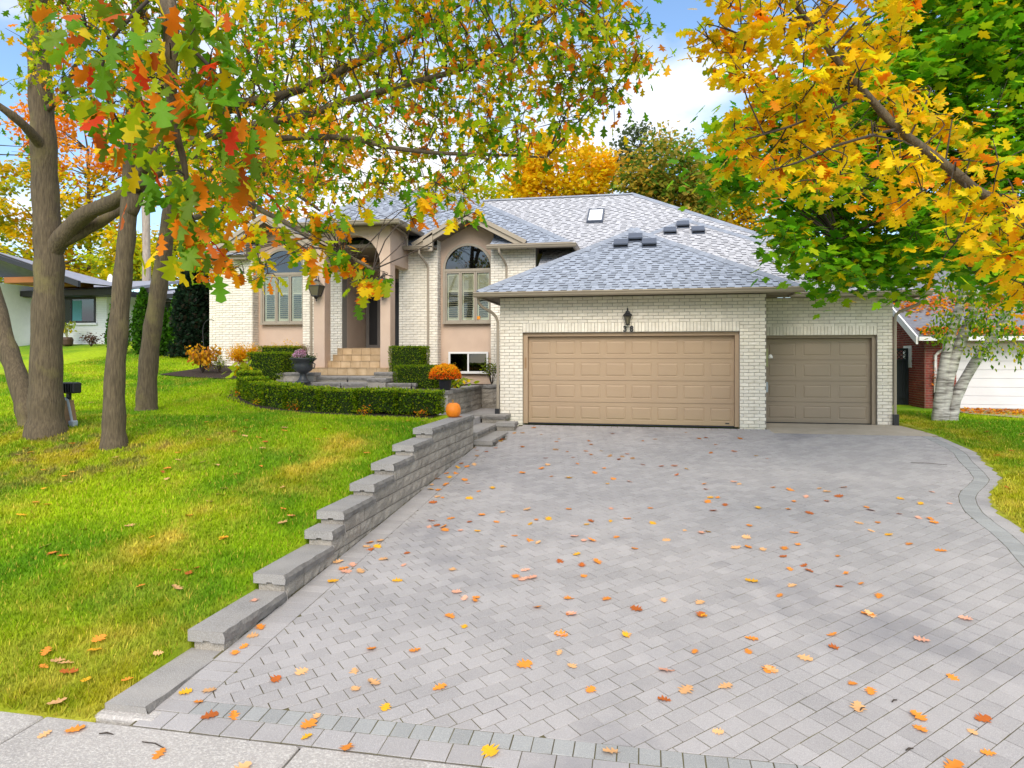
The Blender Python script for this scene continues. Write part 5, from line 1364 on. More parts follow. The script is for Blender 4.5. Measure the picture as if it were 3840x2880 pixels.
FL_DRIVE= [(-2.61,-11.66),(-2.75,-11.80),(-2.21,-11.59),(-2.00,-11.72),(-2.10,-11.82),(-2.21,-11.24),(-1.85,-11.20),(-1.79,-12.00),(-1.49,-11.70),(-2.22,-12.19),(-2.23,-12.29),(-2.18,-12.41),(-1.87,-12.46),(-0.96,-12.35),(-0.66,-10.33),(0.50,-10.17),(-0.70,-10.73),(-0.14,-10.65),(-0.68,-11.05),(-0.93,-11.28),(-0.56,-11.23),(0.40,-10.84),(0.88,-10.54),(0.82,-10.77),(0.17,-11.17),(-0.39,-11.55),(0.30,-11.42),(0.58,-11.33),(0.14,-11.58),(0.47,-11.90),(-0.20,-12.22),(0.94,-11.03),(1.99,-9.90),(2.79,-9.86),(1.56,-10.36),(1.52,-10.59),(2.26,-10.34),(1.24,-10.81),(0.95,-11.03),(2.25,-10.93),(1.50,-11.14),(1.60,-11.22),(1.45,-11.45),(1.81,-11.50),(1.77,-11.64),(2.22,-11.46),(2.09,-11.62),(2.09,-11.84),(1.82,-12.02),(-2.55,-7.71),(-2.18,-7.51),(-1.92,-7.33),(-1.61,-7.17),(-1.04,-7.05),(-0.46,-6.94),(0.07,-6.85),(-2.78,-7.86),(-2.73,-8.10),(-2.65,-8.04),(-2.55,-8.06),(-2.49,-8.19),(-2.29,-8.18),(-2.08,-8.16),(-2.27,-7.82),(-1.91,-7.77),(-1.46,-7.78),(-1.41,-7.61),(-1.26,-7.55),(-0.74,-7.70),(-0.69,-7.56),(-0.44,-7.52),(-0.23,-7.38),(0.10,-7.53),(0.49,-7.76),(-1.58,-8.27),(-1.36,-8.43),(-1.25,-8.49),(-1.64,-8.67),(-0.84,-8.18),(-0.72,-8.33),(-0.62,-8.31),(-0.34,-8.14),(0.26,-8.16),(-0.11,-8.51),(-0.76,-8.80),(-0.92,-9.05),(-0.67,-9.12),(-0.51,-9.01),(-1.25,-9.35),(-1.32,-9.53),(-1.23,-9.60),(-1.15,-9.56),(-0.62,-9.42),(-2.03,-9.46),(-1.82,-10.03),(-1.71,-10.15),(-1.61,-10.11),(-1.60,-10.19),(-0.99,-10.22),(-1.74,-10.55),(-1.56,-10.72),(-0.72,-9.99),(-0.66,-10.32),(-0.70,-10.73),(-0.36,-9.95),(0.18,-9.90),(-0.07,-10.13),(-0.14,-10.65),(0.92,-5.39),(1.39,-5.19),(1.46,-5.32),(0.92,-5.71),(1.94,-5.45),(2.17,-5.59),(2.61,-5.44),(2.69,-5.59),(2.98,-5.30),(4.19,-5.39),(0.94,-6.19),(1.05,-6.16),(0.88,-6.42),(1.11,-6.54),(0.92,-6.85),(1.54,-6.64),(2.09,-6.23),(2.31,-5.96),(2.55,-6.14),(2.78,-5.85),(1.94,-6.62),(2.17,-6.76),(3.00,-6.37),(3.02,-6.51),(3.61,-5.86),(3.78,-6.10),(4.18,-6.02),(3.33,-6.63),(3.51,-6.78),(3.65,-6.79),(3.62,-6.97),(2.69,-7.12),(2.93,-7.06),(1.80,-7.65),(1.21,-7.93),(1.31,-7.45),(0.77,-7.77),(0.69,-7.82),(2.75,-7.44),(2.90,-7.56),(3.02,-7.87),(3.29,-8.05),(1.76,-8.08),(1.58,-8.24),(1.52,-8.51),(1.04,-8.30),(1.18,-8.27),(1.33,-8.33),(2.11,-8.40),(1.67,-8.77),(1.70,-8.90),(1.51,-8.89),(2.05,-8.91),(1.06,-9.28),(1.44,-9.34),(2.13,-9.17),(1.90,-9.28),(1.28,-9.60),(2.20,-9.47),(0.51,-9.89),(0.50,-10.17),(1.98,-9.89),(-2.57,-0.64),(-2.72,-1.33),(-2.90,-1.39),(-2.27,-1.45),(-1.81,-1.94),(-1.83,-2.24),(-1.15,-2.07),(-1.08,-2.45),(-0.70,-1.16),(0.21,-1.70),(-0.04,-1.93),(0.91,-0.82),(1.13,-1.52),(1.29,-1.40),(1.99,-1.44),(1.42,-2.14),(1.24,-2.99),(1.69,-2.79),(2.05,-3.13),(2.21,-3.36),(-2.44,-2.87),(-1.73,-3.06),(-1.49,-3.22),(-1.14,-3.12),(-0.83,-3.05),(-1.01,-3.44),(-0.65,-3.53),(-0.41,-3.53),(-0.33,-3.28),(-0.22,-3.66),(-0.47,-3.80),(-1.33,-3.72),(-1.83,-3.84),(-1.71,-4.41),(-1.19,-4.24),(-0.70,-4.53),(-0.83,-4.90),(-1.77,-4.70),(-2.06,-5.05),(-1.23,-5.30),(-1.53,-5.23),(-0.50,-5.27),(-0.58,-5.59),(-0.23,-5.40),(-0.03,-4.16),(0.28,-4.23),(0.51,-4.18),(0.71,-4.38),(0.52,-4.87),(-3.43,-3.52),(-3.38,-3.09),(-3.28,-3.32),(-3.07,-3.43),(-2.97,-3.04),(-3.01,-2.16),(-3.02,-2.33),(-3.09,-2.55),(-3.15,-3.84),(-3.29,-4.50),(-3.02,-4.57),(-3.12,-4.73),(-3.26,-4.84),(-3.34,-5.27),(-3.18,-5.25),(-3.21,-5.51),(-3.36,-5.65),(-2.91,-5.68),(-2.81,-5.87),(-3.14,-5.96),(-3.14,-6.05),(-3.35,-6.05),(-3.27,-6.31),(-3.16,-6.33),(-3.05,-6.70),(-2.96,-6.75),(-3.03,-7.02),(-2.55,-6.73),(-2.51,-6.32),(-2.34,-6.12),(-3.16,-8.71),(-3.26,-8.79),(-3.12,-8.90),(-3.24,-8.92),(-3.16,-9.02),(-3.21,-9.61),(-3.15,-9.52),(-3.15,-9.70),(-3.35,-9.45),(-3.00,-9.66),(-3.17,-9.95),(-2.88,-9.29),(-2.60,-9.42),(-2.69,-9.06),(-2.51,-9.84),(-3.34,-11.04),(-3.32,-11.19),(-3.29,-11.38),(-3.30,-11.49),(-3.16,-12.02),(-3.32,-12.08),(-3.14,-12.17),(-2.96,-12.31),(-2.79,-12.28)]
FL_LAWN= [(-9.78,-7.26),(-9.51,-7.42),(-9.60,-7.57),(-8.58,-8.11),(-8.05,-8.16),(-8.04,-8.30),(-7.64,-8.09),(-7.87,-7.55),(-8.91,-5.68),(-8.42,-5.87),(-6.95,-6.58),(-7.01,-7.26),(-6.82,-7.54),(-6.73,-7.87),(-6.71,-7.99),(-6.47,-8.21),(-6.39,-7.56),(-6.10,-7.63),(-5.60,-7.90),(-5.41,-8.58),(-5.39,-8.81),(-5.49,-8.38),(-7.47,-9.50),(-7.38,-9.24),(-7.57,-9.21),(-6.38,-9.75),(-5.92,-9.55),(-6.21,-10.33),(-6.04,-10.35),(-5.38,-9.23),(-5.45,-9.77),(-4.65,-9.63),(-7.75,-8.50),(-7.91,-8.76),(-9.18,-6.97),(-7.67,-6.16),(-6.82,-6.10),(-7.02,-6.23),(-7.77,-5.52),(-8.12,-4.97),(-9.35,-4.21),(-9.71,-1.93),(-12.93,-2.53),(-11.59,-4.38),(-12.12,-5.20),(-6.22,-10.32),(-6.04,-10.37),(-6.44,-10.19),(-4.79,-10.74),(-4.65,-10.40),(-4.50,-10.43),(-4.49,-10.33),(-4.42,-10.72),(-4.64,-9.64),(-4.15,-9.22),(-4.17,-9.02),(-4.49,-11.60),(-4.40,-11.74),(-4.61,-12.01),(-4.56,-11.93),(-4.48,-11.94),(-4.36,-12.04),(-4.78,-11.82),(-3.84,-11.70),(-3.82,-12.06),(-4.13,-12.38),(-4.13,-12.11),(-7.12,-5.27),(-6.78,-5.83),(-6.51,-6.28),(-6.24,-6.32),(-5.87,-6.82),(-6.00,-6.52),(-6.11,-5.72),(-6.02,-5.89),(-6.47,-4.79),(-5.42,-5.60),(-5.25,-6.22),(-5.10,-7.04),(-4.16,-6.74),(-5.44,-7.56),(-4.74,-8.20),(-4.16,-9.02),(-4.37,-8.84),(-4.37,-5.41),(-4.37,-4.33),(-4.11,-4.24)]

def P3(name): return [Vector(p) for p in PATH[name]]
def smooth_path(pts, n=4):
    pts = [Vector(p) for p in pts]; o = []
    for i in range(len(pts) - 1):
        p0 = pts[max(i - 1, 0)]; p1 = pts[i]; p2 = pts[i + 1]; p3 = pts[min(i + 2, len(pts) - 1)]
        for k in range(n):
            t = k / n
            o.append(.5 * ((2 * p1) + (-p0 + p2) * t + (2 * p0 - 5 * p1 + 4 * p2 - p3) * t * t + (-p0 + 3 * p1 - 3 * p2 + p3) * t ** 3))
    o.append(pts[-1]); return o
def limb(name, parent, path, r0, r1, n=10, part='limb', flare=0.0, m='bark', jit=.05, power=1.0):
    pts = smooth_path(path)
    L = len(pts)
    rad = []
    z0 = pts[0].z
    for i in range(L):
        t = i / (L - 1)
        r = r0 + (r1 - r0) * t ** power
        if flare: r *= 1 + flare * math.exp(-max(0, pts[i].z - z0 - .25) / .28)
        r *= 1 + .05 * math.sin(i * 1.7 + r0 * 40)
        rad.append(r)
    b = MB(); b.tube(pts, rad, n, jit=jit)
    return b.build(part, M[m], parent, smooth=True)
def twigs_to(b, limbs, centers, rg, spread, nsub=4, r=.009):
    ends = []
    for c in centers:
        c = Vector(c)
        best = min((p for l in limbs for p in l), key=lambda p: (p - c).length)
        mid = (best + c) / 2 + Vector((rg.uniform(-.15, .15), rg.uniform(-.15, .15), rg.uniform(-.02, .2)))
        d = (c - best).length
        b.tube(smooth_path([best, mid, c], 3), [min(r * (1 + 1.2 * d) * (1 - .11 * q) * 0.8, .022) for q in range(7)], 5, cap=False)
        for q in range(nsub):
            e = c + Vector(rg.normal(0, 1, 3)).normalized() * spread * rg.uniform(.6, 1.0)
            m_ = (c + e) / 2 + Vector((0, 0, rg.uniform(-.03, .05)))
            b.tube([c, m_, e], [.0055, .0045, .0028], 4, cap=False)
            ends.append((c, e))
    return ends
def leaf_cloud(ends, per, rg, sizes, tmpl, cols, wts, el=(-80, 5), tilt=60, jit=.07):
    P = []; D = []
    for c, e in ends:
        for q in range(per):
            t = rg.uniform(.15, 1.1)
            P.append(c + (e - c) * t + Vector(rg.normal(0, jit, 3)))
    P = np.array([tuple(p) for p in P])
    n = len(P)
    A, Bv, N = leaf_frames(n, el, tilt, rg)
    # one colour mood per cluster, then leaf by leaf
    C = palette(n, cols, wts, rg)
    return leaf_mesh(P, rg.uniform(sizes[0], sizes[1], n), A, Bv, N, tmpl, C)

rg = np.random.default_rng(11)
oakcols = [GRN, LIM, YEL_, GOLD, ORG, BRN]
# big forked oak on the left
t1 = empty('oak_tree', PATH['T1'][0]); tag(t1, 'thick forked oak trunk nearest the left edge of the lawn', 'tree')
base = [Vector(PATH['T1'][0]) - Vector((0, 0, .35))] + P3('T1')
limb('trunk', t1, base, .285, .15, 16, 'trunk', flare=.42, jit=.035)
limb('limb', t1, PATH['T1b'], .19, .02, power=.6); limb('limb', t1, PATH['T1c'], .11, .05); limb('limb', t1, PATH['T1d'], .10, .03); limb('limb', t1, PATH['T1e'], .06, .02)
b = MB(); Lb = [smooth_path(PATH[k_]) for k_ in ('T1b', 'T1d', 'T1e')]
mid1 = [c for c in OAK_MID if (Vector(c) - Vector((0, -16.55, 1.6))).length > 0 and c[0] < -3.4]
mid2 = [c for c in OAK_MID if c[0] >= -3.4]
ends1 = twigs_to(b, Lb, mid1, rg, .55, 8, .006)
tag(b.build('twigs', M['twig'], t1), kind='stuff')
Vv, Tt, Cc = leaf_cloud(ends1, 9, rg, (.11, .18), OAK2, oakcols, (3.2, 4.4, 2.8, .8, .9, .1), jit=.1)
tag(link('crown', npmesh('crown', Vv, Tt, M['leaf'], Cc), t1), kind='stuff')
# second oak, its limbs reach over the drive
t2 = empty('oak_tree', PATH['T2'][0]); tag(t2, 'slim oak in the middle of the lawn whose limbs hang over the driveway', 'tree')
limb('trunk', t2, [Vector(PATH['T2'][0]) - Vector((0, 0, .4))] + P3('T2'), .175, .085, 14, 'trunk', flare=.35, jit=.035)
limb('limb', t2, PATH['T2b'], .13, .06); limb('limb', t2, PATH['T2c'], .10, .014, power=.7); limb('limb', t2, PATH['T2d'], .07, .012, power=.7); limb('limb', t2, PATH['NB'], .08, .008, 8); limb('limb', t2, PATH['NB2'], .012, .005, 6, m='twig'); limb('limb', t2, PATH['NB3'], .012, .005, 6, m='twig')
b = MB(); Lb = [smooth_path(PATH[k_]) for k_ in ('T2c', 'T2d', 'T2b')]
ends2 = twigs_to(b, Lb, mid2, rg, .46, 8, .006)
Vv, Tt, Cc = leaf_cloud(ends2, 8, rg, (.10, .165), OAK2, oakcols, (4.0, 4.0, 2.2, .9, 1.2, .2), jit=.09)
near_pts = []
for c in NEAR:
    c = Vector(c)
    lb = [smooth_path(PATH[k_]) for k_ in ('NB', 'NB2', 'NB3')]
    best = min((p for l in lb for p in l[(12 if l is lb[0] else 0):]), key=lambda p: (p - c).length)
    b.tube(smooth_path([best, (best + c) / 2 + Vector((0, 0, .02)), c], 2), [.0045, .004, .0038, .0033, .003], 5, cap=False)
    near_pts.append(c)
tag(b.build('twigs', M['twig'], t2), kind='stuff')
crown2 = tag(link('crown', npmesh('crown', Vv, Tt, M['leaf'], Cc), t2), kind='stuff')
def tri_mesh(name, tmpl, m):
    me = npmesh(name, tmpl[0], tmpl[1], m, None, smooth=False); return me
NL = []
for q in range(5):
    V0 = OAK[0].copy(); V0[:, 2] += .03 * np.sin(V0[:, 1] * 9 + q) + .05 * V0[:, 0] * math.sin(q * 2.1) + rg.normal(0, .008, len(V0)); V0[:, 0] *= rg.uniform(.9, 1.15)
    NL.append(tri_mesh('leaf', (V0, OAK[1]), M['nearleaf']))
nl = 0
while nl < 300:
    c = near_pts[nl % len(near_pts)]
    p = c + Vector(rg.normal(0, 1, 3)) * Vector((.10, .13, .085)).length * .42
    A, Bv, N = leaf_frames(1, (-85, -15), 70, rg)
    s = rg.uniform(.11, .175)
    m = Matrix((Bv[0] * s, A[0] * s, N[0] * s)).transposed().to_4x4(); m.translation = p
    o_ = bpy.data.objects.new('leaf', NL[nl % 5]); COL.objects.link(o_); o_.parent = crown2; o_.matrix_basis = m
    col = palette(1, [GRN, (.16, .29, .012), LIM, YEL_, ORG, RED, (.6, .13, .012)], (3.0, 3.4, 2.0, .8, 2.2, .35, .8), rg, .12)[0]
    o_.color = (*col, 1); nl += 1
# third oak
t3 = empty('oak_tree', PATH['T3'][0]); tag(t3, 'slender oak trunk standing farthest back of the lawn oaks, nearest the house', 'tree')
limb('trunk', t3, [Vector(PATH['T3'][0]) - Vector((0, 0, .4))] + P3('T3'), .225, .09, 14, 'trunk', flare=.25, jit=.03)
sc3 = Vector(PATH['T3'][0])
limb('limb', t3, PATH['T3b'], .07, .02); limb('limb', t3, PATH['T3c'], .06, .012)
b = MB(); ends3 = twigs_to(b, [smooth_path(PATH['T3c']), smooth_path(PATH['T3b'])], SPRIG + LEFTLOW, rg, .17, 3, .004)
tag(b.build('twigs', M['twig'], t3), kind='stuff')
Vv, Tt, Cc = leaf_cloud(ends3, 3, rg, (.12, .18), OAK, [GRN, LIM, YEL_, GOLD, ORG], (2.0, 2.4, 2.4, 1.4, 1.8), jit=.04)
tag(link('crown', npmesh('crown', Vv, Tt, M['leaf'], Cc), t3), kind='stuff')
ring = MB(); pth = smooth_path([Vector(PATH['T3'][0]) - Vector((0, 0, .4))] + P3('T3'))
zc = [p for p in pth if 1.55 < p.z < 1.9]
if False:
    c0 = zc[0]
    ring.lathe([(.205, c0.z - .06), (.238, c0.z - .05), (.242, c0.z), (.238, c0.z + .06), (.205, c0.z + .07)], c0.x, c0.y, 16, cap=False)
    ring.build('scar_ring', M['palebark'], t3, smooth=True)
# leaning trunk
t4 = empty('leaning_tree', PATH['T4'][0]); tag(t4, 'leaning trunk slanting out of the left edge behind the thick oak', 'tree')
limb('trunk', t4, [Vector(PATH['T4'][0]) - Vector((-.06, 0, .35))] + P3('T4'), .20, .12, 12, 'trunk', flare=.2)
p4 = P3('T4')[-1]
b = MB(); c4 = [tuple(p4 + Vector(rg.normal(0, 1, 3)) * .8) for q in range(12)]
e4 = twigs_to(b, [smooth_path(PATH['T4'])], c4, rg, .5, 4); tag(b.build('twigs', M['twig'], t4), kind='stuff')
Vv, Tt, Cc = leaf_cloud(e4, 6, rg, (.12, .18), OAK2, oakcols, (3, 3, 2, 1, 1, .3))
tag(link('crown', npmesh('crown', Vv, Tt, M['leaf'], Cc), t4), kind='stuff')

# yellow oak bough and dark maple on the right
ty = empty('yellow_oak_tree', (3.6, -12.0, -.7)); tag(ty, 'yellow-leaved oak reaching in from the right edge of the picture', 'tree')
pY = P3('Y')
limb('trunk', ty, [(5.6, -12.3, -.9), (5.6, -12.25, .5), (5.55, -12.2, 1.6), pY[0] + Vector((.9, 0, -.2)), pY[0]], .16, .06, 12, 'trunk', flare=.3)
limb('limb', ty, PATH['Y'], .055, .018, 9)
for k_ in ('Y2', 'Y3', 'Y4'): limb('limb', ty, PATH[k_], .014, .005, 6, m='twig')
b = MB(); eY = twigs_to(b, [smooth_path(PATH[k_]) for k_ in ('Y', 'Y2', 'Y3', 'Y4')], YEL, rg, .27, 5, .006)
tag(b.build('twigs', M['twig'], ty), kind='stuff')
Vv, Tt, Cc = leaf_cloud(eY, 7, rg, (.10, .155), OAK, [YEL_, (.88, .66, .008), GOLD, LIM, ORG], (4.2, 3.6, 1.6, 2.2, .7), el=(-60, 10), jit=.05)
# the boldest leaves one by one, the rest as a mass
k10 = len(OAK[0]); nleaf = len(Vv) // k10
cen = Vv.reshape(nleaf, k10, 3).mean(1)
dist = np.array([math.dist(c, CAMP) if inview(c) else 99 for c in cen])
pick = set(np.argsort(dist)[:300].tolist())
cr_rest = [i for i in range(nleaf) if i not in pick]
Vr = Vv.reshape(nleaf, k10, 3)[cr_rest].reshape(-1, 3); Cr = Cc.reshape(nleaf, k10, 3)[cr_rest].reshape(-1, 3)
Tr = (OAK[1][None] + (np.arange(len(cr_rest)) * k10)[:, None, None]).reshape(-1, 3)
crY = tag(link('crown', npmesh('crown', Vr, Tr, M['leaf'], Cr), ty), kind='stuff')
for i in pick:
    me = npmesh('leaf', Vv[i * k10:(i + 1) * k10], OAK[1], M['leaf'], Cc[i * k10:(i + 1) * k10])
    link('leaf', me, crY)
tg = empty('maple_tree', (9.0, -6.0, -.4)); tag(tg, 'dark green maple filling the right side behind the yellow boughs', 'tree')
pG = P3('G')
limb('trunk', tg, [(pG[0].x, pG[0].y, -.7)] + pG, .24, .08, 12, 'trunk', flare=.3)
for k_ in ('G2', 'G3', 'G4'): limb('limb', tg, PATH[k_], .07, .018, 8)
b = MB(); eG = twigs_to(b, [smooth_path(PATH[k_]) for k_ in ('G', 'G2', 'G3', 'G4')], GREEN_C, rg, .6, 8, .007)
tag(b.build('twigs', M['twig'], tg), kind='stuff')
Vv, Tt, Cc = leaf_cloud(eG, 15, rg, (.13, .21), MAPLE, [(.08, .26, .006), (.15, .40, .008), (.28, .52, .010), LIM, YEL_], (2.6, 3.4, 3.0, 1.6, .5), el=(-50, 10), tilt=45, jit=.13)
tag(link('crown', npmesh('crown', Vv, Tt, M['leaf'], Cc), tg), kind='stuff')
# birch clump
bi = empty('birch_tree', (7.35, 2.2, .1)); tag(bi, 'white-barked birch with three stems in front of the neighbouring garage', 'tree')
limb('trunk', bi, [Vector(PATH['B1'][0]) - Vector((0, 0, .4))] + P3('B1'), .17, .09, 12, 'trunk', m='birch', flare=.15)
limb('trunk', bi, [Vector(PATH['B2'][0]) - Vector((0, 0, .4))] + P3('B2'), .15, .07, 12, 'trunk', m='birch', flare=.15)
limb('trunk', bi, [Vector(PATH['B3'][0]) - Vector((0, 0, .4))] + P3('B3'), .145, .08, 12, 'trunk', m='birch', flare=.15)
b = MB(); eB = twigs_to(b, [smooth_path(PATH[k_]) for k_ in ('B1', 'B2', 'B3')], BIRCH, rg, .42, 5, .006)
tag(b.build('twigs', M['twig'], bi), kind='stuff')
Vv, Tt, Cc = leaf_cloud(eB, 26, rg, (.08, .13), SIMPLE, [(.16, .34, .012), LIM, (.09, .24, .01), YEL_], (3, 3, 2, .7), el=(-85, -20), jit=.12)
tag(link('crown', npmesh('crown', Vv, Tt, M['leaf'], Cc), bi), kind='stuff')

# ------------------------------------------------------------------ trees behind the houses
def far_tree(name, label, base, trunk_h, blobs, n, size, cols, wts, tr=.22, trunkmat='bark', tmpl=DIAM, clump=.9, el=(-60, 20), dens=1.0):
    t = empty(name, base); tag(t, label, 'tree', 'trees behind the houses')
    bx_, by_, bz_ = base
    top = Vector(blobs[0][:3])
    mb_ = MB(); mb_.tube(smooth_path([(bx_, by_, bz_ - .3), (bx_ + .1, by_, bz_ + trunk_h * .5), (top.x, top.y, max(bz_ + trunk_h, top.z))], 3), [tr * (1 - .1 * q) for q in range(7)], 8)
    for (x, y, z, rx, ry, rz) in blobs:
        for q in range(5):
            e = Vector((x, y, z)) + Vector((rg.uniform(-.8, .8) * rx, rg.uniform(-.8, .8) * ry, rg.uniform(-.5, .8) * rz))
            s_ = Vector((top.x, top.y, max(bz_ + trunk_h * .6, z - rz * .7)))
            mb_.tube([s_, (s_ + e) / 2 + Vector((0, 0, .2)), e], [tr * .3, tr * .18, tr * .05], 5, cap=False)
    mb_.build('trunk', M[trunkmat], t, smooth=True)
    Ps = []; Cs = []
    tot = sum(b_[3] * b_[4] + b_[3] * b_[5] for b_ in blobs)
    for (x, y, z, rx, ry, rz) in blobs:
        k_ = int(n * (rx * ry + rx * rz) / tot)
        nc = max(8, int(k_ / 45))
        u = unit(rg.normal(0, 1, (nc, 3))); rad = rg.uniform(.55, 1.05, (nc, 1)) ** .6
        cc = np.array([x, y, z]) + u * rad * np.array([rx, ry, rz])
        cm = palette(nc, cols, wts, rg, .12)
        idx = rg.integers(0, nc, k_)
        Ps.append(cc[idx] + rg.normal(0, 1, (k_, 3)) * np.array([clump, clump, clump * .55]) * .45)
        own = palette(k_, cols, wts, rg, .15)
        Cs.append(cm[idx] * .62 + own * .38)
    P = np.concatenate(Ps); C = np.concatenate(Cs)
    A, Bv, N = leaf_frames(len(P), el, 70, rg)
    Vv, Tt, Cc = leaf_mesh(P, rg.uniform(size * .7, size * 1.3, len(P)), A, Bv, N, tmpl, C)
    tag(link('crown', npmesh('crown', Vv, Tt, M['leaf'], Cc), t), kind='stuff')
    return t
TREES = [
 ('far_maple','round orange maple rising behind the roof ridge',(-3.88, 17.33),[(-3.88, 17.33, 10.92, 2.52, 2.02, 1.73), (-5.31, 17.05, 10.13, 1.59, 1.28, 1.2), (-2.45, 17.61, 10.26, 1.46, 1.17, 1.33)],5200,0.30,[GOLD,YEL_,LIM,(.95,.7,.02)],(2,4,1.2,2)),
 ('far_maple','bronze and green maple behind the skylight side of the roof',(1.01, 16.25),[(1.01, 16.25, 10.25, 1.88, 1.5, 1.88), (0.03, 16.05, 9.13, 1.25, 1.0, 1.12), (1.99, 16.44, 8.88, 1.38, 1.1, 1.25)],5600,0.28,[(.18,.32,.03),(.60,.38,.07),(.10,.22,.02),(.7,.45,.05)],(3.5,2.2,3,1.2)),
 ('far_pine','thin grey-green conifer top between the two maples',(-0.27, 24.15),[(-0.27, 24.15, 14.13, 0.86, 0.69, 1.25), (-1.34, 23.94, 13.19, 0.7, 0.56, 1.09)],900,0.28,[(.12,.16,.07),(.09,.12,.05)],(1,1)),
 ('far_tree','yellow-orange tree behind the right roof hip',(5.69, 21.23),[(5.69, 21.23, 8.38, 2.39, 1.91, 1.55), (7.49, 21.58, 7.11, 1.69, 1.35, 1.27), (4.17, 20.94, 9.78, 1.55, 1.24, 1.55)],4600,0.26,[YEL_,GOLD,LIM,(.12,.22,.015),ORG],(3,2,2,2,1)),
 ('far_tree','low green tree beside the roof hip under the yellow boughs',(4.11, 22.96),[(4.11, 22.96, 9.64, 1.63, 1.31, 2.08), (3.24, 22.79, 11.13, 1.34, 1.07, 1.34)],2600,0.26,[(.10,.22,.012),LIM,GOLD],(3,1.5,1)),
 ('far_maple','tall yellow maple behind the left neighbouring house',(-37.92, 20.9),[(-37.92, 20.9, 11.59, 4.81, 3.85, 2.92), (-39.78, 20.54, 8.67, 3.78, 3.03, 2.23), (-35.22, 21.43, 8.33, 3.95, 3.16, 1.89)],6000,0.38,[YEL_,LIM,GOLD,(.22,.30,.02)],(3,2.5,2,2)),
 ('far_maple','sparse orange maple with sky showing through, behind the lawn oaks',(-36.82, 23.15),[(-36.82, 23.15, 15.64, 4.13, 3.31, 2.52), (-32.77, 23.94, 14.2, 3.23, 2.59, 2.7), (-39.12, 22.71, 17.08, 2.7, 2.16, 2.16)],2600,0.36,[ORG,GOLD,(.75,.36,.12)],(2,3,2)),
 ('far_tree','yellow-green tree between the two houses',(-27.57, 18.84),[(-27.57, 18.84, 7.56, 3.12, 2.5, 1.72), (-29.72, 18.42, 6.94, 2.19, 1.75, 1.25), (-25.42, 19.26, 8.5, 2.19, 1.75, 1.72)],5200,0.34,[LIM,YEL_,(.20,.30,.02)],(3,3,2)),
 ('far_maple','pale orange tree behind the left end of the house roof',(-23.64, 21.64),[(-23.64, 21.64, 12.95, 4.27, 3.41, 2.46), (-20.41, 22.27, 14.42, 3.61, 2.89, 2.3), (-26.05, 21.17, 10.98, 2.62, 2.1, 1.8)],5200,0.34,[(.78,.42,.10),GOLD,YEL_,ORG],(3,3,2,1)),
 ('far_tree','small yellow-green tree peeping over the front gable ridge',(-9.14, 20.38),[(-9.14, 20.38, 10.53, 1.34, 1.07, 0.89), (-10.46, 20.13, 10.83, 1.19, 0.95, 1.04)],1200,0.26,[LIM,YEL_],(2,1)),
 ('far_tree','dark shaded tree behind the neighbouring garage roof',(11.68, 17.3),[(11.68, 17.3, 5.62, 1.57, 1.26, 1.09), (14.05, 17.76, 6.23, 2.42, 1.94, 1.45), (9.89, 16.95, 5.99, 1.21, 0.97, 0.97)],3600,0.30,[(.05,.10,.012),(.10,.13,.02),(.30,.16,.02)],(3,2,1)),
 ('far_tree','green tree far behind the left lawn',(-52.25, 29.32),[(-52.25, 29.32, 8.72, 4.3, 3.44, 2.58), (-47.82, 30.18, 8.5, 3.65, 2.92, 1.72)],2600,0.42,[LIM,(.18,.28,.02),YEL_],(2,2,2)),
]

for (nm, lb, bxy, blobs, cnt, sz, cols_, wts_) in TREES:
    gz = float(ground_z(bxy[0], bxy[1])) if bxy[0] < -3.8 else .6
    zlow = min(b_[2] - b_[5] for b_ in blobs)
    far_tree(nm, lb, (bxy[0], bxy[1], gz), max(1.5, blobs[0][2] - blobs[0][5] - gz), blobs, int(cnt * 1.5), sz * .85, cols_, wts_)
pt_ = empty('pale_trunk_tree', (-24.9, 9.2, 2.3)); tag(pt_, 'tall bare pale trunk seen between the lawn oaks', 'tree')
limb('trunk', pt_, [Vector(PATH['PALE'][0]) - Vector((0, 0, .8))] + P3('PALE'), .19, .15, 10, 'trunk', m='palebark')

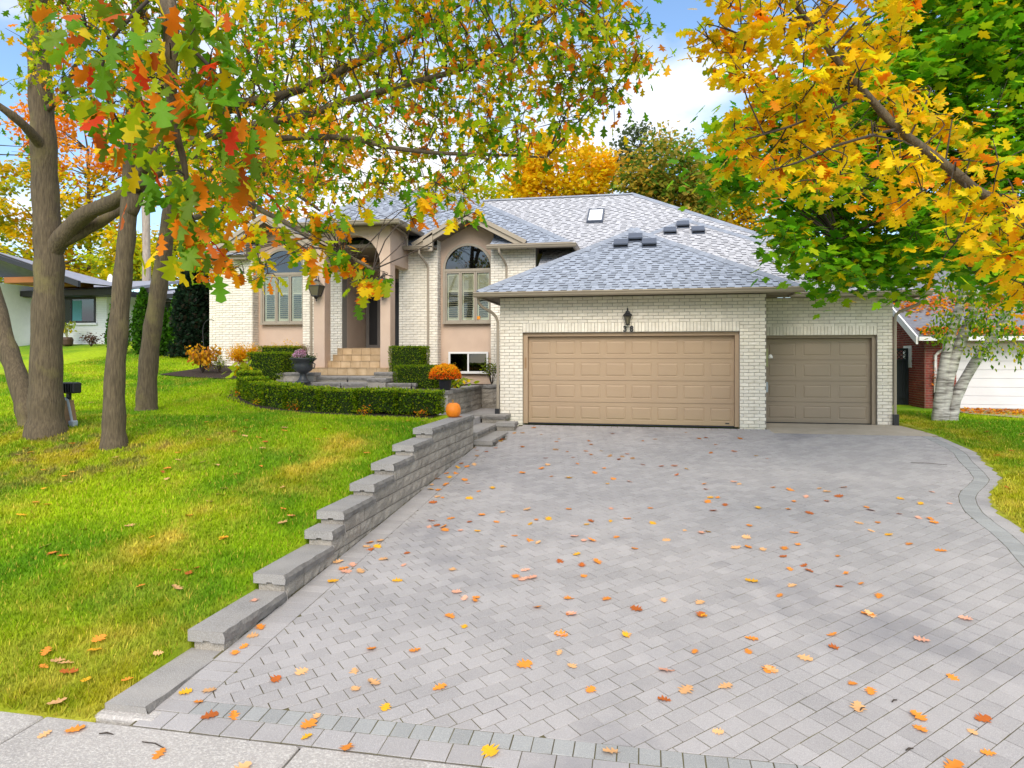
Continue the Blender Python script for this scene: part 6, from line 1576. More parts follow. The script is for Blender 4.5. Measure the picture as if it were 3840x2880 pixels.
# ------------------------------------------------------------------ hedges and garden plants
def shell_hedge(name, label, boxes, leaf=.036, dens=1500, cols=((.14, .25, .005), (.22, .34, .006), (.07, .15, .004), (.40, .46, .010)), wts=(3, 3, 2, 1.2), cat='hedge', topcols=None, group=None):
    # boxes: (centre x, centre y, z0, z1, half length, half depth, angle)
    root = empty(name, (boxes[0][0], boxes[0][1], boxes[0][2])); tag(root, label, cat, group)
    corb = MB(); parts = []
    for (cx, cy, z0, z1, hl, hd, an) in boxes:
        c, s = math.cos(an), math.sin(an)
        q = .82
        pts = [(cx + a * hl * q * c - d * hd * q * s, cy + a * hl * q * s + d * hd * q * c) for a, d in ((-1, -1), (1, -1), (1, 1), (-1, 1))]
        corb.add([(x, y, z0 + .03) for x, y in pts] + [(x, y, z1 - .035) for x, y in pts], [(0, 3, 2, 1), (4, 5, 6, 7), (0, 1, 5, 4), (1, 2, 6, 5), (2, 3, 7, 6), (3, 0, 4, 7)])
        H = z1 - z0
        for face, ar in (('t', 4 * hl * hd), ('f', 2 * hl * H), ('b', 2 * hl * H), ('l', 2 * hd * H), ('r', 2 * hd * H)):
            n_ = int(ar * dens)
            a = rg.uniform(-1, 1, n_) * hl; d = rg.uniform(-1, 1, n_) * hd; z = z0 + rg.uniform(0.0, 1, n_) * H
            dep = np.abs(rg.normal(0, .022, n_))
            if face == 't': z = z1 - dep + rg.normal(0, .01, n_)
            if face == 'f': d = -hd + dep
            if face == 'b': d = hd - dep
            if face == 'l': a = -hl + dep
            if face == 'r': a = hl - dep
            # soften the clipped edges and let the face wander a little
            wob = .02 * np.sin(a * 9 + cx * 3) + .015 * np.sin(z * 13)
            d = d + wob * (1 if face in 'fb' else 0)
            P = np.stack([cx + a * c - d * s, cy + a * s + d * c, z], -1)
            col = palette(n_, (topcols or cols) if face == 't' else cols, wts if (face != 't' or not topcols) else [1] * len(topcols), rg, .22)
            A, Bv, N = leaf_frames(n_, (-30, 80) if face == 't' else (-60, 60), 90, rg)
            parts.append(leaf_mesh(P, rg.uniform(leaf * .7, leaf * 1.4, n_), A, Bv, N, DIAM, col))
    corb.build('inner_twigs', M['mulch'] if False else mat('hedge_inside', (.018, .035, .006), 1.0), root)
    Vv, Tt, Cc = merge(parts)
    tag(link('foliage', npmesh('foliage', Vv, Tt, M['leaf'], Cc), root), kind='stuff')
    return root
# curved low hedge
hp = [(-4.10, -3.28), (-4.9, -3.25), (-5.8, -3.15), (-6.7, -2.98), (-7.6, -2.68), (-8.4, -2.25), (-9.1, -1.7), (-9.7, -1.05), (-10.1, -.4)]
bxs = []
for i in range(len(hp) - 1):
    (xa, ya), (xb, yb) = hp[i], hp[i + 1]
    L = math.hypot(xb - xa, yb - ya)
    gz = float(lawn_z((xa + xb) / 2, (ya + yb) / 2))
    bxs.append(((xa + xb) / 2, (ya + yb) / 2, gz - .02 + (.07 if i < 2 else 0), gz + .50 + (.02 * math.sin(i * 2)), L / 2 + .06, .27, math.atan2(yb - ya, xb - xa) + math.pi))
shell_hedge('low_hedge', 'long curved clipped boxwood hedge bordering the lawn', bxs, .042, 1500, topcols=[(.34, .46, .010), (.22, .36, .008), (.45, .52, .015), (.15, .28, .01)])
shell_hedge('box_hedge', 'square clipped boxwood block right of the urn, the taller of the pair by the downspout', [(-6.53, 1.85, .95, 1.93, .50, .36, 0)], .034, 1700)
shell_hedge('box_hedge', 'low wide boxwood block behind the potted chrysanthemum', [(-6.03, 1.2, .70, 1.40, .58, .40, 0)], .034, 1700)
shell_hedge('box_hedge', 'squat boxwood block in front of the yellow shrub, left of the urn', [(-10.5, 1.3, 1.0, 1.76, .55, .36, 0)], .034, 1700)
shell_hedge('box_hedge', 'boxwood block standing behind the left squat block under the arched window', [(-10.95, 2.72, 1.1, 1.96, .62, .34, 0)], .034, 1700, topcols=[(.5, .38, .02), (.3, .35, .015)])
def stick_stems(b, c, n_, h, spr, r=.008):
    ends = []
    for q in range(n_):
        a = rg.uniform(0, 6.28); rr = rg.uniform(.2, 1) * spr
        e = Vector(c) + Vector((math.cos(a) * rr, math.sin(a) * rr * .8, h * rg.uniform(.6, 1)))
        b.tube([c, (Vector(c) + e) / 2 + Vector((0, 0, h * .12)), e], [r, r * .7, r * .35], 5, cap=False); ends.append((Vector(c) * .4 + e * .6, e))
    return ends
def shrub(name, label, c, h, spr, nst, per, size, tmpl, cols, wts, el=(-50, 30), cat='shrub', jit=.07, stem='twig'):
    root = empty(name, c); tag(root, label, cat)
    b_ = MB(); e_ = stick_stems(b_, Vector(c), nst, h, spr); b_.build('stems', M[stem], root)
    Vv, Tt, Cc = leaf_cloud(e_, per, rg, size, tmpl, cols, wts, el=el, jit=jit)
    tag(link('foliage', npmesh('foliage', Vv, Tt, M['leaf'], Cc), root), kind='stuff')
    return root
shrub('yellow_shrub', 'golden yellow flat-topped shrub in front of the white brick wing', (-12.1, 2.6, 1.15), .85, .62, 34, 150, (.035, .055), DIAM, [YEL_, GOLD, (.8, .42, .01)], (3, 3, 2), jit=.08)
shrub('yellow_shrub', 'yellow shrub tops showing above the boxwood under the arched window', (-11.3, 3.25, 1.15), .95, .7, 20, 60, (.03, .05), DIAM, [YEL_, GOLD], (3, 2), jit=.08)
shrub('hydrangea', 'withered golden-brown leafy bush at the left corner of the house', (-13.25, 2.1, 1.12), .85, .6, 22, 16, (.10, .17), SIMPLE, [GOLD, (.45, .22, .02), (.62, .34, .02), BRN], (3, 3, 2, 1), el=(-85, -20), jit=.08)
shrub('small_shrub', 'lime green twiggy shrub beside the golden-brown bush', (-12.75, 2.2, 1.1), .55, .38, 16, 30, (.035, .06), DIAM, [LIM, (.2, .32, .02)], (2, 2), jit=.07)
shrub('hosta', 'yellow-green drooping hosta at the left end of the curved hedge', (-10.7, .2, 1.0), .5, .45, 14, 4, (.2, .3), SIMPLE, [(.45, .5, .02), LIM, YEL_], (2, 2, 1), el=(-60, 10), jit=.05)
shrub('hosta', 'yellowing hosta leaves beside the potted chrysanthemum', (-4.55, -.2, .84), .28, .38, 12, 5, (.13, .2), SIMPLE, [LIM, (.16, .3, .012), YEL_], (3, 2, 1.5), el=(-40, 20), jit=.05)
shrub('peony', 'bronze-green leafy perennial by the low cellar window', (-5.6, 2.6, .82), .62, .36, 14, 18, (.06, .10), SIMPLE, [(.25, .2, .02), (.12, .18, .015), ORG], (3, 3, 1), jit=.06)
shrub('garden_shrub', 'green multi-stemmed shrub in the corner beside the garage wall', (-4.35, 2.75, .82), .75, .36, 18, 22, (.05, .085), SIMPLE, [(.12, .2, .012), (.22, .27, .02), LIM], (3, 3, 1.5), jit=.07)
shrub('ground_cover', 'low green clump behind the planter cap', (-5.0, 1.2, .82), .2, .42, 16, 22, (.04, .07), SIMPLE, [(.16, .3, .012), LIM], (2, 2), jit=.05)
# straggling perennials in front of the hedge
for k_, (x, y, lb) in enumerate(((-7.35, -3.05, 'small orange-leaved plant at the foot of the hedge near its middle'), (-8.6, -2.35, 'small red-tinged plant at the foot of the hedge towards its left end'), (-5.55, -3.6, 'little yellow plant at the foot of the hedge towards the pumpkin'), (-9.75, -1.35, 'pale tufted plant at the left foot of the curved hedge'), (-4.3, -3.58, 'withered orange sprig under the right end of the hedge'))):
    shrub('bedding_plant', lb, (x, y, float(lawn_z(x, y)) - .02), .2, .15, 9, 9, (.04, .07), SIMPLE, [ORG, YEL_, (.12, .2, .01)] if k_ % 2 == 0 else [YEL_, LIM, RED], (2, 1.5, 1), jit=.04, cat='plant')
# mulch strip before the hedge
mu = MB()
outer = []; inner = []
for i, (x, y) in enumerate(hp):
    xa, ya = hp[max(i - 1, 0)]; xb, yb = hp[min(i + 1, len(hp) - 1)]
    d = Vector((xb - xa, yb - ya)).normalized(); n_ = Vector((-d.y, d.x))
    o_ = Vector((x, y)) + n_ * (.50 + .06 * math.sin(i * 1.9)); i_ = Vector((x, y)) - n_ * .4
    outer.append(o_); inner.append(i_)
vv = []
for o_, i_ in zip(outer, inner):
    for t in (0, .35, .7, 1):
        p = o_.lerp(i_, t); vv.append((p.x, p.y, float(lawn_z(p.x, p.y)) + (.004 if t == 0 else .03)))
ff = [(i * 4 + j, i * 4 + j + 1, (i + 1) * 4 + j + 1, (i + 1) * 4 + j) for i in range(len(hp) - 1) for j in range(3)]
mu.add(vv, ff)
xs_ = np.linspace(-14.2, -10.2, 9)
vv = []
for x in xs_:
    for y in (1.35 - .3 * math.sin((x + 14) * .8), 2.2, 3.0, 3.9): vv.append((x, y, float(lawn_z(x, y)) + .03))
mu.add(vv, [(i * 4 + j, (i + 1) * 4 + j, (i + 1) * 4 + j + 1, i * 4 + j + 1) for i in range(8) for j in range(3)])
tag(mu.build('mulch_bed', M['mulch']), kind='structure')

# ------------------------------------------------------------------ pots, pumpkin, lanterns, floodlight
pk = empty('pumpkin', (-3.66, -3.72, .46)); tag(pk, 'orange pumpkin sitting on the upper end of the retaining wall', 'pumpkin')
prof = [(.02, .0), (.09, .004), (.135, .045), (.152, .11), (.150, .18), (.125, .245), (.075, .278), (.03, .274), (.012, .262)]
MB().lathe([(r, .46 + z) for r, z in prof], -3.66, -3.72, 48, wob=lambda t, z: 1 - .045 * abs(math.sin(t * 5)) ** .6 * 1.0).build('skin', M['pumpkin'], pk, smooth=True)
b = MB(); b.tube([(-3.66, -3.72, .715), (-3.662, -3.722, .76), (-3.672, -3.73, .80)], [.026, .017, .020], 7); b.build('stem', M['stem'], pk)
mp_ = empty('potted_chrysanthemum', (-4.55, -1.28, .865)); tag(mp_, 'orange and yellow chrysanthemum dome in a black pot on the planter wall', 'potted plant')
MB().lathe([(.115, .866), (.125, .88), (.15, 1.09), (.165, 1.095), (.168, 1.125), (.155, 1.13), (.14, 1.10)], -4.55, -1.28, 24).build('pot', M['pot'], mp_, smooth=False)
n_ = 3400
u = unit(rg.normal(0, 1, (n_, 3))); u[:, 2] = np.abs(u[:, 2]) * 1.0 - .12; u = unit(u)
P = np.array([-4.55, -1.28, 1.16]) + u * np.array([.36, .36, .30]) * rg.uniform(.86, 1.02, (n_, 1))
hgt = (u[:, 2] + rg.normal(0, .18, n_))
C = np.where((hgt > .35)[:, None], palette(n_, [(.85, .45, .01), (.85, .32, .01)], (2, 1), rg), palette(n_, [(.72, .12, .008), (.75, .2, .008), (.06, .12, .01)], (3, 2, 1.2), rg))
A, Bv, N = leaf_frames(n_, (-20, 80), 90, rg)
Vv, Tt, Cc = leaf_mesh(P, rg.uniform(.04, .06, n_), A, Bv, N, SIMPLE, np.clip(C * 1.25, 0, 1))
tag(link('blossoms', npmesh('blossoms', Vv, Tt, M['leaf'], Cc), mp_), kind='stuff')
MB().lathe([(.10, 1.08), (.28, 1.12), (.31, 1.24), (.22, 1.38), (.05, 1.43)], -4.55, -1.28, 16).build('leaf_dome', mat('mum_green', (.03, .06, .008), .9), mp_)
ur = empty('urn_planter', (-9.12, .6, .93)); tag(ur, 'black cast urn on a pedestal with pink flowers beside the porch steps', 'urn')
MB().lathe([(.19, .93), (.19, .97), (.14, 1.0), (.10, 1.08), (.085, 1.16), (.10, 1.20), (.15, 1.22), (.22, 1.27), (.255, 1.34), (.245, 1.42), (.25, 1.48), (.30, 1.54), (.355, 1.58), (.365, 1.605), (.33, 1.61), (.28, 1.57)], -9.12, .6, 36, wob=lambda t, z: 1 + (.025 * math.cos(t * 14) if 1.24 < z < 1.4 else 0)).build('bowl', M['urn'], ur, smooth=True)
for sgn in (-1, 1):
    b = MB(); b.tube([(-9.12 + sgn * .24, .6, 1.32), (-9.12 + sgn * .33, .6, 1.34), (-9.12 + sgn * .345, .6, 1.44), (-9.12 + sgn * .27, .6, 1.49)], .018, 6); b.build('handle', M['urn'], ur)
n_ = 700
u = unit(rg.normal(0, 1, (n_, 3))); u[:, 2] = np.abs(u[:, 2])
P = np.array([-9.2, .58, 1.62]) + u * np.array([.21, .2, .22]) * rg.uniform(.8, 1, (n_, 1))
A, Bv, N = leaf_frames(n_, (-20, 80), 90, rg)
Vv, Tt, Cc = leaf_mesh(P, rg.uniform(.035, .05, n_), A, Bv, N, SIMPLE, palette(n_, [(.80, .42, .62), (.85, .6, .72), (.06, .12, .02)], (3, 3, 1.5), rg))
tag(link('pink_blossoms', npmesh('pink_blossoms', Vv, Tt, M['leaf'], Cc), ur), kind='stuff')
gr = []
b = MB()
for q in range(46):
    a = rg.uniform(0, 6.28); r_ = rg.uniform(.1, .3); h = rg.uniform(.25, .45)
    s0 = Vector((-9.08, .66, 1.58))
    b.tube([s0, s0 + Vector((math.cos(a) * r_ * .4, math.sin(a) * r_ * .4, h)), s0 + Vector((math.cos(a) * r_, math.sin(a) * r_, h * .85))], [.004, .003, .001], 4, cap=False)
b.build('fountain_grass', mat('brown_grass', (.20, .11, .06), .9), ur)
n_ = 350
P = np.array([-8.93, .55, 1.60]) + rg.normal(0, 1, (n_, 3)) * np.array([.09, .08, .05])
A, Bv, N = leaf_frames(n_, (-60, 40), 90, rg)
Vv, Tt, Cc = leaf_mesh(P, rg.uniform(.04, .06, n_), A, Bv, N, SIMPLE, palette(n_, [(.03, .08, .02), (.06, .14, .03)], (1, 1), rg))
tag(link('trailing_leaves', npmesh('trailing_leaves', Vv, Tt, M['leaf'], Cc), ur), kind='stuff')

def lantern(loc, label, s=1.0):
    # tapered carriage lantern hung from a scrolled bracket; local coordinates, wall at y = 0
    root = empty('wall_lantern', loc); tag(root, label, 'lantern', 'porch lanterns')
    def part(b_, nm, m_):
        o_ = bpy.data.objects.new(nm, b_.mesh(nm, m_)); COL.objects.link(o_); o_.parent = root; return o_
    b_ = MB(); b_.bbox(-.05, .05, -.03, 0.0, -.28, .10, .008); part(b_, 'backplate', M['black'])
    b_ = MB(); pts = [(0, -.02, .05)] + [(0, -.14 - .085 * math.cos(t), .27 + .1 * math.sin(t)) for t in np.linspace(-1.2, 3.4, 14)]
    pts = [(0, -.02, -.02), (0, -.03, .14), (0, -.05, .25), (0, -.10, .305), (0, -.155, .28), (0, -.165, .22), (0, -.14, .19), (0, -.12, .21)]
    b_.tube(smooth_path(pts, 4), .011, 6); b_.tube([(0, -.16, .24), (0, -.16, .12)], .010, 6); part(b_, 'bracket', M['black'])
    def frustum(r0, z0, r1, z1, c=(0, -.16)):
        q = MB(); v = [(c[0] + r0 * math.cos(R(45 + 90 * k_)), c[1] + r0 * math.sin(R(45 + 90 * k_)), z0) for k_ in range(4)] + [(c[0] + r1 * math.cos(R(45 + 90 * k_)), c[1] + r1 * math.sin(R(45 + 90 * k_)), z1) for k_ in range(4)]
        q.add(v, [(3, 2, 1, 0), (4, 5, 6, 7)] + [(k_, (k_ + 1) % 4, (k_ + 1) % 4 + 4, k_ + 4) for k_ in range(4)]); return q
    part(frustum(.255, -.07, .10, .06), 'hood', M['lampglass'])
    part(frustum(.27, -.085, .262, -.068), 'hood_rim', M['black'])
    b_ = MB().lathe([(.075, .05), (.085, .07), (.05, .085), (.03, .12), (.012, .13)], 0, -.16, 10); part(b_, 'cap', M['black'])
    gl = frustum(.13, -.36, .245, -.085); part(gl, 'glass', M['lampglass'])
    b_ = MB()
    for k_ in range(4):
        a = R(45 + 90 * k_); b_.tube([(.137 * math.cos(a), -.16 + .137 * math.sin(a), -.365), (.255 * math.cos(a), -.16 + .255 * math.sin(a), -.085)], .010, 5)
    part(b_, 'frame', M['black'])
    q = frustum(.15, -.385, .15, -.36); part(q, 'base', M['black'])
    b_ = MB().lathe([(.012, -.53), (.02, -.50), (.014, -.47), (.05, -.43), (.09, -.385)], 0, -.16, 10); part(b_, 'finial', M['black'])
    return root
lantern((-9.47, 2.195, 3.80), 'black carriage lantern on the left porch column')
lantern((-7.40, 2.195, 3.80), 'black carriage lantern on the right porch column behind the hanging leaves')
gl = empty('garage_lamp', (-.398, -.02, 2.55)); tag(gl, 'small black post-top lamp above the house number on the garage', 'lamp')
MB().box(-.44, -.355, -.05, -.016, 2.42, 2.60).build('backplate', M['black'], gl)
MB().lathe([(.055, 2.395), (.06, 2.41), (.045, 2.418)], -.398, -.11, 8).build('base', M['black'], gl)
MB().lathe([(.04, 2.418), (.072, 2.60)], -.398, -.11, 6).build('glass', M['lampglass'], gl)
b = MB()
for k_ in range(6):
    a = R(60 * k_); b.tube([(-.398 + .043 * math.cos(a), -.11 + .043 * math.sin(a), 2.415), (-.398 + .076 * math.cos(a), -.11 + .076 * math.sin(a), 2.605)], .006, 4)
b.build('frame', M['black'], gl)
MB().lathe([(.095, 2.60), (.115, 2.625), (.10, 2.645), (.06, 2.68), (.045, 2.72), (.018, 2.735), (.016, 2.755), (.022, 2.77), (.014, 2.795), (.004, 2.80)], -.398, -.11, 12).build('hood', M['black'], gl)
b = MB(); b.box(-.41, -.386, -.11, -.03, 2.44, 2.47); b.build('arm', M['black'], gl)
fl = empty('floodlight', (-10.17, -5.85, .3)); tag(fl, 'black floodlight on a stubby wooden post behind the thick oak', 'floodlight')
gzf = float(lawn_z(-10.27, -5.85))
MB().add([(-10.37, -5.9, gzf - .1), (-10.22, -5.9, gzf - .1), (-10.22, -5.75, gzf - .1), (-10.37, -5.75, gzf - .1), (-10.47, -5.9, gzf + .45), (-10.32, -5.9, gzf + .45), (-10.32, -5.75, gzf + .45), (-10.47, -5.75, gzf + .45)], [(4, 5, 6, 7), (0, 1, 5, 4), (1, 2, 6, 5), (2, 3, 7, 6), (3, 0, 4, 7)]).build('post', M['sawn'], fl)
b = MB(); b.tube([(-10.35, -5.93, gzf + .50), (-10.28, -5.93, gzf + .46), (-10.26, -5.93, gzf + .40), (-10.18, -5.93, gzf + .05)], .022, 8); b.build('conduit', M['greycond'], fl)
MB().bbox(-10.22, -10.10, -5.98, -5.88, gzf - .02, gzf + .09, .01).build('junction_box', M['greycond'], fl)
hd = MB(); hd.bbox(-10.50, -10.14, -5.95, -5.75, gzf + .58, gzf + .78, .02); hdo = hd.build('lamp_head', M['black'], fl)
b = MB()
for q in range(7): b.box(-10.48 + q * .05, -10.47 + q * .05, -5.975, -5.952, gzf + .60, gzf + .76)
b.build('cooling_fins', M['black'], hdo)
MB().box(-10.34, -10.28, -5.90, -5.84, gzf + .46, gzf + .585).build('yoke', M['black'], fl)
b = MB(); b.tube(smooth_path([(-13.95, 3.2, 1.1), (-13.98, 3.2, 1.9), (-14.02, 3.2, 2.5), (-13.92, 3.2, 2.78), (-13.72, 3.2, 2.85), (-13.62, 3.2, 2.80)], 4), .010, 6)
tag(b.build('garden_hook', M['black']), 'thin black shepherd hook at the left house corner', 'garden hook')

# ------------------------------------------------------------------ evergreens on the left
def cedar(label, x, y, h, r_, n_, cols=((.045, .15, .006), (.075, .21, .008), (.025, .08, .004))):
    z0 = float(lawn_z(x, y))
    root = empty('cedar', (x, y, z0)); tag(root, label, 'cedar', 'clipped cedars between the houses')
    b_ = MB(); b_.tube([(x, y, z0 - .1), (x, y, z0 + h * .9)], [.05, .01], 6); b_.build('trunk', M['bark'], root)
    t = rg.uniform(0, 1, n_) ** .8; a = rg.uniform(0, 6.283, n_)
    rr = r_ * np.clip(np.sin(np.clip(t * .92 + .10, 0, 1) * np.pi) ** .55 * (1.05 - .55 * t), .05, 2) * rg.uniform(.72, 1.05, n_) * (1 + .12 * np.sin(a * 5 + t * 9))
    P = np.stack([x + rr * np.cos(a), y + rr * np.sin(a), z0 + t * h], -1)
    A, Bv, N = leaf_frames(n_, (20, 80), 90, rg)
    Vv, Tt, Cc = leaf_mesh(P, rg.uniform(.08, .15, n_), A, Bv, N, DIAM, palette(n_, cols, (3, 3, 2), rg, .22))
    tag(link('foliage', npmesh('foliage', Vv, Tt, M['leaf'], Cc), root), kind='stuff')
    MB().lathe([(r_ * .3, z0), (r_ * .6, z0 + h * .25), (r_ * .5, z0 + h * .6), (.03, z0 + h * .92)], x, y, 8).build('core', mat('cedar_inside', (.012, .035, .004), 1), root)
cedar('slim cedar half hidden behind the middle oak trunk', -18.9, 5.2, 2.2, .42, 2600)
cedar('cedar just left of the leaning-back oak trunk', -17.95, 5.3, 2.35, .42, 2800)
cedar('small cedar just right of the scarred oak trunk', -17.15, 5.2, 2.0, .38, 2400)
cedar('fullest cedar, next to the dark juniper', -16.5, 5.5, 2.45, .62, 4200)
zj = float(lawn_z(-15.7, 5.2))
ju = empty('juniper', (-15.7, 5.2, zj)); tag(ju, 'tall dark blue-green juniper against the left end of the house', 'juniper')
b = MB(); b.tube([(-15.7, 5.2, zj - .2), (-15.72, 5.2, zj + 3)], [.1, .03], 7); b.build('trunk', M['bark'], ju)
n_ = 9000
t = rg.uniform(0, 1, n_); a = rg.uniform(0, 6.283, n_)
rr = (1.0 - .62 * t) * rg.uniform(.3, 1.0, n_) ** .5 * (.8 + .3 * np.sin(a * 4 + t * 11))
P = np.stack([-15.7 + rr * np.cos(a) - .1 * t, 5.2 + .9 * rr * np.sin(a), zj + t * 3.6], -1)
A, Bv, N = leaf_frames(n_, (0, 70), 90, rg)
Vv, Tt, Cc = leaf_mesh(P, rg.uniform(.10, .2, n_), A, Bv, N, DIAM, palette(n_, [(.012, .032, .016), (.02, .048, .022), (.035, .03, .018)], (3, 2, 1), rg, .25))
tag(link('foliage', npmesh('foliage', Vv, Tt, M['leaf'], Cc), ju), kind='stuff')
shrub('burning_bush', 'dull red low shrub at the foot of the white neighbouring house', (-21.7, 7.0, 2.05), .45, .4, 12, 20, (.08, .12), SIMPLE, [(.16, .06, .04), (.1, .06, .03)], (2, 1), jit=.08)

# ------------------------------------------------------------------ neighbouring house on the left
nl_ = empty('neighbour_house', (-23, 9, 2.1)); tag(nl_, 'low white brick bungalow with slate roof behind the lawn oaks', 'house')
b = MB()
b.box(-40, -25.3, 6.2, 14, 1.2, 4.6); b.box(-25.3, -21.87, 8, 14, 1.2, 4.25); b.box(-21.87, -14.5, 10, 15, 1.2, 4.2)
wl = b.build('wall', M['whitewall'], nl_)
b = MB()
for q in range(30):
    z = 2.1 + q * .075
    b.box(-25.3, -21.87, 7.994, 8.0, z, z + .008) if not (3.1 < z < 4.07) else b.box(-22.38, -21.87, 7.994, 8.0, z, z + .008)
b.build('joint_lines', mat('white_joint', (.62, .64, .70), .9), wl)
def nwin(x0, x1, z0, z1, y, split):
    f = MB(); f.box(x0 - .06, x1 + .06, y - .05, y + .02, z1, z1 + .07); f.box(x0 - .06, x0, y - .05, y + .02, z0, z1); f.box(x1, x1 + .06, y - .05, y + .02, z0, z1); f.box(x0 - .06, x1 + .06, y - .05, y + .02, z0 - .07, z0)
    for s_ in split: f.box(s_ - .03, s_ + .03, y - .04, y + .02, z0, z1)
    wo = f.build('window', M['black'], nl_)
    MB().box(x0, x1, y - .02, y - .012, z0, z1).build('pane', M['dglass'], wo)
    MB().box(x0 - .1, x1 + .15, y - .10, y - .002, z0 - .16, z0 - .072).build('sill', M['whitewall'], wo)
    return wo
wn = nwin(-24.6, -22.45, 3.13, 4.05, 8.0, (-23.55,))
MB().box(-23.5, -23.05, 7.975, 7.982, 3.15, 4.0).build('blind', mat('teal_blind', (.10, .30, .36), .5), wn)
nwin(-28.0, -26.3, 3.2, 4.1, 6.2, (-27.1,))
wn2 = nwin(-20.9, -19.6, 2.5, 4.0, 10.0, (-20.25,))
nwin(-18.9, -17.6, 2.9, 4.0, 10.0, (-18.2,))
b = MB()
quadslab(b, [(-25.4, 7.3, 4.36), (-20.9, 7.3, 4.36), (-20.9, 11.5, 5.2), (-25.4, 11.5, 5.2)], .12)
quadslab(b, [(-21.6, 9.3, 4.36), (-14.2, 9.3, 4.30), (-14.2, 13.5, 5.2), (-21.6, 13.5, 5.2)], .12)
quadslab(b, [(-41, 5.3, 6.3), (-25.6, 5.3, 6.0), (-20.6, 5.4, 4.42), (-20.9, 8.5, 4.5), (-41, 9.5, 7.2)], .16)
b.build('roof', M['droof'], nl_)
b = MB(); b.box(-25.4, -20.9, 7.22, 7.34, 4.14, 4.36); b.box(-21.0, -20.88, 7.3, 9.3, 4.14, 4.36); b.box(-20.9, -14.2, 9.22, 9.34, 4.14, 4.34)
b.prism([(-41, 6.05), (-25.6, 5.82), (-20.6, 4.24), (-20.6, 4.46), (-25.6, 6.06), (-41, 6.32)], 5.2, 5.32)
b.box(-25.4, -20.95, 7.34, 8.0, 4.12, 4.15); b.box(-20.9, -14.3, 9.34, 10.0, 4.10, 4.13)
b.build('fascia', M['black'], nl_)
b = MB(); b.box(-26.2, -25.35, 5.35, 6.2, 4.75, 5.05); b.box(-24.3, -22.4, 5.6, 7.9, 4.5, 4.72); b.build('cedar_beam', M['wood'], nl_)
MB().lathe([(.16, 4.85), (.10, 5.2), (.04, 5.3)], -23.2, 9.7, 10).build('roof_vent', M['white'], nl_)
b = MB(); b.box(-25.9, -25.75, 5.9, 6.05, 2.0, 4.8); b.build('porch_post', M['whitewall'], nl_)
px_ = empty('potted_palm', (-23.0, 7.2, 2.1)); tag(px_, 'yellowing potted plant against the white neighbouring house', 'potted plant')
gz = float(lawn_z(-23.0, 7.2))
MB().lathe([(.13, gz), (.2, gz + .06), (.22, gz + .26), (.17, gz + .36), (.15, gz + .3)], -23.0, 7.2, 16).build('pot', mat('brown_pot', (.08, .045, .03), .5), px_)
b = MB(); e_ = stick_stems(b, Vector((-23.0, 7.2, gz + .3)), 14, .75, .5); b.build('stems', mat('pale_stem', (.5, .5, .2), .8), px_)
Vv, Tt, Cc = leaf_cloud(e_, 6, rg, (.14, .26), SIMPLE, [LIM, (.5, .55, .12), YEL_], (2, 2, 1), el=(-80, -10), jit=.05)
tag(link('foliage', npmesh('foliage', Vv, Tt, M['leaf'], Cc), px_), kind='stuff')
for x_, lb in ((-25.0, 'left of two pale planks leaning on the white neighbouring house'), (-24.55, 'right of two pale planks leaning on the white neighbouring house')):
    gz = float(lawn_z(x_, 7.8))
    tag(MB().add([(x_ - .17, 7.7, gz), (x_ + .17, 7.7, gz), (x_ + .15, 7.96, gz + .8), (x_ - .15, 7.96, gz + .8), (x_ - .17, 7.74, gz), (x_ + .17, 7.74, gz), (x_ + .15, 7.99, gz + .8), (x_ - .15, 7.99, gz + .8)], [(0, 1, 2, 3), (7, 6, 5, 4), (0, 4, 5, 1), (1, 5, 6, 2), (2, 6, 7, 3), (3, 7, 4, 0)]).build('plank', M['whitewall']), lb, 'plank')

# ------------------------------------------------------------------ neighbouring garage on the right
nr = empty('neighbour_garage', (10, 6.2, 0)); tag(nr, 'red brick garage with white door behind the birch', 'garage')
b = MB(); b.box(8.36, 9.22, 6.2, 6.5, -.15, 2.35); b.prism([(6.5, -.15), (13, -.15), (13, 4.2), (11.5, 4.85), (6.5, 2.45)], 8.36, 8.6, axis='x'); b.box(9.22, 13.6, 6.2, 6.5, 2.06, 2.35); b.box(13.6, 14, 6.2, 6.5, -.15, 2.35)
rwall = b.build('wall', M['redmortar'], nr)
RB = []
wall_bricks(RB, rwall, 8.36, 6.2, 0, .86, -.1, 2.25, course=.075, bl=.215, jt=.012)
wall_bricks(RB, rwall, 8.36, 13.0, R(-90), 6.8, -.1, 3.9, course=.075, bl=.215, jt=.012)
RB = [(m, p) for m, p in RB if m.translation.z < 2.3 + max(0, m.translation.y - 6.0) * .5]
def rsize(m):
    return 1 / screen(m.translation)[2] if inview(m.translation, -.01) else 0
orderR = sorted(range(len(RB)), key=lambda i: -rsize(RB[i][0]))
emit(RB, set(orderR[:200]), RMESH, BVAR, M['redbrick'], nr)
b = MB(); quadslab(b, [(8.0, 5.75, 2.28), (14.6, 5.75, 2.28), (14.6, 11.5, 5.1), (8.0, 11.5, 5.1)], .12); quadslab(b, [(8.0, 11.5, 5.1), (14.6, 11.5, 5.1), (14.6, 17, 2.4), (8.0, 17, 2.4)], .12)
b.build('roof', mat('grey_roof', (.20, .205, .235), .9, col2=(.13, .135, .16), vscale=6, stretch=(1, 1, 6)), nr)
b = MB(); b.box(8.0, 14.6, 5.64, 5.76, 2.12, 2.24); b.build('gutter', M['white'], nr)
b = MB(); q0 = [(5.72, 2.02), (5.72, 2.26), (11.5, 5.08), (11.5, 4.86)]; b.prism(q0, 7.94, 7.995, axis='x'); b.build('rake_board', M['white'], nr)
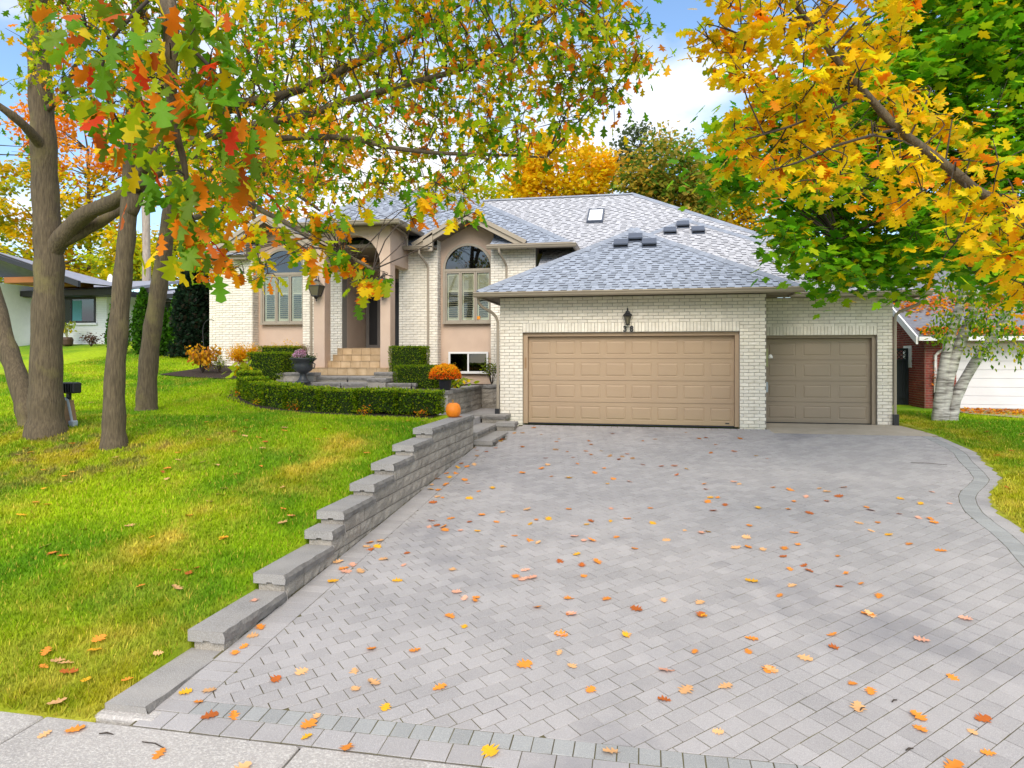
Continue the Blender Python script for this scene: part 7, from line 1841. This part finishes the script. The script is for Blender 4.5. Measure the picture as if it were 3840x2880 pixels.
b = MB(); b.tube([(8.95, 5.72, 2.12), (8.93, 5.78, 1.98), (8.70, 6.1, 1.78), (8.62, 6.13, 1.68), (8.62, 6.13, .55)], .045, 6); dso = b.build('downspout', M['white'], nr)
b = MB(); b.tube([(8.62, 6.13, .56), (8.64, 6.1, .35), (8.8, 6.0, .12), (9.0, 5.9, .0)], .055, 8); b.build('drain_hose', M['black'], dso)
dd = MB(); dd.box(9.22, 13.6, 6.36, 6.42, -.1, 2.06); ddo = dd.build('garage_door', M['wdoor'], nr)
for q in range(8):
    MB().bbox(9.24, 13.58, 6.33, 6.36, -.06 + q * .263, -.06 + q * .263 + .256, .006).build('door_slat', M['wdoor'], ddo)
MB().box(8.33, 8.355, 7.2, 7.9, 1.3, 2.0).build('side_window', M['white'], nr)
# leaves lying on that roof and before the door
n_ = 2600
yy = np.where(rg.random(n_) < .45, rg.uniform(5.7, 6.2, n_), rg.normal(8.0, .5, n_)); xx = rg.uniform(8.1, 13.5, n_); 
zz = 2.29 + (yy - 5.75) * .49 + .02
A, Bv, N = leaf_frames(n_, (-10, 40), 40, rg)
Vv, Tt, Cc = leaf_mesh(np.stack([xx, yy, zz], -1), rg.uniform(.10, .16, n_), A, Bv, N, DIAM, palette(n_, [ORG, GOLD, (.55, .22, .03)], (3, 2, 2), rg))
tag(link('roof_leaves', npmesh('roof_leaves', Vv, Tt, M['leaf'], Cc)), 'drift of orange leaves lying on the neighbouring garage roof', 'leaves', kind='stuff')
n_ = 1300
xx = rg.uniform(8.8, 12.5, n_); yy = rg.uniform(4.0, 6.1, n_); zz = right_z(xx, yy) + .02
A, Bv, N = leaf_frames(n_, (-10, 30), 40, rg)
Vv, Tt, Cc = leaf_mesh(np.stack([xx, yy, zz], -1), rg.uniform(.08, .14, n_), A, Bv, N, DIAM, palette(n_, [ORG, GOLD, BRN], (2, 2, 2), rg))
tag(link('leaf_litter', npmesh('leaf_litter', Vv, Tt, M['fallen'] if False else M['leaf'], Cc)), 'orange leaf litter before the white garage door', 'leaves', kind='stuff')
nd = MB(); xs_ = [(8.7, 4.1), (9.3, 3.3), (10.5, 1.5), (12, -1), (20, -1), (20, 6.3), (8.7, 6.3)]
nd.add([(x, y, float(right_z(x, y)) + .03) for x, y in xs_], [tuple(range(len(xs_)))])
tag(nd.build('neighbour_driveway', mat('tan_concrete', (.40, .32, .24), .95, col2=(.30, .22, .16), vscale=2)), kind='structure')
# creeper on the red wall
shrub('creeper', 'red-leaved creeper climbing the red brick corner by the downspout', (8.75, 6.05, .0), 1.8, .32, 14, 8, (.07, .11), SIMPLE, [ORG, RED, (.5, .15, .03)], (3, 1, 2), jit=.08, cat='creeper')
gt = empty('garden_gate', (8.2, 7.5, 0)); tag(gt, 'dark wooden gate with lattice top beside the red brick wall', 'gate')
for q in range(6):
    MB().box(7.30 + q * .175, 7.465 + q * .175, 7.5, 7.53 + (.012 if q % 2 else 0), .05, 1.55).build('board', M['gate'], gt)
b = MB(); b.box(7.28, 8.34, 7.47, 7.5, 1.50, 1.58); b.box(7.28, 8.34, 7.47, 7.5, 1.84, 1.92); b.box(8.27, 8.35, 7.46, 7.55, .0, 1.92); b.box(7.28, 8.34, 7.47, 7.495, .3, .4); b.build('frame', M['gate'], gt)
b = MB()
for q in range(-2, 9):
    x0 = 7.3 + q * .13
    for sg in (1, -1):
        a0, a1 = (1.58, 1.84) if sg == 1 else (1.84, 1.58)
        xa, xb = max(x0, 7.3), min(x0 + .26, 8.27)
        if xb - xa > .05: b.tube([(xa, 7.51, a0 + (a1 - a0) * (xa - x0) / .26), (xb, 7.51, a0 + (a1 - a0) * (xb - x0) / .26)], .014, 4)
b.build('lattice', M['gate'], gt)

# ------------------------------------------------------------------ fallen leaves
FLM = []
for q in range(6):
    V0 = OAK[0].copy(); V0[:, 1] -= .5; V0[:, 2] = .10 * V0[:, 1] ** 2 * (1 if q % 2 else 2.2) + .28 * np.abs(V0[:, 0]) * (.4 + .25 * (q % 3)) + rg.normal(0, .018, len(V0))
    V0[:, 2] -= V0[:, 2].min(); V0[:, 0] *= rg.uniform(1.0, 1.45)
    FLM.append(tri_mesh('fallen_leaf', (V0, OAK[1]), M['fallen']))
FC = {'orange': (.72, .25, .035), 'tan': (.68, .38, .17), 'rusty': (.42, .11, .02), 'golden': (.75, .38, .02), 'pinkish': (.72, .36, .24)}
cand = [(x, y, 'drive') for x, y in FL_DRIVE if x > -3.4] + [(x, y, 'lawn') for x, y in FL_LAWN]
for q in range(26):
    x = float(rg.uniform(5.2, 9.5)); y = float(rg.uniform(-7, 1.5))
    if x > float(curve_out(min(max(y, -13), -.66))) + .1: cand.append((x, y, 'verge'))
cand += [(-3.0, -12.75, 'walk'), (-3.75, -12.62, 'walk'), (-3.9, -12.7, 'walk'), (-2.4, -12.8, 'walk')]
cand += [(-3.55, -3.6, 'cap'), (-3.58, -10.75, 'cap')]
cand.sort(key=lambda c: math.hypot(c[0], c[1] + 16.55))
extra = []
LAB = {}
def leaf_zone(x, y, wh):
    if wh == 'drive':
        e = float(curve_in(min(max(y, -12.9), -.66)))
        t = (x + 3.42) / (e + 3.42)
        la = 'beside the retaining wall' if t < .14 else 'left of centre' if t < .4 else 'in mid driveway' if t < .62 else 'right of centre' if t < .86 else 'by the curved border'
        lo = 'close to the street' if y < -11.3 else 'on the lower pavers' if y < -9.6 else 'halfway up' if y < -7 else 'on the upper pavers' if y < -3 else 'near the garage doors'
        return la + ' ' + lo
    if wh == 'lawn':
        la = 'near the wall' if x > -5.2 else 'in mid lawn' if x > -7.5 else 'towards the oaks'
        lo = 'by the sidewalk' if y < -11 else 'on the lower lawn' if y < -9 else 'halfway up the lawn' if y < -6.5 else 'on the upper lawn'
        return la + ' ' + lo
    return {'verge': 'in the verge right of the driveway', 'walk': 'on the concrete sidewalk', 'cap': 'on a wall cap stone'}[wh]
for i, (x, y, wh) in enumerate(cand):
    z = {'drive': float(drive_z(y)) + .004, 'lawn': float(lawn_z(x, y)) + .03, 'verge': float(right_z(x, y)) + .03, 'walk': -.872, 'cap': .464 if y > -6 else -.641}[wh]
    s = float(rg.uniform(.08, .14)); az = float(rg.uniform(0, 6.28)); k_ = list(FC)[int(rg.choice(5, p=[.36, .22, .14, .14, .14]))]
    if wh == 'lawn' and k_ == 'pinkish': k_ = 'tan'
    m = Matrix.Translation((x, y, z)) @ Matrix.Rotation(R(float(rg.normal(0, 7))) + (math.atan(SLOPE) if wh in ('drive',) else 0), 4, 'X') @ Matrix.Rotation(R(float(rg.normal(0, 7))), 4, 'Y') @ Matrix.Rotation(az, 4, 'Z') @ Matrix.Diagonal((s, s, s, 1))
    if i < 300:
        o_ = bpy.data.objects.new('fallen_leaf', FLM[i % 6]); COL.objects.link(o_); o_.matrix_basis = m
        c_ = np.array(FC[k_]) * float(rg.uniform(.95, 1.25)); o_.color = (*np.clip(c_, 0, 1), 1)
        zone = {'drive': ('lying on the street half of the paved driveway' if y < -9 else 'lying on the paved driveway towards the garage'), 'lawn': ('lying in the lawn left of the retaining wall' if y < -7 else 'lying in the upper lawn near the oaks and hedge'), 'verge': 'lying in the grass verge right of the driveway', 'walk': 'lying on the concrete sidewalk', 'cap': 'lying on a cap stone of the retaining wall'}[wh]
        tag(o_, None, 'leaf', 'fallen leaves ' + zone)
        key = '%s %s oak leaf %s' % ('small' if s < .11 else 'large', k_, leaf_zone(x, y, wh))
        LAB.setdefault(key, []).append((screen((x, y, z))[0], o_))
    else:
        extra.append((m, FC[k_], i % 6))
ORD = ['leftmost', 'second from left', 'third from left', 'fourth from left', 'fifth from left', 'sixth from left', 'seventh from left', 'eighth from left', 'ninth from left']
for key, lst in LAB.items():
    lst.sort(key=lambda q: q[0])
    for q, (a_, o_) in enumerate(lst):
        o_['label'] = key if len(lst) == 1 else key + ', ' + ('rightmost' if q == len(lst) - 1 else ORD[q] if q < len(ORD) else '%dth from left' % (q + 1))
if extra:
    Vp = []; Tp = []; Cp = []; o0 = 0
    for m, c_, q in extra:
        me = FLM[q]
        vv = np.array([tuple(m @ v.co) for v in me.vertices]); tt = OAK[1]
        Vp.append(vv); Tp.append(tt + o0); Cp.append(np.tile(c_, (len(vv), 1))); o0 += len(vv)
    tag(link('leaf_litter', npmesh('leaf_litter', np.concatenate(Vp), np.concatenate(Tp), M['leaf'], np.concatenate(Cp))), 'scattered fallen leaves farther up by the garage and hedge', 'leaves', kind='stuff')
# dark twigs and pods on the paving
for q, (x, y, a, L, lb) in enumerate(((-3.55, -12.63, .1, .10, 'short dark twig on the sidewalk slab left of the wall end'), (-3.2, -12.66, -.2, .2, 'long thin twig on the sidewalk by the driveway edge'), (4.6, -3.4, -.25, .55, 'long bent stem lying near the curved driveway border'), (1.45, -11.5, .9, .07, 'dark seed pod on the pavers near the street'), (1.7, -11.35, .7, .06, 'small dark pod on the pavers beside the larger pod'), (1.6, -11.9, .5, .06, 'dark pod nearest the street at the right'))):
    z = -.868 if y < -12.5 else float(drive_z(y)) + .008
    b = MB(); d = Vector((math.cos(a), math.sin(a), 0)); p = Vector((x, y, z))
    b.tube([p, p + d * L * .5 + Vector((0, 0, .006)) + Vector((-d.y, d.x, 0)) * L * .06, p + d * L], [.004, .006 if L < .12 else .004, .003], 5)
    tag(b.build('twig', M['twig']), lb, 'twig')

# ------------------------------------------------------------------ grass blades
rgg = np.random.default_rng(5)
def blades(n, xr, yr, keepf, zf_):
    X = rgg.uniform(xr[0], xr[1], n); Y = rgg.uniform(yr[0], yr[1], n)
    d = np.hypot(X, Y + 16.55)
    ok = keepf(X, Y) & (rgg.random(n) < np.clip((5.0 / d) ** 1.35, .05, 1))
    X, Y, d = X[ok], Y[ok], d[ok]
    z = zf_(X, Y)
    k = len(X)
    az = rgg.uniform(0, 6.283, k); h = rgg.uniform(.022, .055, k) * (1 + .2 * np.clip(d / 10, 0, 1)); wd = rgg.uniform(.0025, .005, k) * np.clip(d / 4.5, 1, 3.2)
    lean = rgg.uniform(.2, 1.1, k) * h
    dx, dy = np.cos(az), np.sin(az)
    p0 = np.stack([X - dy * wd, Y + dx * wd, z - .004], -1); p1 = np.stack([X + dy * wd, Y - dx * wd, z - .004], -1)
    p2 = np.stack([X + dx * lean, Y + dy * lean, z + h], -1)
    V = np.stack([p0, p1, p2], 1).reshape(-1, 3)
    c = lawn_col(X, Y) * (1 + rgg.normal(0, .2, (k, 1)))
    dead = rgg.random(k) < .07
    c[dead] = STRAW * rgg.uniform(.7, 1.2, (dead.sum(), 1))
    c = np.clip(c, .004, 1)
    return V, np.arange(3 * k).reshape(-1, 3), np.repeat(c[:, None], 3, 1).reshape(-1, 3)
def inside_hedge(X, Y):
    hx = np.array([p[0] for p in hp][::-1]); hy = np.array([p[1] for p in hp][::-1])
    return Y > np.interp(X, hx, hy) - .5
left = blades(1500000, (-16, -3.76), (-12.47, 1.5), lambda X, Y: ~((X > -10.2) & inside_hedge(X, Y)) & inview_np(X, Y), lambda X, Y: lawn_z(X, Y) + (fbm(X, Y, 1.1, 9) - .5) * .05 * (X < -4.1)) if False else None
def inview_np(X, Y):
    c, s = math.cos(R(11)), math.sin(R(11)); y = Y + 16.55
    xr = X * c + y * s; zf = -X * s + y * c
    return (np.abs(xr / np.maximum(zf, .01)) < .80) & (zf > .5)
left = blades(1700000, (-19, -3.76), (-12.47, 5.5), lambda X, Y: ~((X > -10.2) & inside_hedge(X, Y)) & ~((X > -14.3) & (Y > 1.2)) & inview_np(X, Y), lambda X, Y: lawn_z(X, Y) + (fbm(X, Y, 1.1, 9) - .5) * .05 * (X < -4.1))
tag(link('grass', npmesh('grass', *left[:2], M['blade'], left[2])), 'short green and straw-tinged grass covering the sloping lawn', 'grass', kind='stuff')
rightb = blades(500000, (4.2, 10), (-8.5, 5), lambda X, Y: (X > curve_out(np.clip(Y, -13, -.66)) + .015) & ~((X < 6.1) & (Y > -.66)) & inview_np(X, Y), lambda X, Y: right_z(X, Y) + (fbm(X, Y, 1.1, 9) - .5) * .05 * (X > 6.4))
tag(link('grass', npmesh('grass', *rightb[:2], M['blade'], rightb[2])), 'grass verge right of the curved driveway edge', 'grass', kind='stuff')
